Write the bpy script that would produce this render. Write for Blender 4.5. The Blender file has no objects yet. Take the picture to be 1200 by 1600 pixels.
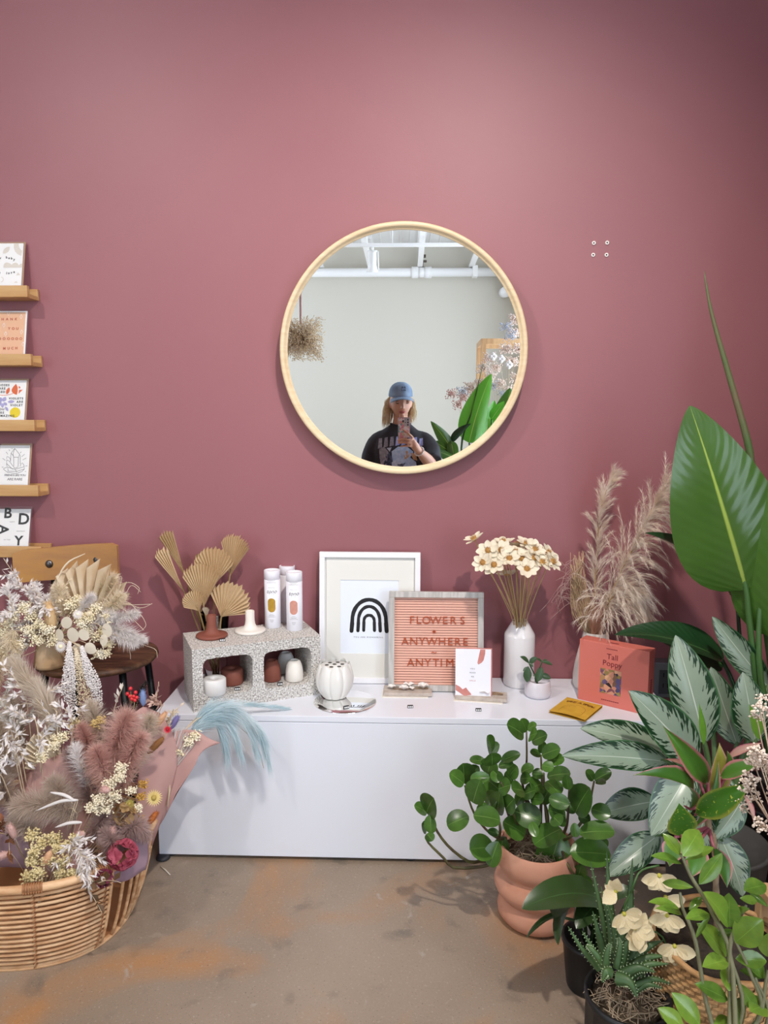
import bpy, bmesh, math, random
from mathutils import Vector, Matrix, noise
random.seed(11)
S = bpy.context.scene
COL = S.collection
PI = math.pi
V = Vector

# ---------------------------------------------------------------- camera
CAM_D, CAM_H, FPX = 2.4, 1.30, 1150.0          # metres from the wall, lens height, focal length in 1200x1600 pixels
_n = V((35.0, 140.0, FPX)).normalized()         # where the wall's normal falls in the picture
_psi = math.asin(_n.x); _pit = math.acos(_n.z / math.cos(_psi)); _rol = math.radians(0.15)
_R = V((math.cos(_psi), math.sin(_psi), 0))
_F = V((-math.sin(_psi) * math.cos(_pit), math.cos(_psi) * math.cos(_pit), -math.sin(_pit)))
_U = _R.cross(_F)
_R, _U = _R * math.cos(_rol) + _U * math.sin(_rol), _U * math.cos(_rol) - _R * math.sin(_rol)
CAM = V((0, -CAM_D, CAM_H))
cd = bpy.data.cameras.new('camera'); cam = bpy.data.objects.new('camera', cd); COL.objects.link(cam)
cd.sensor_fit = 'HORIZONTAL'; cd.sensor_width = 36.0; cd.lens = 36.0 * FPX / 1200.0
cd.clip_start = 0.005; cd.clip_end = 60
cam.matrix_world = Matrix(((_R.x, _U.x, -_F.x, CAM.x), (_R.y, _U.y, -_F.y, CAM.y), (_R.z, _U.z, -_F.z, CAM.z), (0, 0, 0, 1)))
S.camera = cam
def ray(px, py): return _R * ((px - 600) / FPX) + _U * ((800 - py) / FPX) + _F
def PY(px, py, y):
    r = ray(px, py); return CAM + r * ((y - CAM.y) / r.y)
def PZ(px, py, z):
    r = ray(px, py); return CAM + r * ((z - CAM.z) / r.z)
YM = -0.048                                     # plane of the mirror glass
def MP(px, py, y):                              # a point seen in the mirror, at real depth y
    p = PY(px, py, 2 * YM - y); return V((p.x, y, p.z))

# ---------------------------------------------------------------- world, daylight, exposure
S.view_settings.view_transform = 'Standard'; S.view_settings.look = 'None'
S.view_settings.gamma = 1.0; S.view_settings.use_curve_mapping = False
S.view_settings.exposure = 0.0
RX0, RX1, RY1, RZ = -3.3, 1.42, -7.0, 3.45     # room: left, right, far end, ceiling
W1 = (-2.1, -6.0, 0.25, 3.1)                   # window in the right wall: y from, y to, z from, z to
W2 = (-4.2, -6.7, 0.6, 3.1)                    # window in the left wall
w = bpy.data.worlds.new('sky'); S.world = w; w.use_nodes = True
bgn = w.node_tree.nodes['Background']; bgn.inputs[0].default_value = (0.74, 0.85, 1.0, 1); bgn.inputs[1].default_value = 7.0
def portal(name, x, wy, rot):
    l = bpy.data.lights.new(name, 'AREA'); l.shape = 'RECTANGLE'
    l.size = wy[3] - wy[2]; l.size_y = wy[0] - wy[1]
    o = bpy.data.objects.new(name, l); COL.objects.link(o)
    o.location = (x, (wy[0] + wy[1]) / 2, (wy[2] + wy[3]) / 2); o.rotation_euler = (0, rot, 0)
    l.cycles.is_portal = True
    return o
portal('daylight_right', RX1 + 0.16, W1, PI / 2)
portal('daylight_left', RX0 - 0.16, W2, -PI / 2)

# ---------------------------------------------------------------- helpers
def lin(h):
    if isinstance(h, (tuple, list)): return tuple(h) + ((1,) if len(h) == 3 else ())
    h = h.lstrip('#'); c = [int(h[i:i + 2], 16) / 255 for i in (0, 2, 4)]
    return tuple((x / 12.92 if x <= 0.04045 else ((x + 0.055) / 1.055) ** 2.4) for x in c) + (1,)
MATS = {}
def mat(name, col, rough=0.6, col2=None, nscale=8.0, bump=0.0, bscale=60.0, metal=0.0, coat=0.0, trans=0.0, stretch=None, ramp=(0.35, 0.65), spec=0.5, detail=4.0, sheen=0.0):
    if name in MATS: return MATS[name]
    m = bpy.data.materials.new(name); m.use_nodes = True; MATS[name] = m
    nt = m.node_tree; N = nt.nodes; L = nt.links; b = N['Principled BSDF']
    b.inputs['Base Color'].default_value = lin(col); b.inputs['Roughness'].default_value = rough
    b.inputs['Metallic'].default_value = metal; b.inputs['Coat Weight'].default_value = coat
    b.inputs['Specular IOR Level'].default_value = spec
    b.inputs['Sheen Weight'].default_value = sheen
    src = None
    if col2 or bump:
        tc = N.new('ShaderNodeTexCoord'); mp = N.new('ShaderNodeMapping'); L.new(tc.outputs['Object'], mp.inputs[0])
        if stretch: mp.inputs['Scale'].default_value = stretch
    if col2:
        nz = N.new('ShaderNodeTexNoise'); nz.inputs['Scale'].default_value = nscale; nz.inputs['Detail'].default_value = detail
        L.new(mp.outputs[0], nz.inputs['Vector'])
        rp = N.new('ShaderNodeValToRGB'); L.new(nz.outputs['Fac'], rp.inputs[0])
        rp.color_ramp.elements[0].position, rp.color_ramp.elements[1].position = ramp
        rp.color_ramp.elements[0].color = lin(col); rp.color_ramp.elements[1].color = lin(col2)
        L.new(rp.outputs[0], b.inputs['Base Color']); src = rp.outputs[0]
    if bump:
        nb = N.new('ShaderNodeTexNoise'); nb.inputs['Scale'].default_value = bscale; nb.inputs['Detail'].default_value = 5
        L.new(mp.outputs[0], nb.inputs['Vector'])
        bp = N.new('ShaderNodeBump'); bp.inputs['Strength'].default_value = bump; bp.inputs['Distance'].default_value = 0.01
        L.new(nb.outputs['Fac'], bp.inputs['Height']); L.new(bp.outputs[0], b.inputs['Normal'])
    if trans:
        out = N['Material Output']; tr = N.new('ShaderNodeBsdfTranslucent'); mx = N.new('ShaderNodeMixShader'); mx.inputs[0].default_value = trans
        if src: L.new(src, tr.inputs[0])
        else: tr.inputs[0].default_value = lin(col)
        L.new(b.outputs[0], mx.inputs[1]); L.new(tr.outputs[0], mx.inputs[2]); L.new(mx.outputs[0], out.inputs[0])
    return m

class MB:
    def __init__(s): s.v = []; s.f = []; s.uv = {}
    def add(s, vs, fs, mtx=None, uvs=None):
        o = len(s.v)
        s.v += [tuple(mtx @ V(p)) if mtx else tuple(p) for p in vs]
        s.f += [tuple(i + o for i in f) for f in fs]
        if uvs:
            for i, u in enumerate(uvs): s.uv[o + i] = u
        return s
    def box(s, a, b, mtx=None, bev=0.0):
        x0, y0, z0 = a; x1, y1, z1 = b
        if bev <= 0:
            vs = [(x, y, z) for z in (z0, z1) for y in (y0, y1) for x in (x0, x1)]
            return s.add(vs, [(0, 2, 3, 1), (4, 5, 7, 6), (0, 1, 5, 4), (2, 6, 7, 3), (0, 4, 6, 2), (1, 3, 7, 5)], mtx)
        bm = bmesh.new(); bmesh.ops.create_cube(bm, size=1)
        bmesh.ops.scale(bm, vec=(x1 - x0, y1 - y0, z1 - z0), verts=bm.verts)
        bmesh.ops.translate(bm, vec=((x0 + x1) / 2, (y0 + y1) / 2, (z0 + z1) / 2), verts=bm.verts)
        bmesh.ops.bevel(bm, geom=bm.edges[:], offset=bev, segments=2, profile=0.5, affect='EDGES')
        bm.verts.index_update()
        s.add([v.co[:] for v in bm.verts], [[v.index for v in f.verts] for f in bm.faces], mtx); bm.free(); return s
    def tube(s, pts, r, n=6, cap=True, mtx=None):
        pts = [V(p) for p in pts]; k = len(pts); rs = r if isinstance(r, (list, tuple)) else [r] * k
        vs = []; fs = []; t = (pts[1] - pts[0]).normalized()
        a = t.orthogonal().normalized()
        for i, p in enumerate(pts):
            t2 = (pts[min(i + 1, k - 1)] - pts[max(i - 1, 0)]).normalized()
            a = (a - t2 * a.dot(t2)); a = a.normalized() if a.length > 1e-6 else t2.orthogonal().normalized()
            b = t2.cross(a)
            for j in range(n):
                q = 2 * PI * j / n; vs.append(p + (a * math.cos(q) + b * math.sin(q)) * rs[i])
        for i in range(k - 1):
            for j in range(n):
                fs.append((i * n + j, i * n + (j + 1) % n, (i + 1) * n + (j + 1) % n, (i + 1) * n + j))
        if cap: fs.append(tuple(range(n))[::-1]); fs.append(tuple((k - 1) * n + j for j in range(n)))
        return s.add(vs, fs, mtx)
    def lathe(s, prof, n=32, mtx=None, rfun=None, close=False):
        vs = []; fs = []; k = len(prof)
        for i, (r, z) in enumerate(prof):
            for j in range(n):
                q = 2 * PI * j / n; rr = r * (rfun(q, z) if rfun else 1)
                vs.append((rr * math.cos(q), rr * math.sin(q), z))
        for i in range(k - 1):
            for j in range(n): fs.append((i * n + j, i * n + (j + 1) % n, (i + 1) * n + (j + 1) % n, (i + 1) * n + j))
        if close:
            for j in range(n): fs.append(((k - 1) * n + j, (k - 1) * n + (j + 1) % n, (j + 1) % n, j))
        else:
            if prof[0][0] > 1e-6: fs.append(tuple(range(n))[::-1])
            if prof[-1][0] > 1e-6: fs.append(tuple((k - 1) * n + j for j in range(n)))
        return s.add(vs, fs, mtx)
    def ball(s, c, r, mtx=None, n=8, m=5):
        c = V(c); rx, ry, rz = r if isinstance(r, (tuple, list)) else (r, r, r)
        vs = [(0, 0, rz)]; fs = []
        for i in range(1, m):
            t = PI * i / m
            for j in range(n):
                q = 2 * PI * j / n; vs.append((rx * math.sin(t) * math.cos(q), ry * math.sin(t) * math.sin(q), rz * math.cos(t)))
        vs.append((0, 0, -rz)); e = len(vs) - 1
        for j in range(n):
            fs.append((0, 1 + j, 1 + (j + 1) % n)); fs.append((e, e - n + (j + 1) % n, e - n + j))
        for i in range(m - 2):
            for j in range(n): fs.append((1 + i * n + j, 1 + (i + 1) * n + j, 1 + (i + 1) * n + (j + 1) % n, 1 + i * n + (j + 1) % n))
        M = Matrix.Translation(c)
        return s.add(vs, fs, (mtx @ M) if mtx else M)
    def octa(s, c, r):
        x, y, z = c
        return s.add([(x + r, y, z), (x, y + r, z), (x - r, y, z), (x, y - r, z), (x, y, z + r), (x, y, z - r)],
                     [(0, 1, 4), (1, 2, 4), (2, 3, 4), (3, 0, 4), (1, 0, 5), (2, 1, 5), (3, 2, 5), (0, 3, 5)])
    def blade(s, p, d, L, w, droop=0.0, up=V((0, 0, 1)), k=3, side=None):
        # a tapering hair-like strip that bends under its weight
        d = V(d).normalized(); sd = side or d.cross(V((random.uniform(-1, 1), random.uniform(-1, 1), random.uniform(-1, 1))))
        sd = sd.normalized() if sd.length > 1e-6 else d.orthogonal()
        q = V(p); vs = []; fs = []
        for i in range(k + 1):
            ww = w * (1 - i / k) * 0.5
            if i < k: vs += [q + sd * ww, q - sd * ww]
            else: vs.append(q.copy())
            q = q + d * (L / k); d = (d + V((0, 0, -droop / k))).normalized()
        for i in range(k - 1): fs.append((2 * i, 2 * i + 1, 2 * i + 3, 2 * i + 2))
        fs.append((2 * k - 2, 2 * k - 1, 2 * k))
        return s.add(vs, fs)
    def poly(s, pts, mtx=None): return s.add(pts, [tuple(range(len(pts)))], mtx)
    def strip(s, pts, w, mtx=None, z=0.0):
        # flat stroke in the XZ plane (facing -Y); w: width or list
        k = len(pts); vs = []; fs = []
        for i, p in enumerate(pts):
            a = pts[max(i - 1, 0)]; b = pts[min(i + 1, k - 1)]
            dx, dz = b[0] - a[0], b[1] - a[1]; l = math.hypot(dx, dz) or 1
            ww = (w[i] if isinstance(w, (list, tuple)) else w) / 2
            vs += [(p[0] - dz / l * ww, z, p[1] + dx / l * ww), (p[0] + dz / l * ww, z, p[1] - dx / l * ww)]
        for i in range(k - 1): fs.append((2 * i, 2 * i + 1, 2 * i + 3, 2 * i + 2))
        return s.add(vs, fs, mtx)
    def mesh(s, name, m, smooth=True):
        me = bpy.data.meshes.new(name); me.from_pydata([tuple(p) for p in s.v], [], s.f)
        if s.uv:
            ul = me.uv_layers.new(name='UVMap')
            for lp in me.loops: ul.data[lp.index].uv = s.uv.get(lp.vertex_index, (0.5, 0.5))
        if m: me.materials.append(m)
        if smooth: me.shade_smooth()
        me.update(); return me
    def build(s, name, m, parent=None, world=False, smooth=True, loc=None, rotz=0.0, mtx=None):
        o = bpy.data.objects.new(name, s.mesh(name, m, smooth)); link(o, parent, world)
        if mtx is not None: setm(o, mtx)
        elif loc is not None: setm(o, Matrix.Translation(V(loc)) @ Matrix.Rotation(rotz, 4, 'Z'))
        return o
WM = {}
def setm(o, m):
    o.matrix_basis = m; WM[o.name] = m
def link(o, parent=None, world=False):
    COL.objects.link(o)
    if parent:
        o.parent = parent
        if world:
            p = parent; m = WM.get(p.name, Matrix())
            while p.parent: m = p.matrix_parent_inverse @ m; p = p.parent; m = WM.get(p.name, Matrix()) @ m
            o.matrix_parent_inverse = m.inverted()
    return o
def inst(name, me, parent=None, mtx=None, world=False):
    o = bpy.data.objects.new(name, me); link(o, parent, world)
    if mtx is not None: setm(o, mtx)
    return o
def tag(o, label, cat, group=None, kind=None):
    o['label'] = label; o['category'] = cat
    if group: o['group'] = group
    if kind: o['kind'] = kind
    return o
def thing(name, label, cat, loc=(0, 0, 0), rotz=0.0, group=None, mtx=None):
    o = bpy.data.objects.new(name, None); COL.objects.link(o); o.empty_display_size = 0.05
    setm(o, mtx if mtx is not None else Matrix.Translation(V(loc)) @ Matrix.Rotation(rotz, 4, 'Z'))
    return tag(o, label, cat, group)
def struct(name, mb, m, parent=None, smooth=False, label=None):
    o = mb.build(name, m, parent, smooth=smooth)
    o['kind'] = 'structure'
    return o
def frame(y, z, o=(0, 0, 0), s=1.0):
    # matrix whose Y axis is y and whose Z leans to z
    y = V(y).normalized(); x = y.cross(V(z)); x = x.normalized() if x.length > 1e-6 else y.orthogonal().normalized(); z = x.cross(y)
    return Matrix(((x.x * s, y.x * s, z.x * s, o[0]), (x.y * s, y.y * s, z.y * s, o[1]), (x.z * s, y.z * s, z.z * s, o[2]), (0, 0, 0, 1)))
RX90 = Matrix.Rotation(PI / 2, 4, 'X')
def text_mesh(s, size, extrude=0.0002, spacing=1.0, align='CENTER', shear=0.0, offset=0.0, res=3):
    cu = bpy.data.curves.new('t', 'FONT'); cu.body = s; cu.size = size; cu.extrude = extrude; cu.space_character = spacing
    cu.align_x = align; cu.align_y = 'CENTER'; cu.shear = shear; cu.offset = offset; cu.resolution_u = res
    o = bpy.data.objects.new('t', cu); COL.objects.link(o)
    me = bpy.data.meshes.new_from_object(o.evaluated_get(bpy.context.evaluated_depsgraph_get()))
    bpy.data.objects.remove(o); bpy.data.curves.remove(cu); return me
def text(s, size, m, parent, mtx, name='lettering', world=False, **k):
    me = text_mesh(s, size, **k); me.name = name; me.materials.clear(); me.materials.append(m)
    return inst(name, me, parent, mtx, world)
def face_y(x, z, y=0.0): return Matrix.Translation((x, y, z)) @ RX90     # text standing on a face that looks towards -Y
def lerp(a, b, t): return a + (b - a) * t
def bez(pts, n):
    # smooth curve through the points (Catmull-Rom)
    P = [V(p) for p in pts]; P = [P[0] * 2 - P[1]] + P + [P[-1] * 2 - P[-2]]; out = []; seg = len(P) - 3
    for i in range(n + 1):
        u = i / n * seg; k = min(int(u), seg - 1); t = u - k; a, b, c, d = P[k:k + 4]
        out.append(0.5 * ((2 * b) + (c - a) * t + (2 * a - 5 * b + 4 * c - d) * t * t + (3 * b - a - 3 * c + d) * t ** 3))
    return out
def rnd(a, b): return random.uniform(a, b)
def rdir():
    while True:
        p = V((rnd(-1, 1), rnd(-1, 1), rnd(-1, 1)))
        if 0.05 < p.length < 1: return p.normalized()

# ---- leaves
PROF = {'ovate': lambda t: (math.sin(PI * min(1, t ** 0.62)) ** 0.85) if 0 < t < 1 else 0.0,
        'obovate': lambda t: (math.sin(PI * t ** 1.25) ** 0.7) if 0 < t < 1 else 0.0,
        'lance': lambda t: math.sin(PI * t ** 0.85) ** 1.1 if 0 < t < 1 else 0.0,
        'ellip': lambda t: math.sin(PI * t) ** 0.8 if 0 < t < 1 else 0.0,
        'round': lambda t: (max(0, 1 - abs(2 * t ** 1.08 - 1) ** 2.1) ** 0.52) if 0 < t < 1 else 0.0,
        'agla': lambda t: (math.sin(PI * t ** 0.86) ** 0.72) if 0 < t < 1 else 0.0,
        'paddle': lambda t: (math.sin(PI * t ** 0.58) ** 0.72) if 0 < t < 1 else 0.0,
        'strap': lambda t: min(1, 5 * t) * (1 - t ** 4) ** 0.7 if 0 < t < 1 else 0.0}
def leaf_mesh(name, m, W=0.4, prof='ovate', nl=10, nw=4, cup=0.2, droop=0.5, wave=0.0, keel=0.0):
    # unit leaf: base at the origin, tip at (0,1,0), top side +Z
    pf = PROF[prof]; pts = []; p = V((0, 0, 0)); a = droop / 2; h = 1.0 / nl
    spine = [p.copy()]; ts = [(1 - math.cos(PI * i / nl)) / 2 * .75 + i / nl * .25 for i in range(nl + 1)]
    for i in range(nl):
        h = ts[i + 1] - ts[i]; p = p + V((0, math.cos(a), math.sin(a))) * h; a -= droop * h; spine.append(p.copy())
    e = spine[-1]; L = e.length; ang = math.atan2(e.z, e.y); ca, sa = math.cos(-ang), math.sin(-ang)
    mb = MB(); vs = []; fs = []; uv = []
    for i, q in enumerate(spine):
        q = V((0, q.y * ca - q.z * sa, q.y * sa + q.z * ca)) / L; t = ts[i]; wd = W / 2 * max(pf(t), 0.012)
        for j in range(nw + 1):
            u = 2 * j / nw - 1
            vs.append((u * wd, q.y, q.z + cup * abs(u) ** 1.5 * wd - keel * (1 - abs(u)) * wd * 0.3 + wave * W * math.sin(t * 14 + (3 if u > 0 else 0)) * abs(u) ** 2 * pf(t)))
            uv.append((u * 0.5 + 0.5, t))
    n1 = nw + 1
    for i in range(nl):
        for j in range(nw): fs.append((i * n1 + j, i * n1 + j + 1, (i + 1) * n1 + j + 1, (i + 1) * n1 + j))
    mb.add(vs, fs, uvs=uv)
    return mb.mesh(name, m)
def leaf_between(name, me, a, b, parent, nrm=None, ws=1.0, roll=0.0, sc=1.0):
    a, b = V(a), V(b); d = (b - a) * sc
    if nrm is None: nrm = (CAM - a).normalized() * 0.7 + V((0, 0, 0.6))
    M = frame(d, nrm, a, d.length)
    if ws != 1.0: M = M @ Matrix.Diagonal((ws, 1, 1, 1))
    if roll: M = M @ Matrix.Rotation(roll, 4, 'Y')
    return inst(name, me, parent, M, world=True)

# ---- feathery plume: fine strips along a spine
def plume(mb, spine, count, L, w, droop=0.6, spread=0.9, fwd=0.7, k=3, t0=0.12, taper=True, bias=None, jitter=0.5):
    sp = bez(spine, 24)
    for i in range(count):
        t = lerp(t0, 1.0, random.random() ** 0.9); x = t * 24; k0 = min(int(x), 23); p = sp[k0].lerp(sp[k0 + 1], x - k0)
        tg = (sp[min(k0 + 1, 24)] - sp[max(k0 - 1, 0)]).normalized()
        r = rdir(); r = (r - tg * r.dot(tg)).normalized()
        if bias is not None: r = (r + bias).normalized()
        d = tg * fwd + r * spread * rnd(0.5, 1.1) + rdir() * jitter
        s_ = math.sin(PI * min(1, 0.12 + t * 0.88)) ** 0.6 if taper else 1.0
        mb.blade(p, d, L * (0.35 + 0.65 * s_) * rnd(0.6, 1.1), w, droop * rnd(0.6, 1.4), k=k)
    return mb

def locks(mb, spine, nb, BL, nh, hl, w, droop=1.0, spread=.5, fwd=.8, t0=.1, bias=None, up=None):
    # pampas: drooping branchlets, each a lock of fine hairs
    sp = bez(spine, 24)
    for i in range(nb):
        t = lerp(t0, .97, (i + random.random()) / nb); x = t * 24; k0 = min(int(x), 23); p = sp[k0].lerp(sp[k0 + 1], x - k0)
        tg = (sp[min(k0 + 1, 24)] - sp[max(k0 - 1, 0)]).normalized(); r = rdir(); r = (r - tg * r.dot(tg)).normalized()
        if bias is not None: r = (r + bias).normalized()
        d = (tg * fwd + r * spread).normalized(); L = BL * (1.0 - .55 * t) * rnd(.7, 1.15); n = 9; q = p.copy(); pts = [q.copy()]; ds = [d.copy()]
        for j in range(n): q = q + d * (L / n); d = (d + V((0, 0, -droop / n * rnd(.7, 1.3)))).normalized(); pts.append(q.copy()); ds.append(d.copy())
        mb.tube(pts, [w * .5] * n + [w * .2], 3, cap=False)
        for j in range(nh):
            y = rnd(0, n); a = min(int(y), n - 1); c = pts[a].lerp(pts[a + 1], y - a); mb.blade(c, ds[a] + rdir() * .42 + V((0, 0, -.05)), hl * rnd(.5, 1.2) * (1 - .4 * y / n), w * rnd(.7, 1.2), droop * .35, k=2)
    for j in range(nb * 4):
        t = rnd(.6, 1); x = t * 24; k0 = min(int(x), 23); p = sp[k0].lerp(sp[k0 + 1], x - k0); tg = (sp[min(k0 + 1, 24)] - sp[max(k0 - 1, 0)]).normalized()
        mb.blade(p, tg + rdir() * .45, hl * rnd(.6, 1.4), w, droop * .3, k=3)
    return mb

# ================================================================ the room
m_pink = mat('pink_wall_paint', '#945d63', 0.5, col2='#976066', nscale=1.6, bump=0.03, bscale=220)
m_grey = mat('grey_wall_paint', '#cfcabd', 0.7, bump=0.03, bscale=200)
m_white = mat('white_ceiling_paint', '#ecebe8', 0.7)
def concrete_floor():
    m = bpy.data.materials.new('stained_concrete'); m.use_nodes = True; nt = m.node_tree; N = nt.nodes; L = nt.links; b = N['Principled BSDF']
    tc = N.new('ShaderNodeTexCoord')
    def nz(scale, det, lo, hi, dist=0.0, off=0.0):
        mp = N.new('ShaderNodeMapping'); mp.inputs['Location'].default_value = (off, off * 0.7, 0); L.new(tc.outputs['Object'], mp.inputs[0])
        n = N.new('ShaderNodeTexNoise'); n.inputs['Scale'].default_value = scale; n.inputs['Detail'].default_value = det; n.inputs['Distortion'].default_value = dist
        L.new(mp.outputs[0], n.inputs['Vector']); r = N.new('ShaderNodeMapRange'); r.inputs[1].default_value = lo; r.inputs[2].default_value = hi; r.clamp = True
        L.new(n.outputs['Fac'], r.inputs[0]); return r.outputs[0]
    def mix(f, a, c):
        x = N.new('ShaderNodeMix'); x.data_type = 'RGBA'; L.new(f, x.inputs[0])
        if isinstance(a, str): x.inputs[6].default_value = lin(a)
        else: L.new(a, x.inputs[6])
        if isinstance(c, str): x.inputs[7].default_value = lin(c)
        else: L.new(c, x.inputs[7])
        return x.outputs[2]
    c = mix(nz(1.7, 6, .3, .7), '#9c8b7a', '#857463')
    c = mix(nz(2.6, 9, .50, .72, 0.5, 6.4), c, '#ad7c4e')
    c = mix(nz(9.0, 8, .58, .75, 0.3, 7.7), c, '#6e655b')
    c = mix(nz(160, 3, .6, .8, 0, 1.3), c, '#b1a492')
    c = mix(nz(220, 3, .62, .8, 0, 5.3), c, '#4d443c')
    c = mix(nz(14.0, 8, .68, .75, 0.8, 12.2), c, '#a79d92')
    L.new(c, b.inputs['Base Color']); b.inputs['Roughness'].default_value = 0.5
    n = N.new('ShaderNodeTexNoise'); n.inputs['Scale'].default_value = 180; n.inputs['Detail'].default_value = 4; L.new(tc.outputs['Object'], n.inputs['Vector'])
    bp = N.new('ShaderNodeBump'); bp.inputs['Strength'].default_value = 0.15; bp.inputs['Distance'].default_value = 0.004; L.new(n.outputs['Fac'], bp.inputs['Height']); L.new(bp.outputs[0], b.inputs['Normal'])
    return m
struct('floor', MB().box((RX0 - .2, RY1 - .2, -.1), (RX1 + .2, .2, 0)), concrete_floor())
struct('wall_front', MB().box((RX0 - .2, 0, 0), (RX1 + .2, .2, RZ)), m_pink)
struct('wall_back', MB().box((RX0 - .2, RY1 - .2, 0), (RX1 + .2, RY1, RZ)), m_grey)
ce = struct('ceiling', MB().box((RX0 - .2, RY1 - .2, RZ), (RX1 + .2, .2, RZ + .1)), m_white)
def holed_wall(name, x0, x1, w):
    y0, y1, z0, z1 = w; b = MB()
    b.box((x0, RY1, 0), (x1, y1, RZ)); b.box((x0, y0, 0), (x1, 0, RZ)); b.box((x0, y1, 0), (x1, y0, z0)); b.box((x0, y1, z1), (x1, y0, RZ))
    return struct(name, b, m_grey)
wr = holed_wall('wall_right', RX1, RX1 + .2, W1); MB().box((RX1 - .012, W1[0], 0), (RX1, 0, RZ)).build('bounce_cut_lining', m_pink, wr, smooth=False); holed_wall('wall_left', RX0 - .2, RX0, W2)  # added pink lining cuts the right wall's bounce onto the pink wall
gm = bpy.data.materials.new('window_glass'); gm.use_nodes = True; nt = gm.node_tree; nt.nodes.remove(nt.nodes['Principled BSDF'])
_t = nt.nodes.new('ShaderNodeBsdfTransparent'); _g = nt.nodes.new('ShaderNodeBsdfGlossy'); _g.inputs['Roughness'].default_value = 0.0; _m = nt.nodes.new('ShaderNodeMixShader'); _m.inputs[0].default_value = 0.05
nt.links.new(_t.outputs[0], _m.inputs[1]); nt.links.new(_g.outputs[0], _m.inputs[2]); nt.links.new(_m.outputs[0], nt.nodes['Material Output'].inputs[0])
m_alu = mat('dark_window_frame', '#3a3c3e', 0.4, metal=0.6)
def window(name, xc, w, n):
    y0, y1, z0, z1 = w; b = MB(); t = .03
    for i in range(n + 1):
        y = lerp(y0, y1, i / n); y = min(max(y, y1 + t), y0 - t); b.box((xc - .03, y - t, z0), (xc + .03, y + t, z1))
    for z in (z0 + t, z1 - .5, z1 - t): b.box((xc - .03, y1, z - t), (xc + .03, y0, z + t))
    f = struct(name, b, m_alu)
    for i in range(n): o = MB().box((xc - .003, lerp(y0, y1, (i + 1) / n), z0), (xc + .003, lerp(y0, y1, i / n), z1)).build('pane', gm, f, smooth=False)
window('window_1', RX1 + .1, W1, 3); window('window_2', RX0 - .1, W2, 3)

# ---- what the ceiling carries (seen in the mirror)
m_wp = mat('white_metal_paint', '#f1f0ee', 0.45)
for i, x in enumerate((-1.05, -0.45, 0.15, 0.77)):
    t = thing('ceiling_joist', ['white open web ceiling joist far left of the mirror view', 'white open web ceiling joist beside the track spotlight', 'white open web ceiling joist above the pipe coupling', 'white open web ceiling joist at right end of the spotlight track'][i], 'joist', (x, 0, RZ), group='white joists under the ceiling')
    MB().box((-.035, RY1 + .02, -.035), (.035, -.02, 0)).build('top_chord', m_wp, t, smooth=False)
    MB().box((-.03, RY1 + .02, -.29), (.03, -.02, -.26)).build('bottom_chord', m_wp, t, smooth=False)
    me = MB().tube([(0, -.18, -.27), (0, .18, -.02)], .012, 6).mesh('web', m_wp); me2 = MB().tube([(0, .18, -.27), (0, -.18, -.02)], .012, 6).mesh('web', m_wp)
    for k in range(17): inst('web', me if k % 2 else me2, t, Matrix.Translation((0, -.35 - k * .38, 0)))
dk = MB()
for i in range(40): dk.box((RX0 + .05 + i * .117, RY1 + .01, RZ - .012), (RX0 + .05 + i * .117 + .012, -.01, RZ + .001))
dk.build('deck_rib', m_wp, ce, smooth=False)
pz = MP(640, 425, RY1 + .15).z
t = thing('ceiling_pipe', 'long white pipe running along the top of the grey wall', 'pipe', (0, RY1 + .12, pz))
MB().tube([(RX0 + .02, 0, 0), (RX1 - .02, 0, 0)], .052, 16).build('pipe_run', m_wp, t)
cx = MP(660, 425, RY1 + .12).x
c = MB(); c.tube([(cx - .13, 0, 0), (cx - .05, 0, 0)], .068, 16); c.tube([(cx + .03, 0, 0), (cx + .11, 0, 0)], .068, 16); c.tube([(cx - .05, 0, 0), (cx + .03, 0, 0)], .06, 16)
c.build('coupling', m_wp, t)
MB().tube([(cx, 0, .05), (cx, 0, .19)], .012, 8).tube([(cx - .05, 0, .13), (cx + .05, 0, .13)], .014, 8).tube([(cx - .04, 0, .19), (cx + .04, 0, .19)], .02, 8).build('valve', mat('bronze_valve', '#5d5147', .5, metal=.5), t)
hx = MP(742, 420, RY1 + .12).x
MB().tube([(hx, 0, .05), (hx, 0, RZ - pz)], .008, 6).box((hx - .03, -.06, -.06), (hx + .03, .06, .07)).build('hanger', m_wp, t, smooth=False)
vp = MP(792, 455, RY1 + .3)
t = MB().tube([(0, .12, 0), (.0, -.17, .03)], .065, 16).build('vent_pipe', m_wp, loc=(min(vp.x, RX1 - .1), RY1 + .18, vp.z)); tag(t, 'short white round vent stub on the grey wall, right of the pipe', 'vent')
tp = MP(610, 383, -5.4)
t = thing('track_light', 'white track rail with one barrel spotlight hung under the joists', 'track light', (0, -5.4, tp.z))
x0, x1 = MP(480, 383, -5.4).x, MP(747, 383, -5.4).x
MB().box((x0, -.02, -.015), (x1, .02, .015)).build('rail', m_wp, t, smooth=False)
for x in (x0 + .15, (x0 + x1) / 2, x1 - .05): MB().tube([(x, 0, 0), (x, 0, RZ - tp.z)], .006, 6).build('drop_rod', m_wp, t)
sx = MP(582, 400, -5.4).x
MB().tube([(sx, 0, -.02), (sx, 0, -.06)], .015, 8).tube([(sx - .05, 0, -.06), (sx + .05, 0, -.06)], .01, 8).tube([(sx + .055, 0, -.06), (sx + .06, 0, -.24)], .008, 6).build('yoke', m_wp, t)
MB().lathe([(.03, .09), (.04, .08), (.042, -.05), (.062, -.11), (.055, -.11), (.036, -.05), (0, -.04)], 20, Matrix.Translation((sx, 0, -.15)) @ Matrix.Rotation(-.25, 4, 'X')).build('barrel', m_wp, t)

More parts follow.
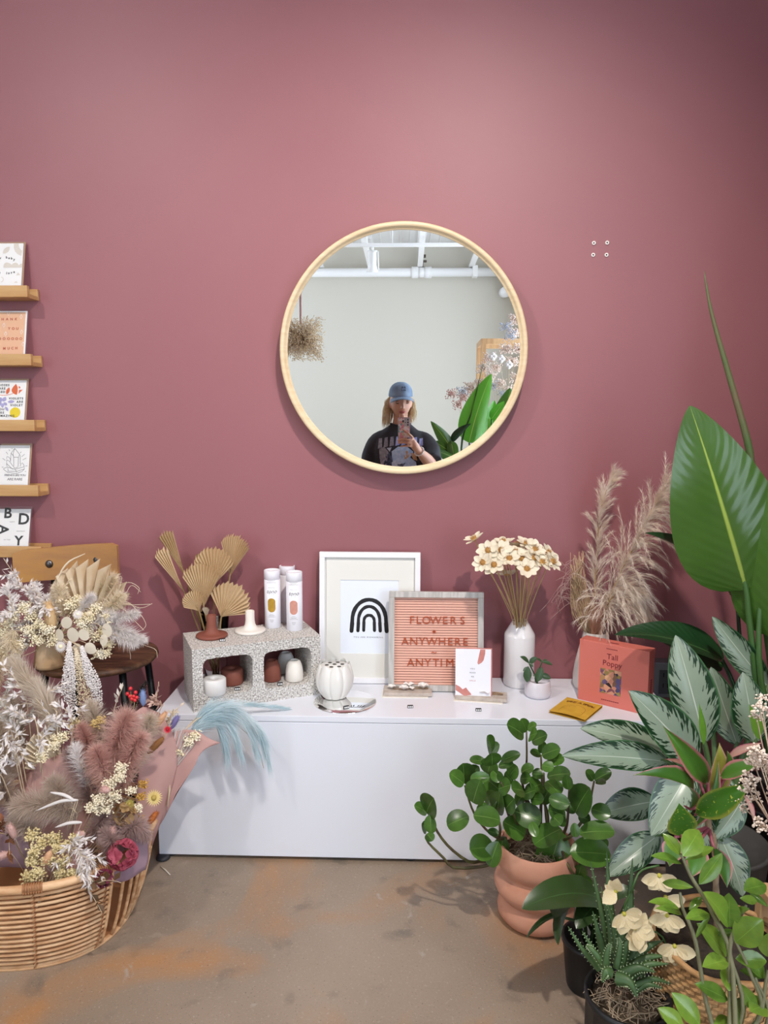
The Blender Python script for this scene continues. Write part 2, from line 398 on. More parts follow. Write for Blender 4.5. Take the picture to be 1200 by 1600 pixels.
# ---- spotlight above the display, out of the picture
def display_spot(x, y, z, aim, power, colour, size, label):
    o_ = V((x, y, z)); d = (V(aim) - o_).normalized(); t = thing('display_spotlight', label, 'spotlight', (x, y, z))
    M = d.to_track_quat('-Z', 'Y').to_matrix().to_4x4()
    MB().lathe([(.0, .13), (.045, .13), (.05, .12), (.05, -.03), (.062, -.05), (.056, -.05), (.046, -.02), (0, -.015)], 24, M).build('barrel', m_wp, t)
    MB().tube([(0, 0, .06), (0, 0, RZ - z)], .009, 8).build('drop_rod', m_wp, t)
    l = bpy.data.lights.new('spot_glow', 'SPOT'); l.energy = power; l.color = colour; l.spot_size = math.radians(size); l.spot_blend = 1.0; l.shadow_soft_size = .05
    o = bpy.data.objects.new('spot_glow', l); link(o, t); setm(o, Matrix.Translation(d * .055) @ M)
display_spot(.40, -2.0, 3.1, (-.08, -.05, .55), 205, (1, .91, .83), 90, 'white barrel spotlight hung at right above the display bench')
display_spot(-1.55, -2.0, 3.1, (-.75, -.05, .8), 85, (1, .93, .88), 100, 'white barrel spotlight hung at left above the chair')

# ================================================================ round mirror
mc = PY(630, 547, -.06); MR = (PY(824, 547, -.06).x - PY(436, 547, -.06).x) / 2
m_birch = mat('pale_birch', '#d8c09a', 0.45, col2='#e2cdaa', nscale=6, stretch=(1, 1, 14), bump=.02, bscale=30)
tm = thing('round_mirror', 'large round wall mirror in a thin pale wood frame', 'mirror', (mc.x, 0, mc.z))
MXY = Matrix.Rotation(PI / 2, 4, 'X')           # lathe axis to -Y
MB().lathe([(MR - .004, .003), (MR, .006), (MR, .060), (MR - .003, .064), (MR - .012, .064), (MR - .015, .060), (MR - .017, .053), (MR - .021, .052), (MR - .023, .050), (MR - .023, .003)], 128, MXY, close=True).build('frame', m_birch, tm)
m_mir = mat('mirror_silver', (.93, .93, .92), 0.0, metal=1.0)
MB().lathe([(0, .046), (MR - .02, .046), (MR - .02, .049), (0, .049)], 128, MXY).build('mirror_glass', m_mir, tm, smooth=False)

# ---- four wall plugs
m_plug = mat('white_plastic', '#eee8e4', .5); m_black = mat('black_hole', '#141212', .8)
pl = MB().lathe([(.0030, 0), (.0062, .001), (.0062, .003), (.0028, .0035), (.0026, .0005)], 14, MXY).mesh('plug', m_plug)
hl = MB().lathe([(0, .0006), (.0027, .0006), (.0027, .0012), (0, .0012)], 10, MXY).mesh('screw_hole', m_black)
for i, (x, y) in enumerate(((927.7, 380), (948.5, 379.5), (926.7, 398.5), (947.5, 398.5))):
    p = PY(x, y, 0); o = inst('wall_plug', pl, None, Matrix.Translation(p)); inst('screw_hole', hl, o)
    tag(o, 'small white wall plug, %s of four on the pink wall' % ('top left', 'top right', 'bottom left', 'bottom right')[i], 'wall plug', 'four wall plugs in a square')

# ================================================================ card ledges on the left
m_ledge = mat('oak_ledge', '#c79f6c', .5, col2='#b88a56', nscale=5, stretch=(1, 6, 10), bump=.03, bscale=40)
m_paper = mat('white_card', '#efeeee', .55); m_ink = mat('black_ink', '#15151a', .6); m_env = mat('kraft_envelope', '#a8866b', .7)
slm = bpy.data.materials.new('clear_sleeve'); slm.use_nodes = True; nt = slm.node_tree; nt.nodes.remove(nt.nodes['Principled BSDF'])
_t = nt.nodes.new('ShaderNodeBsdfTransparent'); _g = nt.nodes.new('ShaderNodeBsdfGlossy'); _g.inputs['Roughness'].default_value = 0.12; _m = nt.nodes.new('ShaderNodeMixShader'); _m.inputs[0].default_value = 0.04
nt.links.new(_t.outputs[0], _m.inputs[1]); nt.links.new(_g.outputs[0], _m.inputs[2]); nt.links.new(_m.outputs[0], nt.nodes['Material Output'].inputs[0])
LX = PY(43, 455, -.075).x
which = ['topmost', 'second from top', 'middle', 'second from bottom', 'lowest']
cards = ['white new baby card', 'peach thank you card', 'roses and violets card', 'crystal line drawing card', 'birthday lettering card']
ledge_top = []
for i, py in enumerate((446, 553, 656, 758, 854)):
    z = PY(20, py, -.075).z; ledge_top.append(z)
    t = thing('picture_ledge', 'oak picture ledge on the pink wall holding the ' + cards[i], 'ledge', (LX, 0, z), group='oak ledges stacked on the wall')
    MB().box((-.42, -.078, -.036), (0, -.062, 0), bev=.002).build('lip', m_ledge, t, smooth=False)
    MB().box((-.42, -.062, -.036), (0, -.012, -.024)).build('shelf_board', m_ledge, t, smooth=False)
    MB().box((-.42, -.012, -.036), (0, -.0005, .0), bev=.002).build('back_board', m_ledge, t, smooth=False)
def ledge_card(i, name, label, rx, top_py, tw=.125):
    # card standing behind the lip, leaning on the wall; local X right, Z up, face -Y, origin bottom right
    z0 = ledge_top[i] - .0235; yb, yt = -.05, -.014
    pt = PY(rx, top_py, yt); h = math.hypot(pt.z - z0, yb - yt); a = math.atan2(yt - yb, pt.z - z0)
    M = Matrix.Translation((pt.x, yb, z0)) @ Matrix.Rotation(-a, 4, 'X')
    t = thing(name, label, 'card', mtx=M, group='greeting cards on the ledges')
    MB().box((-tw, -.0015, 0), (0, .0015, h), bev=.0004).build('card_sheet', m_paper, t, smooth=False)
    e = .006
    return t, h, e
def sleeve(t, h, tw, env=True):
    if env: MB().box((-tw + .002, .0022, 0), (.005, .0032, h + .006)).build('envelope', m_env, t, smooth=False)
    MB().box((-tw - .003, -.0035, 0), (.007, -.0032, h + .008)).build('clear_sleeve', slm, t, smooth=False)
k = 1150 / 2.36                                  # pixels per metre near the wall
def fill(t, pts, m, name='printed_shape', y=-.0019, ox=0.0, oz=0.0):
    return MB().poly([(ox + x, y, oz + z) for x, z in pts]).build(name, m, t, smooth=False)
def circ(x, z, r, n=24, a0=0, a1=2 * PI): return [(x + r * math.cos(lerp(a0, a1, i / n)), z + r * math.sin(lerp(a0, a1, i / n))) for i in range(n + (0 if a1 - a0 > 6.28 else 1))]
def leafpts(x0, z0, x1, z1, w, n=10):
    d = V((x1 - x0, z1 - z0)); q = V((-d.y, d.x)).normalized(); a = []; b = []
    for i in range(n + 1):
        tt = i / n; c = V((x0, z0)) + d * tt; ww = w / 2 * math.sin(PI * tt) ** .8; a.append(c + q * ww); b.append(c - q * ww)
    return [(p.x, p.y) for p in a + b[-2:0:-1]]
PXM = 1 / 487.0                                  # metres per photo pixel at the ledges
def cc(px, py, rx, by):                          # photo pixel -> card coordinates
    return ((px - rx) * PXM, (by - py) * PXM)
# 1: new baby
t, h, _ = ledge_card(0, 'greeting_card', 'white card with beige shapes reading new baby new love', 37, 380.5)
lz = .0235
mb_ = mat('beige_print', '#d8d0c6', .6)
def on(px, py, rx, topy): return ((px - rx) * PXM, h - (py - topy) * PXM)
O = lambda px, py: on(px, py, 37, 380.5)
fill(t, leafpts(*O(6, 397), *O(16, 386), .016), mb_)
fill(t, [O(22, 381), O(22.5, 388), O(25, 394), O(29, 398), O(35, 401), O(36, 393), O(32, 389), O(30, 385), O(30, 381)], mb_)
fill(t, [O(8, 419.5), O(8, 416)] + [O(*p) for p in ((9, 413), (12, 411), (15, 411.5), (18, 413), (20.5, 415), (23, 412.5), (27, 411.5), (30, 413), (32, 416), (34, 413.5), (37, 413))] + [O(37, 419.5)], mb_)
fill(t, [O(28.5, 432), O(35, 431.5), O(31.5, 427)], mb_)
fill(t, [O(26, 443.5), O(28, 441.5), O(30, 441.5), O(32, 443.5)], mb_)
MB().strip([O(5 + 4 * math.cos(a * .3 - 1.5), 438.5 - 4 * math.sin(a * .3 - 1.5)) for a in range(11)], .002, z=-.0019).build('printed_shape', mb_, t, smooth=False)
for s_, pts in (('new baby', ((-7, 406), (-3.5, 405), (1.5, 404.2), (6, 403.7), (12, 403), (16, 404), (20, 404.8), (24, 406.5))), ('new love', ((-6, 427), (-2.5, 428), (2, 428), (7, 428.5), (13.5, 428.5), (17, 428.3), (21, 427.5), (25, 426.5)))):
    cs = s_.replace(' ', '')
    pts = [p for j, p in enumerate(pts) if not (s_[j] == ' ')] if len(pts) == len(s_) else pts
    for ch, p in zip(cs, pts): text(ch, .0105, m_ink, t, face_y(*O(*p), y=-.0019) @ Matrix.Rotation(rnd(-.15, .15), 4, 'Z'), offset=.0003)
sleeve(t, h, .125)
# 2: thank you
t, h, _ = ledge_card(1, 'greeting_card', 'peach card with rust capitals reading thank you so much', 43, 486)
O = lambda px, py: on(px, py, 43, 486)
m_peach = mat('peach_print', '#e3b391', .6); m_rust = mat('rust_print', '#b5492c', .6); m_cream = mat('cream_print', '#efe2dc', .6)
fill(t, [(-.12, .002), (-.0045, .002), (-.0045, h - .005), (-.12, h - .005)], m_peach)
for s_, pts in (('THANK', ((-3, 500), (5, 499.7), (12, 499.6), (19, 499.6), (26, 499.5))), ('YOU', ((16, 514.7), (22.5, 514.7), (29, 514.7))), ('SOOOOOO', ((-4, 531), (2, 531), (9, 531), (16, 531), (22.5, 531), (29, 531), (35.5, 531))), ('MUCH', ((10.3, 546.5), (17, 546.3), (23, 546.2), (29.3, 546)))):
    for ch, p in zip(s_, pts): text(ch, .0115, m_rust, t, face_y(*O(*p), y=-.0023), offset=.0003)
for p in ((13.4, 490), (34, 495.5), (7.4, 509.3), (36, 520), (11, 523), (39.5, 539.5), (0.5, 542)):
    x, z = O(*p); MB().strip([(x, z + .0075), (x + .0038, z), (x, z - .0075), (x - .0038, z), (x, z + .0075)], .0016, z=-.0023).build('printed_shape', m_cream, t, smooth=False)
sleeve(t, h, .125, env=False)
# 3: roses
t, h, _ = ledge_card(2, 'greeting_card', 'white card with orange rose, lilac violet and yellow dot', 42, 594.5)
O = lambda px, py: on(px, py, 42, 594.5)
m_org = mat('orange_print', '#d9622e', .6); m_lil = mat('lilac_print', '#a7a3cf', .6); m_yel = mat('yellow_print', '#e3cb12', .6)
fill(t, [O(*p) for p in ((25.5, 600), (21, 605.5), (19, 609.5), (19.5, 613), (22, 615.5), (25, 617.3), (28, 618), (29, 612), (28.5, 606))], m_org)
fill(t, leafpts(*O(11.5, 617.3), *O(15, 606), .0115), m_org)
fill(t, [O(30, 604), O(32, 604.5), O(33, 607), O(30.5, 608)], m_org); fill(t, [O(31, 610), O(37, 609.5), O(30.5, 616.5)], m_org)
MB().strip([O(-4, 618), O(4, 618.6), (O(11, 618.7)), O(17, 617.5), O(22, 615.5)], .0016, z=-.0019).build('printed_shape', m_org, t, smooth=False)
for a, b, w in (((5, 629), (1, 622), .010), ((6.5, 629), (10.5, 621.5), .013), ((4.5, 630.5), (-1, 635.5), .011), ((6.3, 631.5), (6.2, 639), .010), ((7.5, 630.5), (13.5, 635), .010), ((14, 629.5), (25, 628.7), .0105), ((10.5, 637), (16, 644.5), .0085), ((4, 629.8), (-3, 628), .011)):
    fill(t, leafpts(*O(*a), *O(*b), w), m_lil)
x, z = O(27, 646.5); fill(t, circ(x, z, .0172), m_yel)
for s_, x, y, al in (('ROSES', 15, 602.5, 'RIGHT'), ('ARE', 9, 608, 'RIGHT'), ('RED', 9, 613.5, 'RIGHT'), ('VIOLETS', 38.5, 624, 'RIGHT'), ('ARE', 38.5, 629.5, 'RIGHT'), ('VIOLET', 38.5, 635, 'RIGHT'), ('YOU', 9.5, 641.5, 'RIGHT'), ('ARE', 9.5, 647, 'RIGHT'), ('AMAZING', 26.5, 652, 'RIGHT')):
    text(s_, .0098, m_ink, t, face_y(*O(x, y), y=-.0023), align=al, spacing=1.35, offset=.0002)
sleeve(t, h, .125)
# 4: crystals
t, h, _ = ledge_card(3, 'greeting_card', 'white card with a crystal line drawing, friends like you are rare', 47.5, 696, .1)
O = lambda px, py: on(px, py, 47.5, 696)
m_line = mat('grey_ink', '#5b565c', .6)
def L4(*p): MB().strip([O(x * .0583, 690 + y * .0583) for x, y in p], .00125, z=-.0019).build('printed_line', m_line, t, smooth=False)
for seg in (((395, 190), (300, 325), (300, 560)), ((395, 190), (540, 355), (560, 400), (575, 620)), ((395, 190), (355, 350), (380, 435), (400, 680)), ((380, 435), (510, 435), (540, 355)), ((510, 435), (520, 700)), ((300, 325), (355, 380), (380, 435)), ((195, 510), (195, 610), (370, 765), (430, 740), (260, 540), (195, 510)), ((195, 610), (215, 690)), ((125, 750), (220, 710), (440, 770), (490, 830), (490, 885), (250, 860), (125, 775), (125, 750)), ((440, 770), (690, 700), (700, 760), (640, 830), (490, 885)), ((250, 825), (490, 830), (640, 780), (700, 760)), ((580, 690), (595, 620), (630, 590), (680, 650), (690, 700)), ((190, 480), (195, 410), (250, 440), (290, 480), (300, 560)), ((430, 740), (520, 710)), ((160, 290), (215, 355)), ((75, 465), (155, 525)), ((70, 712), (115, 712)), ((580, 280), (555, 320)), ((680, 350), (600, 420)), ((730, 455), (635, 510)), ((720, 678), (780, 672)), ((720, 830), (750, 830)), ((235, 220), (260, 265)), ((315, 190), (325, 210)), ((240, 740), (250, 825))): L4(*seg)
text('FRIENDS LIKE YOU', .0098, m_line, t, face_y(*O(26.5, 744.5), y=-.0019), spacing=.85); text('ARE RARE', .0118, m_line, t, face_y(*O(26.5, 751), y=-.0019), spacing=.95)
sleeve(t, h, .1)
# 5: birthday
t, h, _ = ledge_card(4, 'greeting_card', 'white card with big black brush letters spelling BDAY', 48.5, 795.5)
O = lambda px, py: on(px, py, 48.5, 795.5)
text('B', .048, m_ink, t, face_y(*O(11.5, 803), y=-.0019), offset=.0012); text('D', .052, m_ink, t, face_y(*O(38.3, 812.5), y=-.0019), offset=.0012)
text('A', .046, m_ink, t, face_y(*O(6, 829), y=-.0019) @ Matrix.Rotation(-PI / 2, 4, 'Z'), offset=.0012); text('Y', .043, m_ink, t, face_y(*O(32.5, 847.5), y=-.0019), offset=.0012)
for s_, x, y in (('HAPPY', 20, 816.5), ('BIRTHDAY', 35, 831.5), ('TO YOU', 13.5, 845.5)): text(s_, .0042, m_line, t, face_y(*O(x, y), y=-.0019), spacing=1.5)
sleeve(t, h, .125, env=False)

# ================================================================ white bench and what stands on it
BT = 0.45
m_gloss = mat('white_lacquer', '#e4e7f0', .22, spec=.5)
BX0, BX1, BY = -.735, .79, -.352
t = thing('low_bench', 'long low glossy white bench cabinet against the pink wall', 'bench', (0, 0, 0))
MB().box((BX0, BY, BT - .018), (BX1, -.004, BT), bev=.0015).build('top_panel', m_gloss, t, smooth=False)
MB().box((BX0 + .001, BY, .012), (BX1 - .001, BY + .018, BT - .0195), bev=.001).build('front_panel', m_gloss, t, smooth=False)
for x in (BX0 + .001, BX1 - .019): MB().box((x, BY + .019, .012), (x + .018, -.006, BT - .0185)).build('side_panel', m_gloss, t, smooth=False)
MB().box((BX0 + .02, -.02, .012), (BX1 - .02, -.006, BT - .0185)).build('back_panel', m_gloss, t, smooth=False)
m_foot = mat('dark_rubber', '#2b2b30', .6)
for x in (BX0 + .03, BX1 - .05, .02):
    for y in (BY + .03, -.05): MB().lathe([(.02, 0), (.024, .003), (.02, .012)], 14, Matrix.Translation((x, y, 0))).build('foot', m_foot, t)

MB().lathe([(.017, 0), (.021, .003), (.02, .010), (.012, .0118)], 16, Matrix.Translation((BX0 + .014, BY - .004, 0))).build('foot', m_foot, t)
q0, q1 = PZ(251, 1354, .003), PZ(266, 1367, .003)
o = MB().tube([V((0, 0, 0)), (q1 - q0) * .5 + V((0, 0, .002)), q1 - q0], [.0016, .0018, .001], 6).build('dried_twig', mat('fallen_twig', '#e6dccb', .8), loc=q0); tag(o, 'short pale twig fallen on the floor beside the bench corner', 'twig')

# ---- price tags
m_tag = mat('tag_black', '#19191c', .5); m_tagw = mat('tag_white', '#e8e8e8', .5)
def price_tag(px, py, z, label, rz=0.1):
    p = PZ(px, py, z); t = thing('price_tag', label, 'price tag', p, rz, 'tiny black price tags')
    MB().box((-.0085, -.003, 0), (.0085, .003, .0085), bev=.0006).build('tag_block', m_tag, t, smooth=False)
    for i in (-1, 0, 1): MB().box((i * .0052 - .0017, -.0034, .002), (i * .0052 + .0017, -.0030, .0066)).build('tag_digit', m_tagw, t, smooth=False)

# ---- concrete block
ang = math.radians(24.5); bo = PZ(302.5, 1113.5, BT)
def cinder_mat():
    m = bpy.data.materials.new('rough_concrete'); m.use_nodes = True; nt = m.node_tree; N = nt.nodes; L = nt.links; b = N['Principled BSDF']
    tc = N.new('ShaderNodeTexCoord'); n = N.new('ShaderNodeTexNoise'); n.inputs['Scale'].default_value = 210; n.inputs['Detail'].default_value = 4; L.new(tc.outputs['Object'], n.inputs['Vector'])
    r = N.new('ShaderNodeValToRGB'); L.new(n.outputs['Fac'], r.inputs[0]); e = r.color_ramp.elements
    e[0].position = .34; e[0].color = lin('#8b8680'); e[1].position = .7; e[1].color = lin('#f3f1ee'); x = e.new(.5); x.color = lin('#cfcac4')
    L.new(r.outputs[0], b.inputs['Base Color']); b.inputs['Roughness'].default_value = .9
    v = N.new('ShaderNodeTexVoronoi'); v.inputs['Scale'].default_value = 240; L.new(tc.outputs['Object'], v.inputs['Vector'])
    bp = N.new('ShaderNodeBump'); bp.inputs['Strength'].default_value = .7; bp.inputs['Distance'].default_value = .004; L.new(v.outputs['Distance'], bp.inputs['Height']); L.new(bp.outputs[0], b.inputs['Normal'])
    return m
BLL, BLD, BLH = .392, .19, .19
def block():
    mb = MB(); n = 48
    def cell(x0, x1, hx0, hx1, hz0, hz1):
        cx, cz = (hx0 + hx1) / 2, (hz0 + hz1) / 2; A = []
        for (x, z) in ((x0, 0), (x1, 0), (x1, BLH), (x0, BLH)): A.append(math.atan2(z - cz, x - cx) % (2 * PI))
        angs = sorted(set([round(2 * PI * i / n, 5) for i in range(n)] + [round(a, 5) for a in A]))
        O = []; H = []
        for a in angs:
            c, s_ = math.cos(a), math.sin(a)
            tt = min([(x1 - cx) / c if c > 1e-6 else 9, (x0 - cx) / c if c < -1e-6 else 9, (BLH - cz) / s_ if s_ > 1e-6 else 9, (0 - cz) / s_ if s_ < -1e-6 else 9]); O.append((cx + c * tt, cz + s_ * tt))
            p = 7.0; rr = ((abs(c) / ((hx1 - hx0) / 2)) ** p + (abs(s_) / ((hz1 - hz0) / 2)) ** p) ** (-1 / p); H.append((cx + c * rr, cz + s_ * rr))
        k = len(angs); vs = []
        for ring, y in ((O, 0), (H, 0), (O, BLD), (H, BLD)): vs += [(x, y + (rnd(-.0012, .0012) if (ring is H and y == 0) else 0), z + (rnd(-.0008, .0008) if ring is H else 0)) for x, z in ring]
        fs = []
        for i in range(k):
            j = (i + 1) % k
            fs += [(i, j, k + j, k + i), (2 * k + j, 2 * k + i, 3 * k + i, 3 * k + j), (k + i, k + j, 3 * k + j, 3 * k + i)]
            xm, zm = (O[i][0] + O[j][0]) / 2, (O[i][1] + O[j][1]) / 2
            if not (abs(O[i][0] - BLL / 2) < 1e-6 and abs(O[j][0] - BLL / 2) < 1e-6): fs.append((j, i, 2 * k + i, 2 * k + j))
        mb.add(vs, fs)
    cell(0, BLL / 2, .030, .178, .040, .158); cell(BLL / 2, BLL, .212, .362, .040, .158)
    return mb
MBL = Matrix.Translation((bo.x, bo.y, BT)) @ Matrix.Rotation(ang, 4, 'Z')
tb = block().build('concrete_block', cinder_mat(), mtx=MBL, smooth=False); tag(tb, 'grey two hole concrete block standing on the white bench', 'concrete block')
BZT = BT + BLH; BZI = BT + .0415
m_terra = mat('terracotta_ceramic', '#84493a', .7, bump=.03, bscale=120); m_cer = mat('cream_ceramic', '#e9e3da', .5); m_cer2 = mat('white_bisque', '#e4e2e0', .6)
def candlestick(px, py, m, label):
    p = PZ(px, py, BZT)
    o = MB().lathe([(0, 0), (.044, 0), (.047, .002), (.0485, .006), (.047, .0095), (.040, .0105), (.030, .0115), (.022, .016), (.0165, .026), (.0145, .040), (.0142, .068), (.0132, .0695), (.0105, .069), (.0100, .04), (0, .04)], 40).build('candlestick', m, loc=p)
    tag(o, label, 'candle holder', 'candle holders on the concrete block')
candlestick(331, 995, m_terra, 'brown terracotta candlestick with a round saucer base on the block'); candlestick(391, 987.5, m_cer, 'cream candlestick with a round saucer base on the block')
def drum(px, py, m, label, r=.0345, h=.047):
    p = PZ(px, py, BZI)
    o = MB().lathe([(0, 0), (r - .002, 0), (r, .003), (r, h - .003), (r - .003, h), (.014, h), (.0125, h - .002), (.012, h - .02), (0, h - .02)], 36).build('candle_drum', m, loc=p)
    tag(o, label, 'candle holder', 'candle holders inside the concrete block')
drum(335.5, 1083, m_cer2, 'squat white drum candle holder in the left hole of the block'); drum(363, 1067, m_terra, 'squat brown drum candle holder behind the white one')
def bullet(px, py, m, label):
    p = PZ(px, py, BZI); r = .0285
    o = MB().lathe([(0, 0), (r - .002, 0), (r, .003), (r - .001, .03), (r - .004, .048), (r - .009, .0605), (r - .014, .0645), (.0135, .0645), (.0125, .062), (.0115, .042), (0, .042)], 36).build('candle_dome', m, loc=p)
    tag(o, label, 'candle holder', 'candle holders inside the concrete block')
bullet(425, 1062, m_terra, 'brown domed candle holder in the right hole of the block'); bullet(447, 1049, m_cer2, 'cream domed candle holder at the back of the right hole'); bullet(460, 1062, m_cer, 'cream domed candle holder at the front of the right hole')
price_tag(347.5, 1002, BZT, 'tiny black price tag beside the brown candlestick', .3); price_tag(371, 1078, BZI, 'tiny black price tag in the left hole of the block', .3); price_tag(437.5, 1070.5, BZI, 'tiny black price tag in the right hole of the block', .3)

# ---- three paper tubes
m_tube = mat('white_paper_tube', '#ecebf2', .5)
def wrap(me, r, z):
    for v in me.vertices:
        a = v.co.x / r; rr = r + .0002 + v.co.z; v.co = V((rr * math.sin(a), -rr * math.cos(a), z + v.co.y))
    return me
def paper_tube(px, py, m_win, label, rz=0.0):
    p = PZ(px, py, BZT); r, h = .0258, .188; t = thing('paper_tube', label, 'tube', p, rz, 'white paper tubes on the block')
    MB().lathe([(0, 0), (r - .001, 0), (r, .001), (r, h * .845)], 40).build('tube_body', m_tube, t)
    MB().lathe([(r - .0005, h * .847), (r + .0003, h * .85), (r + .0003, h - .0012), (r - .0005, h), (r - .0025, h), (r - .003, h - .004), (0, h - .004)], 40).build('cap', m_tube, t)
    if m_win:
        w = []
        for i in range(28):
            a = 2 * PI * i / 28; x, y = math.cos(a) * .0125, math.sin(a) * .0125 + (.0105 if math.sin(a) > 0 else -.0105); w.append((x, y, 0))
        vs = [(x * q, y * (.45 + .55 * q), 0) for q in (0, .2, .4, .6, .8, 1) for x, y, _ in w]; fs = [(q * 28 + i, q * 28 + (i + 1) % 28, q * 28 + 28 + (i + 1) % 28, q * 28 + 28 + i) for q in range(5) for i in range(28)]
        me = MB().add(vs, fs).mesh('window_patch', m_win, False); wrap(me, r, .077); inst('window_patch', me, t)
        for s_, size, z, sh, mm in (('tono', .0175, .1215, .4, m_ink), ('+ co', .005, .1125, 0, m_ink)):
            me = text_mesh(s_, size, extrude=0, shear=sh, spacing=1.0 if size > .01 else 1.8); me.materials.clear(); me.materials.append(mm); inst('lettering', wrap(me, r, z), t)
        for z, wd in ((.158, .026), (.1535, .02), (.15, .03), (.134, .022), (.048, .011), (.0445, .02), (.0415, .016), (.0385, .026), (.029, .013), (.0255, .012), (.022, .008)):
            me = MB().add([(lerp(-wd / 2, wd / 2, i / 8), y, 0) for y in (-.0003, .0003) for i in range(9)], [(i, i + 1, i + 10, i + 9) for i in range(8)]).mesh('fine_print', m_line, False); inst('fine_print', wrap(me, r, z), t)
m_gold = mat('mustard_wrap', '#b8912c', .6, col2='#a57f22', nscale=60); m_blush = mat('blush_wrap', '#d59a89', .6, col2='#c98a78', nscale=60)
paper_tube(449.5, 970, None, 'white paper tube at the back, its print turned away'); paper_tube(426.5, 979, m_gold, 'white paper tube with a mustard yellow oval window', .05); paper_tube(460.5, 983, m_blush, 'white paper tube with a blush pink oval window', .05)

# ---- glass vase with dried palm fans behind the block
gl = bpy.data.materials.new('clear_glass'); gl.use_nodes = True; b = gl.node_tree.nodes['Principled BSDF']; b.inputs['Base Color'].default_value = (.96, .97, .97, 1); b.inputs['Roughness'].default_value = .02; b.inputs['Transmission Weight'].default_value = 1; b.inputs['IOR'].default_value = 1.2
gv = PY(338, 1000, -.07); gv = V((gv.x, -.085, BT))
o = MB().lathe([(0, 0), (.034, 0), (.036, .004), (.037, .06), (.040, .14), (.047, .235), (.0455, .236), (.038, .14), (.035, .06), (.033, .012), (0, .012)], 32).build('glass_vase', gl, loc=gv); tag(o, 'clear glass vase holding dried palm fans behind the block', 'vase')
m_fan = mat('dried_palm', '#e0c8a2', .75, col2='#d6b98f', nscale=14, trans=.2); m_fan2 = mat('dried_palm_dark', '#bda076', .75, col2='#cbb088', nscale=14, trans=.15); m_stem = mat('dried_stem', '#a58a5e', .8)
def palm_fan(name, hub, tip, spread, m, label, foot, face=None, group='dried palm fans in the glass vase', pl=14, fold=.06):
    # pleated fan: hub where the pleats meet, tip of the middle pleat; spread = half angle
    hub, tip, foot = V(hub), V(tip), V(foot); L = (tip - hub).length
    t = thing(name, label, 'palm fan', foot, group=group)
    M = frame(tip - hub, face if face is not None else V((rnd(-.2, .2), -1, .25)), hub, L); mb = MB(); vs = [(0, -.03, 0)]; n = pl * 2
    for ring, rr in enumerate((.33, .66, 1.0)):
        for i in range(n + 1):
            a = lerp(-spread, spread, i / n); odd = i % 2
            edge = 1 - .32 * (abs(a) / max(spread, .2)) ** 2 * min(1, spread)
            r = rr * edge * (1 - (.05 if odd else 0) * (rr == 1)) * (1 + (rnd(-.03, .03) if rr == 1 else 0))
            vs.append((math.sin(a) * r, math.cos(a) * r, (fold * rr if odd else -fold * rr) * .5 * (1 + spread) - .10 * r * r + .05 * math.sin(a * 3)))
    fs = [(0, 1 + i, 2 + i) for i in range(n)]
    for q in range(2):
        for i in range(n): fs.append((1 + q * (n + 1) + i, 1 + (q + 1) * (n + 1) + i, 2 + (q + 1) * (n + 1) + i, 2 + q * (n + 1) + i))
    mb.add(vs, fs, M); mb.build('blade', m, t, world=True, smooth=False)
    MB().tube(bez([foot, foot.lerp(hub, .5) + V((rnd(-.005, .005), 0, .01)), hub, hub.lerp(tip, .25)], 8), [.0028] * 6 + [.002] * 2 + [.001], 6).build('stem', m_stem, t, world=True)
    return t
def C5(x, y, d): return PY(230 + x / 4.138, 820 + y / 4.138, d)
vb = gv + V((0, 0, .02))
fans = [((430, 385), (425, 150), .80, m_fan, 'tall tan palm fan in the middle of the glass vase', -.10), ((365, 525), (335, 250), .58, m_fan, 'pale tan palm fan opening upright at the front', -.135),
        ((535, 330), (570, 70), .46, m_fan, 'palm fan rising at the right of the bunch', -.075), ((480, 590), (590, 395), 1.0, m_fan, 'widest palm fan leaning to the right above the candlestick', -.13),
        ((335, 555), (262, 440), .9, m_fan, 'low palm fan curling to the left of the bunch', -.14), ((300, 390), (385, 195), .45, m_fan2, 'darker palm fan half hidden behind the middle one', -.06),
        ((245, 330), (107, 45), .17, m_fan2, 'narrow folded palm fan at far left, the taller of two', -.08), ((240, 435), (64, 165), .18, m_fan, 'narrow folded palm fan at far left, the lower of two', -.10),
        ((235, 300), (135, 150), .07, m_fan2, 'thin dark palm blade between the two folded fans', -.07), ((385, 600), (375, 535), .4, mat('pale_palm', '#d8cab4', .75), 'small pale palm fan just above the block', -.14)]
for i, (h_, tp_, sp, m, lb, d) in enumerate(fans):
    palm_fan('palm_fan', C5(*h_, d), C5(*tp_, d - .01), sp, m, lb, vb + V((rnd(-.015, .015), rnd(-.015, .015), 0)), pl=15 if sp > .3 else 6)

# ---- framed rainbow print
m_fr = mat('white_frame', '#eeeef2', .4); m_mat = mat('ivory_mount', '#e3e2dc', .7); m_print = mat('print_paper', '#e6ecf6', .6)
def leaning(px0, py0, px1, yb, yt, z0, topy):
    a = PZ(px0, py0, z0); zt = PY((px0 + px1) / 2, topy, yt).z; h = math.hypot(zt - z0, yt - yb); an = math.atan2(yt - yb, zt - z0)
    xl = PY(px0, py0, yb).x; xr = PY(px1, py0, yb).x
    return Matrix.Translation(((xl + xr) / 2, yb, z0)) @ Matrix.Rotation(-an, 4, 'X'), xr - xl, h
def border(mb, w, h, b, d0, d1, bev=.001):
    for a, c in (((-w / 2, d0, 0), (w / 2, d1, b)), ((-w / 2, d0, h - b), (w / 2, d1, h)), ((-w / 2, d0, b), (-w / 2 + b, d1, h - b)), ((w / 2 - b, d0, b), (w / 2, d1, h - b))): yield a, c
M, w_, h_ = leaning(500, 1063, 655.5, -.058, -.024, BT, 862)
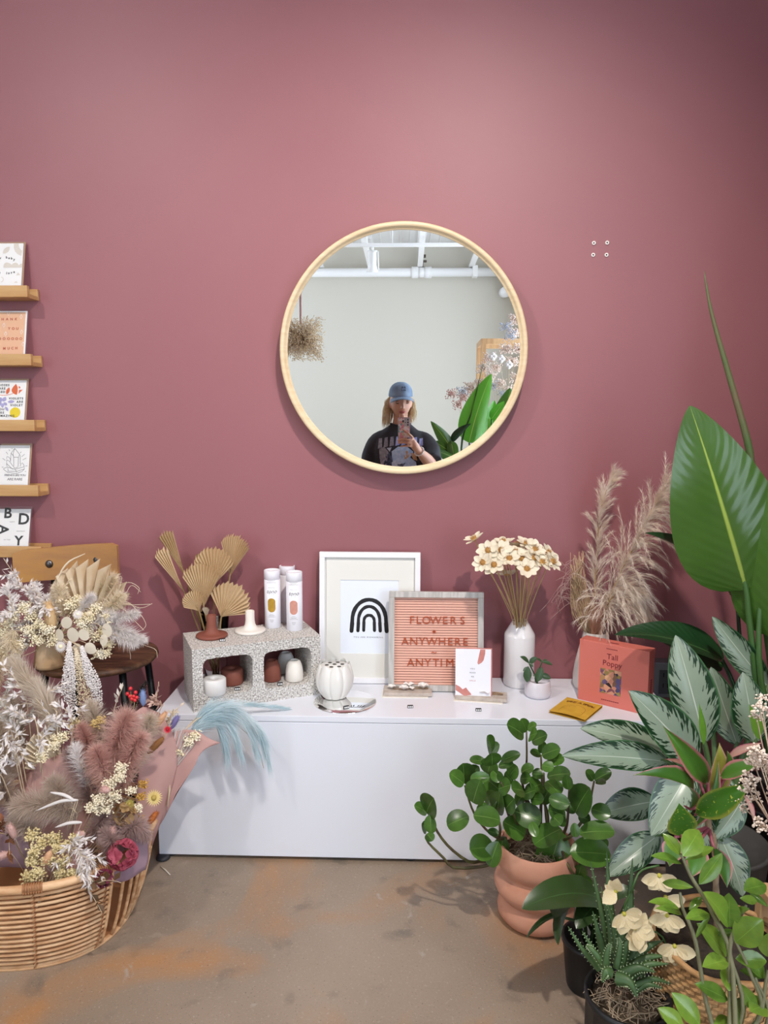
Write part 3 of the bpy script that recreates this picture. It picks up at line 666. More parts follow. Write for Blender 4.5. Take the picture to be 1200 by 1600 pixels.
t = thing('framed_print', 'white framed print of a black brush rainbow leaning on the wall', 'picture frame', mtx=M)
for a, c in border(None, w_, h_, .0175, -.022, 0): MB().box(a, c, bev=.001).build('frame_bar', m_fr, t, smooth=False)
MB().box((-w_ / 2 + .01, -.009, .01), (w_ / 2 - .01, -.004, h_ - .01)).build('backing', m_mat, t, smooth=False)
sx = w_ / 154.0; sz = h_ / 201.0                  # metres per pixel of the photo
F = lambda px, py: ((px - 578) * sx, (1063 - py) * sz)
for a, c in (((511, 905), (533, 1018)), ((622, 905), (645, 1018)), ((511, 870), (645, 905)), ((511, 1018), (645, 1055))):
    (xa, za), (xb, zb) = F(*a), F(*c); MB().box((xa, -.0122, zb), (xb, -.0091, za)).build('mount_board', m_mat, t, smooth=False)
(xa, za), (xb, zb) = F(533, 905), F(622, 1018); pr = MB().box((xa, -.0102, zb), (xb, -.0091, za)).build('print_sheet', m_print, t, smooth=False)
for hw, top, base, bw in ((26.0, 935, 983.5, 6.0), (16.5, 945.5, 983, 5.0), (8.0, 959, 982.5, 4.6)):
    pts = [F(577 - hw * 1.04, base), F(577 - hw * 1.0, base - 12)]
    hh = base - 12 - top
    for i in range(17): a = PI - PI * i / 16; pts.append(F(577 + hw * math.cos(a), base - 14 - (hh - 2) * math.sin(a) ** .9 if math.sin(a) > 0 else base - 14))
    pts += [F(577 + hw * 1.0, base - 12), F(577 + hw * 1.04, base)]
    bm = MB(); bm.strip(pts, [bw * sx * (1 + .08 * math.sin(j * 1.7)) for j in range(len(pts))], z=-.0105)
    for e in (pts[0], pts[-1]): bm.poly([(x, -.0105, z) for x, z in circ(e[0], e[1], bw * sx * .5, 12)])
    bm.build('rainbow_arch', m_ink, t, smooth=False)
text('YOU ARE WONDERFUL', .0068, m_line, t, face_y(*F(576, 993), y=-.0104), spacing=1.45)

# ---- letter board
m_lbf = mat('washed_wood', '#c9c5c1', .6, col2='#aeaaa6', nscale=10, stretch=(12, 12, 1.2), bump=.05, bscale=60); m_felt = mat('pink_felt', '#e6b5a3', .85, sheen=.3); m_letter = mat('rust_letters', '#b0502f', .4)
M, w_, h_ = leaning(607, 1071, 754.5, -.125, -.082, BT, 924)
t = thing('letter_board', 'pink felt letter board in a washed wood frame with rust letters', 'letter board', mtx=M)
for a, c in border(None, w_, h_, .0185, -.022, 0): MB().box(a, c, bev=.0012).build('frame_bar', m_lbf, t, smooth=False)
rg = MB(); nr = 34; x0, x1, z0, z1 = -w_ / 2 + .017, w_ / 2 - .017, .017, h_ - .017; pr_ = []
for i in range(nr):
    za, zb = lerp(z0, z1, i / nr), lerp(z0, z1, (i + 1) / nr); pr_ += [(za, -.004), (lerp(za, zb, .12), -.0085), (lerp(za, zb, .5), -.0105), (lerp(za, zb, .82), -.0085), (lerp(za, zb, .94), -.004)]
pr_.append((z1, -.004))
rg.add([(x, y, z) for z, y in pr_ for x in (x0, x1)], [(2 * i, 2 * i + 1, 2 * i + 3, 2 * i + 2) for i in range(len(pr_) - 1)]); rg.build('felt_panel', m_felt, t, smooth=False)
MB().box((x0, -.004, z0), (x1, -.001, z1)).build('backing', m_felt, t, smooth=False)
sx = w_ / 147.0; sz = h_ / 147.0; G = lambda px, py: ((px - 681) * sx, (1071 - py) * sz)
def letters(s_, xs, py, size):
    for ch, x in zip(s_, xs):
        if ch != ' ': text(ch, size, m_letter, t, face_y(*G(x, py), y=-.0118), name='letter', extrude=.0012, offset=.0)
letters('FLOWERS', (643.5, 654, 666, 680.5, 695, 707.5, 722), 967, .0355)
letters('ANYWHERE', (633, 646.5, 659.5, 674.5, 690.5, 703, 714.5, 726.5), 998.5, .0355)
letters('ANYTIME', (642, 655.5, 668.5, 681, 689.5, 702.5, 719), 1030, .0355)
x, z = G(678, 983.5); a_ = MB()
for i in range(3): a_.strip([(x - .006 * math.cos(i * PI / 3), z - .006 * math.sin(i * PI / 3)), (x + .006 * math.cos(i * PI / 3), z + .006 * math.sin(i * PI / 3))], .003, z=-.0125)
a_.build('letter', m_letter, t, smooth=False)
x, z = G(678, 1014.5); MB().strip([(x - .008, z - .0015), (x - .004, z + .0015), (x, z), (x + .004, z - .0015), (x + .008, z + .0015)], .003, z=-.0125).build('letter', m_letter, t, smooth=False)

# ---- round mirror tray and lotus vase
p = PZ(539, 1097, BT); o = MB().lathe([(0, 0), (.0945, 0), (.0955, .001), (.0955, .0025), (.0945, .0035), (0, .0035)], 64).build('mirror_tray', m_mir, loc=p); tag(o, 'round frameless mirror tray lying under the lotus vase', 'tray')
m_lotus = mat('white_porcelain', '#e7e5e0', .3, coat=.3); p = PZ(523, 1088, BT + .0035)
t = thing('lotus_vase', 'white porcelain lotus pod vase with seven holes on top', 'vase', (p.x, p.y, BT + .0035), .2)
MB().lathe([(0, 0), (.030, 0), (.042, .012), (.051, .035), (.051, .07), (.047, .098), (.043, .101), (0, .103)], 48).build('body', m_lotus, t)
def petal(m):
    mb = MB(); vs = []; fs = []; nu, nv = 8, 9
    for j in range(nv + 1):
        v = j / nv; z = .002 + v * .108; r = [.035, .044, .051, .0555, .0575, .058, .0565, .0535, .0495, .0455][j]
        half = (PI / 8) * (1.02 if v < .75 else 1.02 * (1 - ((v - .75) / .25) ** 3 * .38))
        for i in range(nu + 1):
            u = 2 * i / nu - 1; a = u * half; rr = r - .0022 + .0036 * (1 - abs(u) ** 4); vs.append((rr * math.cos(a), rr * math.sin(a), z - .005 * abs(u) ** 2 * v ** 4))
    for j in range(nv):
        for i in range(nu): fs.append((j * (nu + 1) + i, j * (nu + 1) + i + 1, (j + 1) * (nu + 1) + i + 1, (j + 1) * (nu + 1) + i))
    mb.add(vs, fs); return mb.mesh('petal', m)
pm = petal(m_lotus)
for i in range(8): inst('petal', pm, t, Matrix.Rotation(i * PI / 4, 4, 'Z'))
hm = MB().lathe([(0, 0), (.0062, 0), (.0062, .0006), (0, .0006)], 14).mesh('stem_hole', mat('hole_shadow', '#4a4641', .8))
for i in range(7):
    a = (i - 1) * PI / 3; r = 0 if i == 0 else .024; inst('stem_hole', hm, t, Matrix.Translation((r * math.cos(a), r * math.sin(a), .1032 - r * .05)))
price_tag(541, 1107, BT + .0035, 'tiny black price tag on the mirror tray', .5)
# ---- clay flower hair pins on stone tiles
m_slab = mat('stone_tile', '#c6bab0', .8, col2='#b3a69c', nscale=60, bump=.1, bscale=150); m_clay = mat('white_clay', '#ece8e4', .6); m_pin = mat('gold_pin', '#a58459', .35, metal=.8); m_bk = mat('cream_paper', '#e9e2d8', .7)
pe = leaf_mesh('petal', m_clay, W=.95, prof='obovate', nl=5, nw=4, cup=.7, droop=.5)
def hairpin_tile(px, py, rz, label, w, d, flowers, plabel):
    p = PZ(px, py, BT); t = thing('stone_tile', label, 'tile', p, rz, 'stone tiles under hair pins')
    MB().box((-w / 2, -d / 2, .0022), (w / 2, d / 2, .013), bev=.0012).build('slab', m_slab, t, smooth=False)
    MB().box((-w / 2 - .004, -d / 2 - .008, 0), (w / 2 - .012, d / 2 - .01, .0018)).build('backing_card', m_bk, t, smooth=False)
    q = thing('hair_pin', plabel, 'hair pin', (p.x, p.y, BT + .013), rz, 'clay flower hair pins')
    MB().tube([(-w * .38, .004, .004), (w * .3, .012, .004), (w * .42, .004, .004)], .0012, 6).tube([(-w * .3, -.008, .003), (w * .25, .001, .003), (w * .42, -.002, .003)], .0012, 6).build('pin', m_pin, q)
    for (x, y, r, k) in flowers:
        for i in range(k):
            a = 2 * PI * i / k + x * 50; d_ = V((math.cos(a), math.sin(a), .45)); inst('petal', pe, q, frame(d_, (0, 0, 1), (x, y, .003), r * rnd(.9, 1.1)))
        MB().ball((x, y, .007), .003).build('flower_centre', m_clay, q)
hairpin_tile(637, 1083, .0, 'stone tile with clay flowers in front of the letter board', .152, .068, ((-.052, -.002, .016, 5), (-.012, -.012, .02, 3), (.004, .014, .02, 4), (.014, -.012, .013, 3), (.048, .004, .022, 5)), 'clay flower hair pin below the word anytime')
hairpin_tile(752, 1091, -.14, 'stone tile with heart petals in front of the white vase', .158, .062, ((-.04, .016, .016, 4), (-.008, .026, .014, 4), (.012, -.006, .022, 4)), 'clay heart petal hair pin by the small white pot')
price_tag(641, 1106, BT, 'tiny black price tag before the left stone tile', .1); price_tag(747.5, 1111, BT, 'tiny black price tag before the right stone tile', 0)
# ---- small card
M, w_, h_ = leaning(711.5, 1083, 767, -.205, -.185, BT, 1014)
t = thing('greeting_card', 'white card with blush brush strokes leaning on the letter board', 'card', mtx=M @ Matrix.Rotation(-.06, 4, 'Z'))
MB().box((-w_ / 2, -.002, 0), (w_ / 2, 0, h_), bev=.0004).build('card_sheet', mat('white_card_cool', '#eeeef6', .55), t, smooth=False)
m_bl = mat('blush_print', '#cf8c84', .6, col2='#c27a72', nscale=40)
MB().box((-w_ / 2 + .004, .0005, .001), (w_ / 2 + .0035, .002, h_ + .003)).build('envelope', m_bl, t, smooth=False)
Hh = lambda u, v: ((u / 860.0 - .5) * w_, h_ * (1 - v / 1080.0))   # crop pixels of the card
fill(t, [Hh(*p_) for p_ in ((600, 5), (570, 120), (530, 290), (550, 325), (590, 310), (640, 280), (680, 230), (715, 100), (720, 5))], m_bl, y=-.0024)
fill(t, [Hh(*p_) for p_ in ((5, 760), (100, 800), (180, 860), (260, 820), (300, 870), (380, 950), (390, 975), (300, 985), (230, 1010), (100, 930), (5, 880))], m_bl, y=-.0024)
for i, s_ in enumerate(('YOU', 'MAKE', 'ME', 'SMILE')): text(s_, .0058, m_line if i < 3 else m_bl, t, face_y(*Hh(415, 420 + i * 84), y=-.0024), spacing=1.35)

# ---- white bottle vase with wooden flowers
m_vase = mat('white_glaze', '#e8e6e8', .18, coat=.4); p = PZ(810, 1069, BT); VW = p
o = MB().lathe([(0, 0), (.046, 0), (.0485, .002), (.0495, .006), (.0495, .165), (.048, .172), (.029, .205), (.0265, .208), (.0255, .2135), (.024, .215), (.0225, .2135), (.0225, .205), (.04, .17), (.044, .02), (0, .018)], 48).build('bottle_vase', m_vase, loc=p); tag(o, 'glossy white bottle vase full of cream wooden flowers', 'vase')
m_petal = mat('cream_petal', '#ece3cd', .7, trans=.15); m_ctr = mat('tan_stamen', '#b08347', .8, col2='#c99a58', nscale=400); m_stick = mat('pale_stick', '#bda071', .7)
pw = leaf_mesh('petal', m_petal, W=.62, prof='obovate', nl=6, nw=4, cup=.35, droop=-.5)
cn = MB()
cn.ball((0, 0, .002), (.0078, .0078, .006), n=10)
for i in range(46):
    a = i * 2.4; r = .0075 * math.sqrt(i / 46); cn.blade((r * math.cos(a), r * math.sin(a), .005), (r * 30 * math.cos(a), r * 30 * math.sin(a), 1), .0075, .0016, k=2)
cn = cn.mesh('flower_centre', m_ctr)
def C7(x, y, d): return PY(730 + x / 8.0, 830 + y / 8.0, d)
wf = [((90, 105), -.16, (-.5, -.1, 1), 'wooden flower set apart above the letter board'), ((265, 245), -.20, (-.3, -.75, .6), 0), ((200, 395), -.22, (-.5, -.75, .45), 0), ((340, 425), -.23, (-.35, -.8, .6), 0), ((425, 245), -.20, (-.1, -.75, .6), 0),
      ((450, 145), -.15, (-.2, -.1, 1), 0), ((525, 345), -.22, (0, -.7, .75), 0), ((600, 235), -.15, (0, -.1, 1), 0), ((680, 350), -.21, (.1, -.75, .65), 0), ((745, 475), -.24, (.05, -.8, .62), 'wooden flower hanging lowest at the front of the bunch'), ((740, 165), -.16, (.1, -.25, 1), 0),
      ((845, 235), -.19, (.25, -.6, .8), 0), ((840, 340), -.21, (.15, -.7, .7), 0), ((1010, 275), -.16, (.6, -.3, .7), 0), ((1060, 380), -.20, (.65, -.5, .45), 'wooden flower leaning farthest right of the bunch'), ((930, 390), -.22, (.5, -.5, .6), 0), ((600, 270), -.19, (0, -.4, .9), 0), ((350, 170), -.13, (-.4, 0, 1), 0), ((780, 400), -.17, (.2, -.2, 1), 0), ((500, 540), -.13, (-.1, .3, .8), 0), ((620, 180), -.12, (.1, .2, 1), 0), ((400, 330), -.17, (-.3, -.2, .9), 0)]
_ord = ['first', 'second', 'third', 'fourth', 'fifth', 'sixth', 'seventh', 'eighth', 'ninth', 'tenth', 'eleventh', 'twelfth', 'thirteenth']
for row, test in (('facing the camera', lambda f: f[2][1] < -.45), ('turned upwards', lambda f: f[2][1] >= -.45)):
    for k_, f in enumerate(sorted([f for f in wf if not f[3] and test(f)], key=lambda f: f[0][0])): wf[wf.index(f)] = f[:3] + ('cream wooden flower %s, %s from the left' % (row, _ord[k_]),)
for i, (c, d, nn, lb) in enumerate(wf):
    q = C7(*c, d); nn = V(nn).normalized(); foot = V((VW.x + rnd(-.012, .012), VW.y + rnd(-.012, .012), BT + .03)); neck = V((VW.x + (q.x - VW.x) * .13 + rnd(-.006, .006), VW.y + (q.y - VW.y) * .2, BT + .212))
    t = thing('wooden_flower', lb or 'cream wooden daisy with a tan centre in the white bottle vase', 'flower', foot, group='cream wooden flowers in the bottle vase')
    st = MB().tube(bez([foot, neck, q - nn * .012, q - nn * .001], 8), .0017, 6).build('stem', m_stick, t, world=True)
    A = frame(V((1, 0, 0)) - nn * nn.x, nn, q, 1.0)
    inst('flower_centre', cn, t, A @ Matrix.Scale(1.2, 4), world=True)
    for k_ in range(8):
        a = 2 * PI * k_ / 8 + rnd(-.1, .1); dd = A.to_3x3() @ V((math.cos(a), math.sin(a), rnd(.1, .45))); inst('petal', pw, t, frame(dd, nn, q - nn * (.001 * (k_ % 2)), .0365 * rnd(.9, 1.1)), world=True)

# ---- small pot with a sprig
m_pot = mat('pearl_glaze', '#dcd7de', .2, coat=.5); p = PZ(840, 1087, BT); SP = p
o = MB().lathe([(0, 0), (.034, 0), (.039, .003), (.0415, .012), (.041, .03), (.038, .048), (.036, .052), (.0345, .051), (.0355, .045), (.036, .036), (0, .034)], 40).build('small_pot', m_pot, loc=p); tag(o, 'small pearl white pot beside the bottle vase', 'pot')
m_jade = mat('jade_leaf', '#47633f', .35, col2='#2f4a33', nscale=30, trans=.08)
jl = leaf_mesh('leaf', m_jade, W=.52, prof='ellip', nl=7, nw=4, cup=.3, droop=.5)
t = thing('potted_sprig', 'small dark green succulent sprig in the pearl pot', 'plant', SP + V((0, 0, .03)))
def J(x, y, d): return PY(700 + x / 3.158, 740 + y / 3.158, d)
for a, b in (((430, 1000), (400, 935)), ((440, 1000), (465, 925)), ((430, 1010), (445, 960))): MB().tube(bez([SP + V((0, 0, .033)), J(*a, SP.y), J(*b, SP.y - .005)], 6), .0022, 6).build('stem', m_jade, t, world=True)
for a, b, d in (((400, 935), (355, 903), 0), ((400, 938), (440, 905), .01), ((400, 935), (420, 955), -.01), ((465, 930), (435, 915), .01), ((465, 930), (515, 945), -.01), ((465, 925), (490, 920), .01), ((395, 950), (390, 1030), -.02), ((465, 955), (440, 1028), -.025), ((400, 955), (370, 975), 0), ((450, 990), (508, 1012), -.01), ((440, 990), (420, 1000), -.02)):
    leaf_between('leaf', jl, J(*a, SP.y + d), J(*b, SP.y + d - .006), t, roll=rnd(-.3, .3))

# ---- yellow folded card
m_mus = mat('mustard_card', '#d3a838', .7, col2='#c69a2c', nscale=20); m_brn = mat('brown_ink', '#7c4f16', .7)
c0, c1, c2, c3 = PZ(857, 1114, BT), PZ(914, 1126.5, BT + .004), PZ(928, 1101.5, BT + .004), PZ(875, 1088.5, BT + .004)
ux = (c1 - c0); uy = (c3 - c0); wz, hz = ux.length, uy.length; rz = math.atan2(ux.y, ux.x)
t = thing('folded_card', 'mustard yellow folded card lying before the coral box', 'card', (c0.x, c0.y, BT), rz)
sk = uy.dot(ux.normalized()) / hz * 0; vs = []; nx = 10
for zz in (0, 1):
    for j in (0, 1):
        for i in range(nx + 1): u = i / nx; vs.append((u * wz, j * hz, (.0012 if zz == 0 else .004 + .004 * (1 - j) * math.sin(PI * u) + .0015 * j + .002)))
n1 = nx + 1; fs = []
for zz in (0, 2 * n1): fs += [(zz + i, zz + i + 1, zz + n1 + i + 1, zz + n1 + i) for i in range(nx)]
fs += [(n1 + i, n1 + i + 1, 3 * n1 + i + 1, 3 * n1 + i) for i in range(nx)]
MB().add(vs, fs).build('card_sheet', m_mus, t, smooth=False)
for i, ch in enumerate('TAKE A BREAK'):
    u = .14 + i * .066; v = .80 - (abs(i - 5.5) / 5.5) ** 2 * .06
    if ch != ' ': text(ch, hz * .15, m_brn, t, Matrix.Translation((u * wz, v * hz, .0088)), extrude=0)
ar = [(.2, .12), (.2, .38)] + [(.5 - .3 * math.cos(a * PI / 10), .38 + .26 * math.sin(a * PI / 10)) for a in range(11)] + [(.8, .12), (.2, .12)]
def flat(pts, w, name='printed_line'): MB().strip([(x * wz, y * hz) for x, y in pts], w, Matrix.Translation((0, 0, .0086)) @ Matrix.Rotation(-PI / 2, 4, 'X') ).build(name, m_brn, t, smooth=False)
flat(ar, .0007); flat([(.42 + .1 * math.cos(a * .6), .5 + .06 * math.sin(a * .6)) for a in range(12)], .0006); flat([(.2, .36), (.4, .3), (.6, .34), (.8, .3)], .0006); flat([(.26, .18), (.74, .18)], .0009)

# ---- coral puzzle box
m_coral = mat('coral_box', '#d8776a', .45); m_wine = mat('wine_ink', '#7e2530', .5)
c0 = PZ(902.5, 1092, BT); c1 = PZ(985, 1112, BT); rz = math.atan2(c1.y - c0.y, c1.x - c0.x); Wd = .213; Hd = .192; Dd = .05
t = thing('puzzle_box', 'coral pink box with flower picture reading Tall Poppy', 'box', (c0.x, c0.y, BT), rz)
MB().box((0, 0, 0), (Wd, Dd, Hd), bev=.0012).build('box_body', m_coral, t, smooth=False)
pq = Matrix.Translation((0, -.0006, 0))
def photo_mat():
    m = bpy.data.materials.new('flower_photo'); m.use_nodes = True; nt = m.node_tree; N = nt.nodes; L = nt.links; b = N['Principled BSDF']; b.inputs['Roughness'].default_value = .4
    tc = N.new('ShaderNodeTexCoord'); v = N.new('ShaderNodeTexVoronoi'); v.inputs['Scale'].default_value = 75; L.new(tc.outputs['Object'], v.inputs['Vector'])
    sp = N.new('ShaderNodeSeparateColor'); L.new(v.outputs['Color'], sp.inputs[0]); r = N.new('ShaderNodeValToRGB'); L.new(sp.outputs[0], r.inputs[0]); e = r.color_ramp.elements
    e[0].color = lin('#2b2433'); e[1].color = lin('#e3b08a'); e[0].position = .05; e[1].position = .95
    for p_, c in ((.25, '#5d5a8c'), (.45, '#7c4a55'), (.6, '#9a8a4a'), (.78, '#d08a78')): x = e.new(p_); x.color = lin(c)
    L.new(r.outputs[0], b.inputs['Base Color']); return m
u = lambda px: (px - 904) / (1006 - 904) * Wd
MB().box((Wd * .325, -.0008, Hd * .20), (Wd * .625, -.0002, Hd * .60)).build('flower_picture', photo_mat(), t, smooth=False)
text('Tall', .024, m_wine, t, face_y(Wd * .49, Hd * .80, -.0006)); text('Poppy', .024, m_wine, t, face_y(Wd * .49, Hd * .69, -.0006))
for z, wd in ((.92, .16), (.085, .26)):
    for j in range(9): MB().box((Wd * (.48 - wd / 2 + wd * j / 9), -.0006, Hd * z), (Wd * (.48 - wd / 2 + wd * (j + .72) / 9), -.0001, Hd * z + .0024)).build('fine_print', m_wine, t, smooth=False)
MB().box((Wd * .42, Dd * .3, Hd + .0001), (Wd * .54, Dd * .42, Hd + .0006)).build('fine_print', m_wine, t, smooth=False)
for j in range(7): MB().box((Wd + .0001, Dd * .4, Hd * (.3 + j * .035)), (Wd + .0006, Dd * .6, Hd * (.325 + j * .035))).build('fine_print', m_wine, t, smooth=False)

# ---- tall white vase with pampas
m_vase2 = mat('matte_white_vase', '#dcd6d0', .45); pv = PY(930, 1052, -.10); VP = V((pv.x, -.085, BT))
o = MB().lathe([(0, 0), (.055, 0), (.0615, .003), (.066, .015), (.0665, .04), (.0615, .08), (.052, .125), (.043, .16), (.038, .185), (.0365, .187), (.035, .185), (.04, .155), (.058, .07), (.06, .02), (0, .012)], 48).build('pampas_vase', m_vase2, loc=VP); tag(o, 'tall tapered white vase of pampas grass behind the coral box', 'vase')
m_pam = mat('cream_pampas', '#faf2e8', .85, col2='#f0e2d0', nscale=20, trans=.42); m_pam2 = mat('blush_grass', '#d8a88e', .85, trans=.3); m_pam3 = mat('tan_grass', '#cbb08c', .85, trans=.2)
vt = VP + V((0, 0, .02))
def stemthing(name, label, cat, group, spine, r, m, foot=None):
    f = V(foot if foot is not None else spine[0]); t = thing(name, label, cat, f, group=group)
    MB().tube(bez(spine, 14), [lerp(r, r * .4, i / 14) for i in range(15)], 6).build('stem', m, t, world=True); return t
G1 = 'grasses in the tall white vase'
def Q(x, y, d): return PY(x, y, d)
sp1 = [vt, VP + V((-.008, 0, .19)), Q(932, 880, -.10), Q(938, 800, -.12), Q(958, 738, -.13)]
t = stemthing('pampas_grass', 'upright narrow cream pampas plume rising from the white vase', 'pampas grass', G1, sp1, .003, m_stem)
locks(MB(), sp1[1:], 70, .095, 60, .034, .0012, droop=.9, spread=.4, fwd=1.0, t0=.15, bias=V((.25, -.1, 0))).build('plume', m_pam, t, world=True)
sp2 = [vt, VP + V((.008, 0, .19)), Q(965, 905, -.16), Q(1010, 815, -.21), Q(1055, 735, -.23)]
t = stemthing('pampas_grass', 'largest cream pampas plume arching to the right, long drooping strands', 'pampas grass', G1, sp2, .0035, m_stem)
b_ = MB(); locks(b_, sp2[1:], 150, .19, 70, .040, .0012, droop=1.9, spread=.55, fwd=.9, t0=.08, bias=V((.45, -.25, -.05))); b_.build('plume', m_pam, t, world=True)
sp3 = [vt, VP + V((.012, -.01, .19)), Q(955, 935, -.16), Q(985, 925, -.17), Q(1005, 955, -.18)]
t = stemthing('pampas_grass', 'low pampas plume drooping over the top of the coral box', 'pampas grass', G1, sp3, .003, m_stem)
locks(MB(), sp3[1:], 90, .15, 64, .038, .0012, droop=2.0, spread=.6, fwd=.6, t0=.05, bias=V((.2, -.2, -.1))).build('plume', m_pam, t, world=True)
t = stemthing('grass_bunch', 'blush pink tuft of fine grass at the vase mouth', 'grass', G1, [vt, VP + V((-.005, -.02, .19)), Q(925, 945, -.15)], .002, m_stem); b_ = MB()
for i in range(420): b_.blade(VP + V((rnd(-.02, .015), rnd(-.03, 0), .185)), V((rnd(-.25, .45), rnd(-.4, .1), 1)), rnd(.06, .15), .0011, droop=.3, k=3)
b_.build('plume', m_pam2, t, world=True)
t = stemthing('grass_bunch', 'thin tan curly grass spilling left from the white vase', 'grass', G1, [vt, VP + V((-.02, 0, .19)), Q(905, 900, -.09)], .0015, m_stem); b_ = MB()
for i in range(70): b_.tube(bez([VP + V((rnd(-.03, .0), rnd(-.02, .02), .17)), Q(rnd(893, 925), rnd(930, 960), -.09), Q(rnd(890, 915), rnd(860, 910), rnd(-.12, -.06))], 8), .0009, 4)
b_.build('straw', m_pam3, t, world=True); b_ = MB()
for i in range(34):
    a = Q(rnd(893, 915), rnd(880, 960), -.09); s_ = rnd(.03, .09); an = rnd(1.6, 4.2); e = a + V((-s_ * rnd(.5, 1.1), rnd(-.05, .03), s_ * rnd(-.7, .9))); f = e + V((rnd(-.04, .03), rnd(-.02, .02), rnd(-.06, .04)))
    b_.tube(bez([a, a.lerp(e, .5) + V((0, 0, rnd(0, .03))), e, f], 8), .0007, 4)
b_.build('curl', mat('mauve_curl', '#b99a94', .8), t, world=True)
# ---- outlet box on the wall
m_stl = mat('grey_metal', '#767b82', .4, metal=.4); p0, p1 = PY(1019, 1090, -.05), PY(1058, 1036, -.05)
t = thing('outlet_box', 'grey metal outlet box on the wall right of the coral box', 'outlet', (p0.x, -.05, p0.z)); ww, hh = p1.x - p0.x, p1.z - p0.z
MB().box((0, 0, 0), (ww, .05, hh), bev=.002).build('casing', m_stl, t, smooth=False)
MB().box((ww * .26, -.002, hh * .12), (ww * .95, 0, hh * .8)).build('socket_plate', mat('dark_socket', '#3f4348', .5), t, smooth=False)
for z in (.3, .6):
    for x in (.42, .62): MB().box((ww * x, -.0026, hh * z), (ww * x + .003, -.002, hh * z + .014)).build('slot', m_black, t, smooth=False)

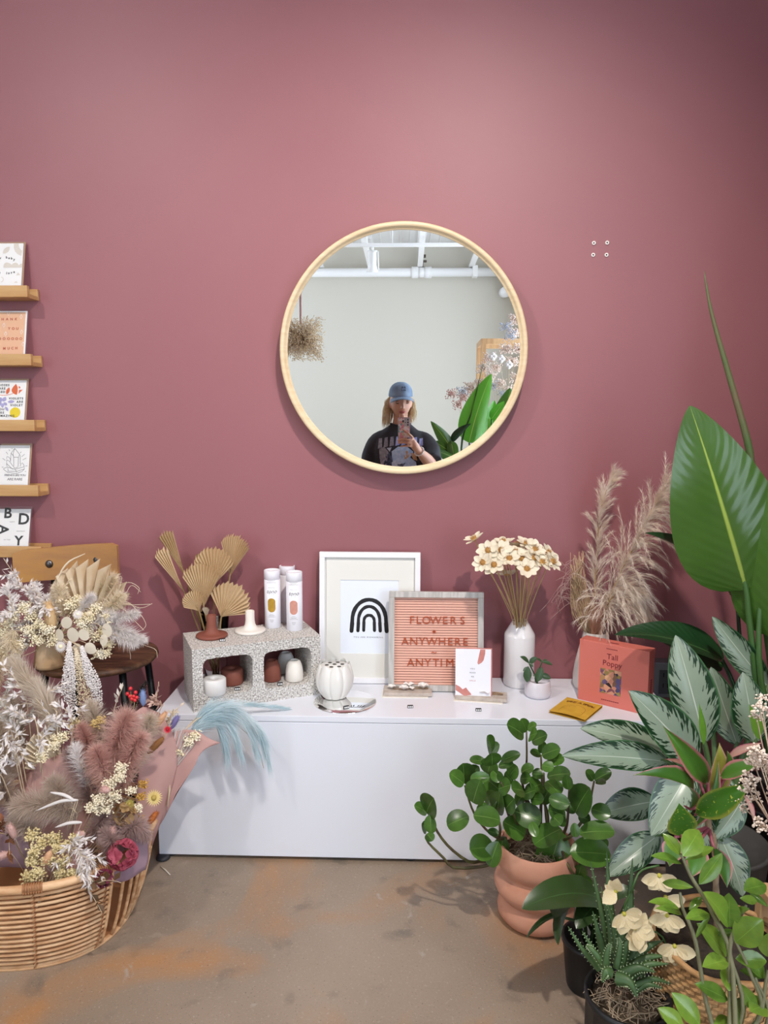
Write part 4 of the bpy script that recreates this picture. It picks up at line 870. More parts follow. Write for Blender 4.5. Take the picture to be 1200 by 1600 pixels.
# ================================================================ plants on the right
def green(name, c, c2, edge=None, rough=.3, trans=.18, nscale=6, rib=None, ribw=.02, vein=0.0, spots=None):
    # leaf material on leaf UVs: u across, v along
    m = bpy.data.materials.new(name); m.use_nodes = True; nt = m.node_tree; N = nt.nodes; L = nt.links; b = N['Principled BSDF']; b.inputs['Roughness'].default_value = rough
    uv = N.new('ShaderNodeUVMap'); sp = N.new('ShaderNodeSeparateXYZ'); L.new(uv.outputs[0], sp.inputs[0]); oi = N.new('ShaderNodeObjectInfo')
    def mth(op, a, c=None, d=None):
        x = N.new('ShaderNodeMath'); x.operation = op
        for i, q in enumerate((a, c, d)):
            if q is None: continue
            if isinstance(q, (int, float)): x.inputs[i].default_value = q
            else: L.new(q, x.inputs[i])
        return x.outputs[0]
    def mixc(f, a, c):
        x = N.new('ShaderNodeMix'); x.data_type = 'RGBA'; L.new(f, x.inputs[0])
        for i, q in ((6, a), (7, c)):
            if isinstance(q, str): x.inputs[i].default_value = lin(q)
            else: L.new(q, x.inputs[i])
        return x.outputs[2]
    d = mth('MULTIPLY', mth('ABSOLUTE', mth('SUBTRACT', sp.outputs[0], .5)), 2.0)      # 0 at the midrib, 1 at the margin
    tc = N.new('ShaderNodeTexCoord'); n = N.new('ShaderNodeTexNoise'); n.inputs['Scale'].default_value = nscale; n.inputs['Detail'].default_value = 3
    ad = N.new('ShaderNodeVectorMath'); L.new(tc.outputs['Object'], ad.inputs[0]); cb = N.new('ShaderNodeCombineXYZ'); L.new(mth('MULTIPLY', oi.outputs['Random'], 20.0), cb.inputs[0]); L.new(cb.outputs[0], ad.inputs[1]); L.new(ad.outputs[0], n.inputs['Vector'])
    f = mth('ADD', mth('MULTIPLY', n.outputs['Fac'], .7), mth('MULTIPLY', oi.outputs['Random'], .5)); f = mth('SUBTRACT', f, .1)
    x = N.new('ShaderNodeClamp'); L.new(f, x.inputs[0]); col = mixc(x.outputs[0], c, c2)
    if edge == 'aglaonema':
        # silver blade, dark green feathered margin with streaks along the side veins
        st = N.new('ShaderNodeTexNoise'); st.inputs['Scale'].default_value = 1.0; st.inputs['Detail'].default_value = 2
        vv = mth('SUBTRACT', mth('MULTIPLY', sp.outputs[1], 26.0), mth('MULTIPLY', d, 9.0)); c3 = N.new('ShaderNodeCombineXYZ'); L.new(vv, c3.inputs[0]); L.new(mth('MULTIPLY', d, 3.0), c3.inputs[1]); L.new(mth('ADD', mth('MULTIPLY', oi.outputs['Random'], 30.0), mth('MULTIPLY', mth('GREATER_THAN', sp.outputs[0], .5), 7.0)), c3.inputs[2]); L.new(c3.outputs[0], st.inputs['Vector'])
        e = mth('ADD', d, mth('MULTIPLY', mth('SUBTRACT', st.outputs['Fac'], .5), 2.1))
        g = N.new('ShaderNodeMapRange'); g.inputs[1].default_value = .66; g.inputs[2].default_value = .76; L.new(e, g.inputs[0]); col = mixc(g.outputs[0], col, '#173820')
        h2 = N.new('ShaderNodeMapRange'); h2.inputs[1].default_value = .90; h2.inputs[2].default_value = .97; L.new(d, h2.inputs[0]); col = mixc(h2.outputs[0], col, '#3f6a40')
    elif edge:
        g = N.new('ShaderNodeMapRange'); g.inputs[1].default_value = .72; g.inputs[2].default_value = .92; L.new(mth('ADD', d, mth('MULTIPLY', mth('SUBTRACT', n.outputs['Fac'], .5), .35)), g.inputs[0]); col = mixc(g.outputs[0], col, edge)
    if spots:
        sn = N.new('ShaderNodeTexNoise'); sn.inputs['Scale'].default_value = 22; sn.inputs['Detail'].default_value = 2; L.new(ad.outputs[0], sn.inputs['Vector']); g = N.new('ShaderNodeMapRange'); g.inputs[1].default_value = .64; g.inputs[2].default_value = .70; L.new(sn.outputs['Fac'], g.inputs[0]); col = mixc(g.outputs[0], col, spots)
    if rib:
        g = N.new('ShaderNodeMapRange'); g.inputs[1].default_value = ribw * 2; g.inputs[2].default_value = ribw; L.new(mth('ADD', d, mth('MULTIPLY', sp.outputs[1], ribw * .9)), g.inputs[0]); col = mixc(g.outputs[0], col, rib)
    L.new(col, b.inputs['Base Color'])
    if vein:
        wv = mth('SINE', mth('SUBTRACT', mth('MULTIPLY', sp.outputs[1], 95.0), mth('MULTIPLY', d, 22.0))); bp = N.new('ShaderNodeBump'); bp.inputs['Strength'].default_value = vein; bp.inputs['Distance'].default_value = .004; L.new(wv, bp.inputs['Height']); L.new(bp.outputs[0], b.inputs['Normal'])
    tr = N.new('ShaderNodeBsdfTranslucent'); mx = N.new('ShaderNodeMixShader'); mx.inputs[0].default_value = trans; L.new(col, tr.inputs[0]); L.new(b.outputs[0], mx.inputs[1]); L.new(tr.outputs[0], mx.inputs[2]); L.new(mx.outputs[0], N['Material Output'].inputs[0])
    return m
m_soil = mat('moss_soil', '#5b4c3c', .95, col2='#8b7a63', nscale=60, bump=.4, bscale=90); m_moss = mat('spanish_moss', '#a8947b', .9)
def moss(parent, c, r, n, name='moss'):
    b = MB()
    for i in range(n):
        a = rnd(0, 2 * PI); q = r * math.sqrt(random.random()); p = V(c) + V((q * math.cos(a), q * math.sin(a), rnd(0, .008))); b.tube(bez([p, p + V((rnd(-.02, .02), rnd(-.02, .02), rnd(0, .015))), p + V((rnd(-.025, .025), rnd(-.025, .025), rnd(-.005, .01)))], 5), .0009, 4, cap=False)
    return b.build(name, m_moss, parent, world=True)

# ---- peperomia in a ribbed terracotta pot
m_tpot = mat('terracotta_pot', '#c48a70', .8, col2='#d09a82', nscale=9, bump=.04, bscale=120)
PP = PZ(836, 1432, 0); PP.z = 0
zr = .212
t = thing('terracotta_pot', 'bulging ribbed terracotta pot on the floor before the bench', 'pot', PP)
rb = MB(); prof = [(0, 0), (.078, 0), (.088, .006), (.098, .02), (.100, .035), (.094, .055), (.088, .064), (.090, .068), (.103, .082), (.110, .1), (.106, .116), (.094, .132), (.091, .138), (.094, .143), (.104, .158), (.1075, .175), (.104, .195), (.099, .21), (.0965, .212), (.092, .2105), (.094, .19), (.092, .18), (0, .178)]
rb.lathe(prof, 56).build('pot_body', m_tpot, t)
t = thing('potted_peperomia', 'bushy peperomia with round glossy leaves in the terracotta pot', 'plant', PP + V((0, 0, .18)))
m_pep = green('peperomia_leaf', '#26401c', '#557f30', rib='#7a9a50', ribw=.018, rough=.25, trans=.12, nscale=3); m_pstem = mat('peperomia_stem', '#5b5a2e', .6, col2='#3f2f20', nscale=20)
MB().lathe([(0, .004), (.091, 0)], 24).build('soil', m_soil, t); moss(t, PP + V((0, 0, .186)), .085, 150)
pl_ = leaf_mesh('leaf', m_pep, W=.86, prof='round', nl=12, nw=6, cup=.16, droop=.4)
def C8(x, y, d): return PY(620 + x / 3.529, 1100 + y / 3.529, d)
y0 = PP.y
stems = [([(600, 740), (560, 870), (330, 905), (250, 840), (170, 760), (165, 720)], -.03), ([(480, 860), (400, 870), (290, 790), (215, 690), (190, 610), (165, 600)], -.02), ([(600, 740), (560, 740), (490, 690), (420, 590), (375, 450)], -.03), ([(650, 700), (600, 560), (560, 400), (525, 280)], .0), ([(690, 720), (640, 600), (575, 430)], -.05), ([(720, 720), (725, 600), (690, 420), (715, 330), (715, 150)], .05), ([(790, 730), (795, 560), (800, 450), (795, 280)], .03), ([(760, 730), (735, 560), (650, 420)], .06), ([(840, 730), (820, 580), (810, 380)], 0.0), ([(910, 740), (940, 650), (950, 470)], -.02), ([(920, 760), (1020, 650), (1060, 560), (1088, 425)], -.01), ([(900, 760), (960, 730), (1010, 700)], -.05), ([(900, 780), (940, 880), (985, 950)], -.08), ([(830, 740), (830, 600), (790, 500)], -.04), ([(560, 740), (570, 690), (555, 600)], -.06)]
for pts, d in stems:
    P = [C8(*q, y0 + d * min(1, i)) for i, q in enumerate(pts)]
    MB().tube(bez(P, 14), [lerp(.0048, .0024, i / 14) for i in range(15)], 6).build('stem', m_pstem, t, world=True)
lv = [(165, 600, 105, 565, 50), (165, 600, 200, 530, 70), (185, 610, 190, 700, 60), (165, 700, 140, 665, 40), (165, 715, 195, 750, 45), (370, 440, 300, 390, 60), (370, 440, 365, 340, 85), (375, 440, 445, 362, 60), (420, 545, 455, 435, 90), (398, 620, 292, 665, 100), (422, 615, 552, 640, 118), (405, 410, 500, 405, 50), (537, 790, 418, 800, 112), (500, 700, 555, 715, 40), (520, 275, 500, 190, 55), (525, 270, 562, 230, 40), (492, 320, 413, 310, 45), (525, 340, 525, 278, 70), (500, 385, 520, 308, 72), (560, 345, 632, 328, 50), (550, 365, 550, 425, 60), (602, 505, 498, 420, 100), (575, 315, 668, 280, 50), (558, 605, 572, 505, 60), (500, 575, 548, 505, 55), (648, 590, 778, 640, 118), (585, 650, 692, 712, 116), (700, 172, 618, 120, 75), (715, 152, 690, 88, 42), (722, 142, 765, 115, 38), (745, 208, 820, 175, 58), (730, 182, 768, 165, 42), (800, 272, 800, 212, 36), (800, 282, 890, 250, 66), (830, 305, 915, 310, 52), (800, 340, 857, 352, 56), (795, 282, 742, 268, 42), (685, 375, 748, 352, 56), (745, 385, 800, 390, 58), (680, 412, 732, 410, 46), (828, 400, 942, 385, 82), (825, 425, 892, 492, 92), (800, 440, 750, 460, 64), (738, 520, 802, 527, 52), (945, 472, 935, 400, 46), (950, 470, 988, 455, 26), (985, 600, 1055, 478, 104), (838, 520, 938, 552, 72), (932, 622, 848, 590, 80), (915, 560, 978, 590, 50), (1085, 420, 1048, 370, 42), (1090, 420, 1172, 378, 62), (1100, 428, 1146, 440, 26), (1072, 578, 1166, 610, 82), (1005, 712, 1177, 700, 104), (955, 818, 1152, 830, 145), (908, 688, 775, 765, 125), (905, 700, 828, 932, 155), (742, 650, 768, 722, 46), (980, 655, 985, 725, 46), (1000, 950, 1015, 892, 42), (975, 938, 1065, 1003, 64), (620, 400, 660, 350, 60), (640, 430, 600, 390, 60), (700, 480, 640, 470, 60), (700, 500, 760, 480, 70), (560, 470, 620, 450, 70), (870, 560, 900, 520, 50), (560, 760, 520, 880, 90), (590, 730, 560, 850, 80), (860, 620, 900, 660, 60), (660, 560, 700, 500, 60), (600, 580, 640, 530, 60), (480, 540, 470, 600, 60), (840, 470, 800, 540, 60), (1110, 760, 1150, 800, 70), (1000, 620, 1060, 640, 60)]
for i, (ax, ay, bx, by, w_) in enumerate(lv):
    d = y0 + rnd(-.09, .02) - (.03 if by > 600 else 0); L_ = math.hypot(bx - ax, by - ay); a, b = C8(ax, ay, d), C8(bx, by, d - rnd(.0, .03))
    leaf_between('leaf', pl_, a, b, t, ws=min(1.6, max(.6, w_ / L_ / .8)), roll=rnd(-.25, .25), sc=1.14, nrm=(CAM - a).normalized() * .75 + V((rnd(-.3, .3), 0, .5)))

# ---- aglaonema: silver leaves
AP = V((.80, -.60, 0)); m_dpot = mat('grey_plastic_pot', '#4b4a48', .6); m_bpot = mat('black_pot', '#17181a', .45)
def planter(name, label, c, r, h, m, taper=.8):
    o = MB().lathe([(0, 0), (r * taper, 0), (r * (taper + .02), .004), (r, h - .012), (r + .003, h - .01), (r + .003, h), (r - .004, h), (r - .006, h - .03), (0, h - .032)], 36).build(name, m, loc=c); return tag(o, label, 'pot')
planter('plant_pot', 'dark grey pot half hidden under silver striped leaves', AP, .125, .24, m_dpot)
t = thing('silver_aglaonema', 'large plant with silver green leaves edged in dark green streaks', 'plant', AP + V((0, 0, .21)))
m_ag = green('aglaonema_leaf', '#97a792', '#7c917d', edge='aglaonema', rib='#c3cdbf', ribw=.02, rough=.28, trans=.1, nscale=3); m_agstem = mat('aglaonema_stem', '#4f6b3c', .5)
ag = leaf_mesh('leaf', m_ag, W=.42, prof='agla', nl=16, nw=8, cup=.28, droop=.5, wave=.012)
def C1(x, y, d): return PY(860 + x / 3.529, 940 + y / 3.529, d)
def C2(x, y, d): return PY(860 + x / 3.529, 1250 + y / 3.529, d)
agl = [(C1, 850, 780, 690, 185, 275, -.62, -.58, None), (C1, 810, 900, 432, 492, 255, -.66, -.68, None), (C1, 660, 850, 165, 700, 220, -.60, -.60, V((-.2, -.5, .8))), (C1, 650, 885, 62, 850, 165, -.64, -.70, V((-.1, -.75, .65))),
       (C1, 1030, 790, 885, 360, 200, -.56, -.52, V((-.4, -.9, .2))), (C1, 1200, 470, 893, 82, 170, -.50, -.46, V((-.5, -.8, .3))), (C1, 1130, 775, 1060, 388, 215, -.62, -.62, None), (C1, 590, 1100, 275, 1170, 190, -.55, -.58, V((0, -.6, .7))),
       (C1, 790, 900, 555, 1290, 235, -.64, -.72, V((-.4, -.8, .3))), (C2, 600, 190, 310, 420, 170, -.60, -.66, V((-.2, -.7, .6))), (C2, 1060, -10, 900, 215, 150, -.72, -.76, V((.3, -.8, .5))), (C2, 930, 190, 1060, 530, 230, -.74, -.80, V((.2, -.9, .3))), (C1, 900, 930, 1010, 1240, 200, -.62, -.70, V((.2, -.8, .4))), (C1, 900, 700, 1000, 620, 140, -.5, -.5, None), (C1, 780, 1000, 700, 1150, 180, -.58, -.62, V((0, -.8, .5))), (C2, 860, 60, 760, 330, 200, -.6, -.66, V((0, -.9, .4)))]
for fn, ax, ay, bx, by, w_, d0, d1, nn in agl:
    a, b = fn(ax, ay, d0), fn(bx, by, d1); L_ = math.hypot(bx - ax, by - ay)
    leaf_between('leaf', ag, a, b, t, nrm=nn if nn is not None else (CAM - a).normalized() * .8 + V((0, 0, .4)), ws=w_ / L_ / .42 * .92)
    MB().tube(bez([AP + V((rnd(-.03, .03), rnd(-.03, .03), .21)), AP.lerp(a, .5) + V((0, 0, .14)), a, a.lerp(b, .12)], 8), [.007] * 6 + [.004] * 3, 6).build('stalk', m_agstem, t, world=True)
sh = green('new_shoot', '#7fae3e', '#5f9a34', rough=.35, trans=.2)
shl = leaf_mesh('leaf', sh, W=.14, prof='lance', nl=8, nw=2, cup=1.2, droop=.1)
leaf_between('leaf', shl, C1(845, 790, -.66), C1(820, 560, -.68), t); leaf_between('leaf', shl, C1(1150, 760, -.66), C1(1095, 565, -.68), t, ws=2.0)

# ---- strelitzia
SPt = V((1.06, -.45, 0)); planter('plant_pot', 'large black pot of the paddle leaf plant by the wall', SPt, .15, .28, m_bpot)
t = thing('bird_of_paradise', 'tall plant with one huge glossy green paddle leaf at right', 'plant', SPt + V((0, 0, .25)))
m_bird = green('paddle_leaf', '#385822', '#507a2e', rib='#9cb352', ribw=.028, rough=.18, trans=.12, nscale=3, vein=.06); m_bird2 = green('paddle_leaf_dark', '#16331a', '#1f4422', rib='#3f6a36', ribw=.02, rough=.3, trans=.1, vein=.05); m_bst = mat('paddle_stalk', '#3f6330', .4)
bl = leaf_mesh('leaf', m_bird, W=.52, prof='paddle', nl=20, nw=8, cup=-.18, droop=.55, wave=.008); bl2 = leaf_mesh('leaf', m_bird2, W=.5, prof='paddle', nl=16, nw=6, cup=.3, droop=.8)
def stalk(pts, r0, r1, m=m_bst, parent=None, n=14): MB().tube(bez(pts, n), [lerp(r0, r1, i / n) for i in range(n + 1)], 8).build('stalk', m, parent, world=True)
a, b = PY(1166, 922, -.50), PY(1078, 634, -.46); leaf_between('leaf', bl, a, b, t, nrm=V((-.28, -.95, .12)), ws=1.05); stalk([SPt + V((-.02, 0, .25)), PY(1188, 1100, -.5), PY(1172, 980, -.5), a, a.lerp(b, .08)], .011, .006, parent=t)
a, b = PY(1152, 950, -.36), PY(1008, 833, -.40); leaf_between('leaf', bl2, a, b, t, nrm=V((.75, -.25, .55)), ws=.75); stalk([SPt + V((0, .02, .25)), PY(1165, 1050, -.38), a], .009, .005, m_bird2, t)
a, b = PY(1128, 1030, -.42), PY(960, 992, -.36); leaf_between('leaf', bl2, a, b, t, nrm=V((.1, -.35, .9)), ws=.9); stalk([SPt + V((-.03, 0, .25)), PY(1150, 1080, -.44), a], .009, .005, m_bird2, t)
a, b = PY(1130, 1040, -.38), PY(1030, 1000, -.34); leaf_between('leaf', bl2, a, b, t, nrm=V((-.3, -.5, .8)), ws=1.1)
a = PY(1178, 745, -.44); stalk([SPt + V((.02, 0, .25)), PY(1200, 1000, -.46), PY(1192, 860, -.45), a], .011, .0095, parent=t)
MB().tube(bez([a + V((0, 0, -.01)), PY(1168, 690, -.44), PY(1140, 590, -.44), PY(1112, 490, -.44), PY(1100, 423, -.44)], 16), [.0035, .0085, .0095, .0098, .0098, .0094, .009, .0085, .008, .0072, .0065, .0057, .005, .004, .0032, .002, .0006], 8).build('furled_leaf', mat('furled_leaf', '#6b5f45', .5, col2='#4f6a3a', nscale=8), t, world=True)
a, b = PY(1215, 1000, -.52), PY(1260, 700, -.56); leaf_between('leaf', bl, a, b, t, nrm=V((-.5, -.8, .2)))
stalk([SPt + V((.03, -.02, .25)), PY(1192, 1080, -.52), PY(1190, 930, -.5), PY(1215, 1000, -.52) + V((.0, 0, .02))], .009, .006, parent=t)

for a, b in ((V((1.16, -.75, .92)), V((1.10, -.84, 1.52))), (V((1.22, -.60, 1.22)), V((1.14, -.68, 1.90))), (V((1.25, -.95, 1.02)), V((1.18, -1.05, 1.68))), (V((1.10, -.55, 1.30)), V((1.06, -.58, 1.75)))):   # unseen leaves added past the picture edge to shade the wall's right side
    leaf_between('leaf', bl, a, b, t, nrm=V((-.35, -.9, .2)), ws=.85); stalk([SPt + V((rnd(-.03, .03), rnd(-.03, .03), .25)), SPt.lerp(a, .55) + V((0, 0, .12)), a, a.lerp(b, .06)], .011, .006, parent=t)

# ---- cordyline in a seagrass basket
m_sea = mat('seagrass', '#c39a6a', .85, col2='#a57a4c', nscale=30, bump=.2, bscale=90); SB = PZ(1108, 1476, .27); SB = V((SB.x + .03, SB.y + .02, 0))
t = thing('seagrass_basket', 'woven seagrass basket with folded soft sides behind the leafy stems', 'basket', SB)
wv = MB(); nr_, na = 26, 40; R0, Hh_ = .135, .27
MB().lathe([(0, .002), (R0 * .93, 0), (R0 * .98, .02), (R0 * .985, .12), (R0 * .95, .24), (R0 * .93, .262), (R0 * .9, .25), (0, .25)], 40).build('basket_core', m_sea, t)
for i in range(nr_):
    for j in range(na):
        a = 2 * PI * (j + (i % 2) * .5) / na; z = .006 + i * (Hh_ - .01) / nr_; r = R0 * (.96 if z < .02 else 1.0 - .05 * (z / Hh_) ** 2); a2 = a + 2 * PI / na * .92; dz = .0125
        q = [(r * math.cos(a), r * math.sin(a), z), (r * math.cos(a2), r * math.sin(a2), z + dz * .55), (r * math.cos(a2), r * math.sin(a2), z + dz * 1.25), (r * math.cos(a), r * math.sin(a), z + dz * .75)]
        am = (a + a2) / 2; rm = r + .0035; mid = (rm * math.cos(am), rm * math.sin(am), z + dz * .65); wv.add(q + [mid], [(0, 1, 4), (1, 2, 4), (2, 3, 4), (3, 0, 4)])
o = wv.build('weave', m_sea, t, smooth=False); o['kind'] = 'stuff'
MB().tube([(R0 * .955 * math.cos(2 * PI * i / 40), R0 * .955 * math.sin(2 * PI * i / 40), Hh_ + .004 * math.sin(i * .9)) for i in range(41)], .006, 6).build('rim', m_sea, t)
MB().lathe([(0, .262), (R0 * .93, .252)], 24).build('soil', mat('dark_soil', '#2e261f', .95, col2='#43382d', nscale=70, bump=.3, bscale=90), t)
t = thing('pink_cordyline', 'cordyline with green and pink edged leaves on a ringed cane', 'plant', SB + V((0, 0, .2)))
m_cor = green('cordyline_leaf', '#355c22', '#51802a', edge='#b76f72', rough=.3, trans=.2, nscale=3); m_cor2 = green('cordyline_spotted', '#2c5a1c', '#44761f', edge='#7f8a33', spots='#a9b03c', rough=.28, trans=.2); m_cor3 = green('cordyline_pink', '#b98a82', '#c8a08a', edge='#b0606c', rough=.35, trans=.25); m_cor4 = green('cordyline_yellow', '#a5a048', '#8d9a3c', edge='#c79b83', rough=.35, trans=.25)
cl = {k_: leaf_mesh('leaf', m, W=.36, prof='lance', nl=12, nw=6, cup=.45, droop=dr) for k_, m, dr in (('g', m_cor, .6), ('s', m_cor2, .5), ('p', m_cor3, .6), ('y', m_cor4, .9), ('d', m_cor, 1.9))}
def CD(x, y, d): return PY(1040 + x / 6.667, 1120 + y / 6.667, d)
yc = SB.y
cane = [SB + V((.0, 0, .2)), CD(510, 1400, yc), CD(460, 1200, yc), CD(440, 1050, yc), CD(450, 850, yc)]
b_ = MB(); cp = bez(cane, 60); b_.tube(cp, [.0058 + (.0012 if i % 2 else 0) for i in range(61)], 8); b_.build('cane', mat('ringed_cane', '#9a8468', .8, col2='#7a654d', nscale=60), t, world=True)
for kd, ax, ay, bx, by, w_, d0, d1, nn in (('g', 440, 700, -30, 95, 190, 0, -.04, V((-.4, -.7, .6))), ('d', 250, 960, -340, 610, 170, 0, -.07, V((-.3, -.5, .8))), ('g', 250, 1180, 545, 455, 170, -.03, -.02, V((.5, -.85, .1))), ('y', 490, 830, 560, 270, 210, .03, .02, V((0, -.9, .3))), ('g', 560, 640, 1010, 480, 190, -.01, -.05, V((-.2, -.6, .8))), ('p', 640, 430, 1010, 270, 90, .02, .0, V((-.2, -.6, .7))), ('s', 310, 1020, 900, 690, 250, -.04, -.10, V((.1, -.75, .6))), ('s', 160, 1240, 140, 900, 240, -.05, -.07, V((-.1, -.9, .35))), ('p', 640, 600, 960, 630, 90, -.01, -.04, V((0, -.5, .8))), ('p', 340, 640, -20, 440, 70, .01, -.02, V((-.2, -.4, .9))), ('p', 800, 800, 920, 1120, 90, -.02, -.05, V((.4, -.7, .4))), ('g', 640, 560, 640, 350, 120, .0, 0, V((.5, -.8, 0))), ('g', 100, 1250, 40, 1560, 230, -.05, -.08, V((-.3, -.8, .4))), ('g', 330, 1300, 260, 1680, 260, -.05, -.10, V((0, -.9, .4))), ('g', 500, 1350, 640, 1780, 250, -.03, -.08, V((.3, -.8, .4)))):
    a, b = CD(ax, ay, yc + d0), CD(bx, by, yc + d1); L_ = math.hypot(bx - ax, by - ay); leaf_between('leaf', cl[kd], a, b, t, nrm=nn, ws=min(2.2, w_ / L_ / .36))
    c0_ = CD(450, 880 if ay < 1150 else 1150, yc)
    MB().tube([c0_, c0_.lerp(a, .6) + V((0, 0, -.004)), a, a.lerp(b, .1)], [.004, .0035, .003, .0015], 6).build('leaf_stalk', m_cor3, t, world=True)

# ---- aloe in a fluted black pot
AL = PZ(981, 1552, .19); AL.z = 0; AH, AR = .19, .083
t = thing('fluted_pot', 'black fluted pot holding the aloe, front right', 'pot', AL)
MB().lathe([(0, 0), (AR * .9, 0), (AR * .95, .006), (AR * .98, .02), (AR * .98, AH - .02), (AR, AH - .012), (AR, AH), (AR - .006, AH), (AR - .008, AH - .02), (0, AH - .021)], 64, rfun=lambda q, z: 1 - (.045 * abs(math.sin(q * 9)) if .01 < z < AH - .015 else 0)).build('pot_body', m_bpot, t)
t = thing('aloe_plant', 'spiky green aloe with toothed leaves in the black pot', 'plant', AL + V((0, 0, AH - .02)))
MB().lathe([(0, .003), (AR - .009, 0)], 20).build('soil', m_soil, t); moss(t, AL + V((0, 0, AH - .014)), AR * .8, 120)
m_aloe = mat('aloe_skin', '#4d6b3c', .45, col2='#34502c', nscale=12); m_tooth = mat('aloe_tooth', '#93a67e', .5)
def aloe_leaf(a, b, bend, w):
    a, b = V(a), V(b); L_ = (b - a).length; mid = a.lerp(b, .5) + V(bend); sp_ = bez([a, mid, b], 12); mb = MB(); te = MB(); vs = []; fs = []; nn = (CAM - a).normalized()
    for i, p in enumerate(sp_):
        tg = (sp_[min(i + 1, 12)] - sp_[max(i - 1, 0)]).normalized(); sd = tg.cross(nn).normalized(); n2 = sd.cross(tg); ww = w * (1 - (i / 12) ** 1.6) + .0006
        for k_ in range(6):
            q = k_ * PI / 3; vs.append(p + sd * ww * math.cos(q) + n2 * (-ww * .42 * math.sin(q) + (ww * .12 if k_ in (4, 5) else 0)))
        if 0 < i < 12:
            for s_ in (-1, 1):
                c = p + sd * ww * s_; te.add([c - tg * .0016 - sd * s_ * .001, c + tg * .0016 - sd * s_ * .001, c + sd * s_ * .0028 + tg * .001], [(0, 1, 2)])
    for i in range(12):
        for k_ in range(6): fs.append((i * 6 + k_, i * 6 + (k_ + 1) % 6, (i + 1) * 6 + (k_ + 1) % 6, (i + 1) * 6 + k_))
    mb.add(vs, fs); o = mb.build('leaf', m_aloe, t, world=True); te.build('tooth_row', m_tooth, o, world=True, smooth=False)
def C9(x, y, d): return PY(860 + x / 5.4545, 1330 + y / 5.4545, d)
ya = AL.y
for ax, ay, bx, by, d0, d1, w_ in ((420, 1010, 150, 640, 0, .02, .008), (450, 1000, 270, 680, 0, .03, .008), (480, 960, 360, 510, .02, .04, .013), (520, 900, 340, 90, .04, .10, .011), (540, 900, 430, 300, .03, .07, .012), (560, 880, 480, 0, .04, .12, .014), (590, 900, 480, 420, .02, .05, .013), (620, 860, 655, 440, .0, .02, .016), (660, 880, 700, 60, .05, .12, .015), (470, 1080, 515, 780, -.03, -.02, .010), (560, 1000, 575, 730, -.02, 0, .009), (600, 960, 720, 720, -.01, .0, .012), (640, 1010, 800, 700, .0, .02, .015), (650, 1000, 960, 760, .0, .02, .016), (640, 1040, 1000, 890, -.01, 0, .014), (660, 1080, 1010, 960, -.02, -.02, .012), (600, 1060, 900, 1030, -.03, -.04, .014), (560, 1080, 740, 1250, -.04, -.07, .016), (700, 1150, 1030, 1130, -.03, -.03, .009), (480, 1000, 300, 800, -.02, 0, .010), (520, 1040, 440, 1120, -.04, -.05, .012), (760, 1060, 900, 880, .02, .03, .01), (700, 1200, 960, 1170, -.03, -.04, .008), (560, 960, 520, 620, .03, .05, .012), (700, 960, 840, 560, .04, .07, .012)):
    a, b = C9(ax, ay, ya + d0), C9(bx, by, ya + d1); aloe_leaf(a, b, V((rnd(-.006, .006), 0, .012 if by > 700 else 0)), w_ * .72)

# ---- cream orchid in a dark pot
OP = PZ(918, 1505, .10); OP = V((OP.x + .02, OP.y + .06, 0)); planter('plant_pot', 'small black pot of the cream orchid, between terracotta pot and aloe', OP, .062, .12, m_bpot)
t = thing('cream_orchid', 'orchid with drooping cream blossoms and dark strap leaves', 'plant', OP + V((0, 0, .11)))
m_orl = green('orchid_leaf', '#26381b', '#364f26', rib='#4c7040', ribw=.015, rough=.3, trans=.06); ol = leaf_mesh('leaf', m_orl, W=.26, prof='strap', nl=12, nw=4, cup=.3, droop=1.3)
yo = OP.y; cO = OP + V((0, 0, .11))
for ax, ay, bx, by, d1, w_, dr in ((1150, 1100, 690, 1130, -.12, 170, V((-.2, -.4, .9))), (1120, 1070, 860, 1060, -.03, 80, V((-.2, -.3, .9))), (1000, 1060, 890, 1330, -.13, 80, V((-.7, -.6, .3))), (980, 1080, 870, 1180, -.10, 90, V((-.5, -.5, .7))), (1130, 1100, 990, 1240, -.12, 90, V((-.4, -.7, .6))), (930, 1180, 715, 1290, -.10, 30, V((-.4, -.4, .8))), (1150, 1060, 1300, 1030, -.03, 90, V((.2, -.5, .8)))):
    a, b = C8(ax, ay, yo - .02), C8(bx, by, yo + d1); L_ = math.hypot(bx - ax, by - ay); leaf_between('leaf', ol, a, b, t, nrm=dr, ws=w_ / L_ / .26)
    MB().tube([cO + V((rnd(-.02, .02), rnd(-.02, .02), -.01)), cO.lerp(a, .5) + V((0, 0, .02)), a], [.004, .004, .003], 6).build('leaf_stalk', m_orl, t, world=True)
m_or = mat('cream_orchid_petal', '#e8d3a0', .55, col2='#efe2c2', nscale=30, trans=.25); m_yor = mat('orchid_bud', '#b9b23f', .5); op_ = leaf_mesh('petal', m_or, W=.75, prof='ellip', nl=6, nw=4, cup=.3, droop=.6)
ys = AL.y + .02
sk1 = [cO, PY(960, 1440, yo - .02), PY(985, 1395, ys), PY(1000, 1362, ys), PY(1030, 1352, ys)]
MB().tube(bez(sk1, 14), .0022, 6).build('flower_stalk', m_bst, t, world=True); MB().tube(bez([PY(990, 1388, ys), PY(975, 1420, ys), PY(990, 1455, ys), PY(1030, 1458, ys), PY(1050, 1495, ys), PY(1070, 1492, ys)], 14), .0018, 6).build('flower_stalk', m_bst, t, world=True)
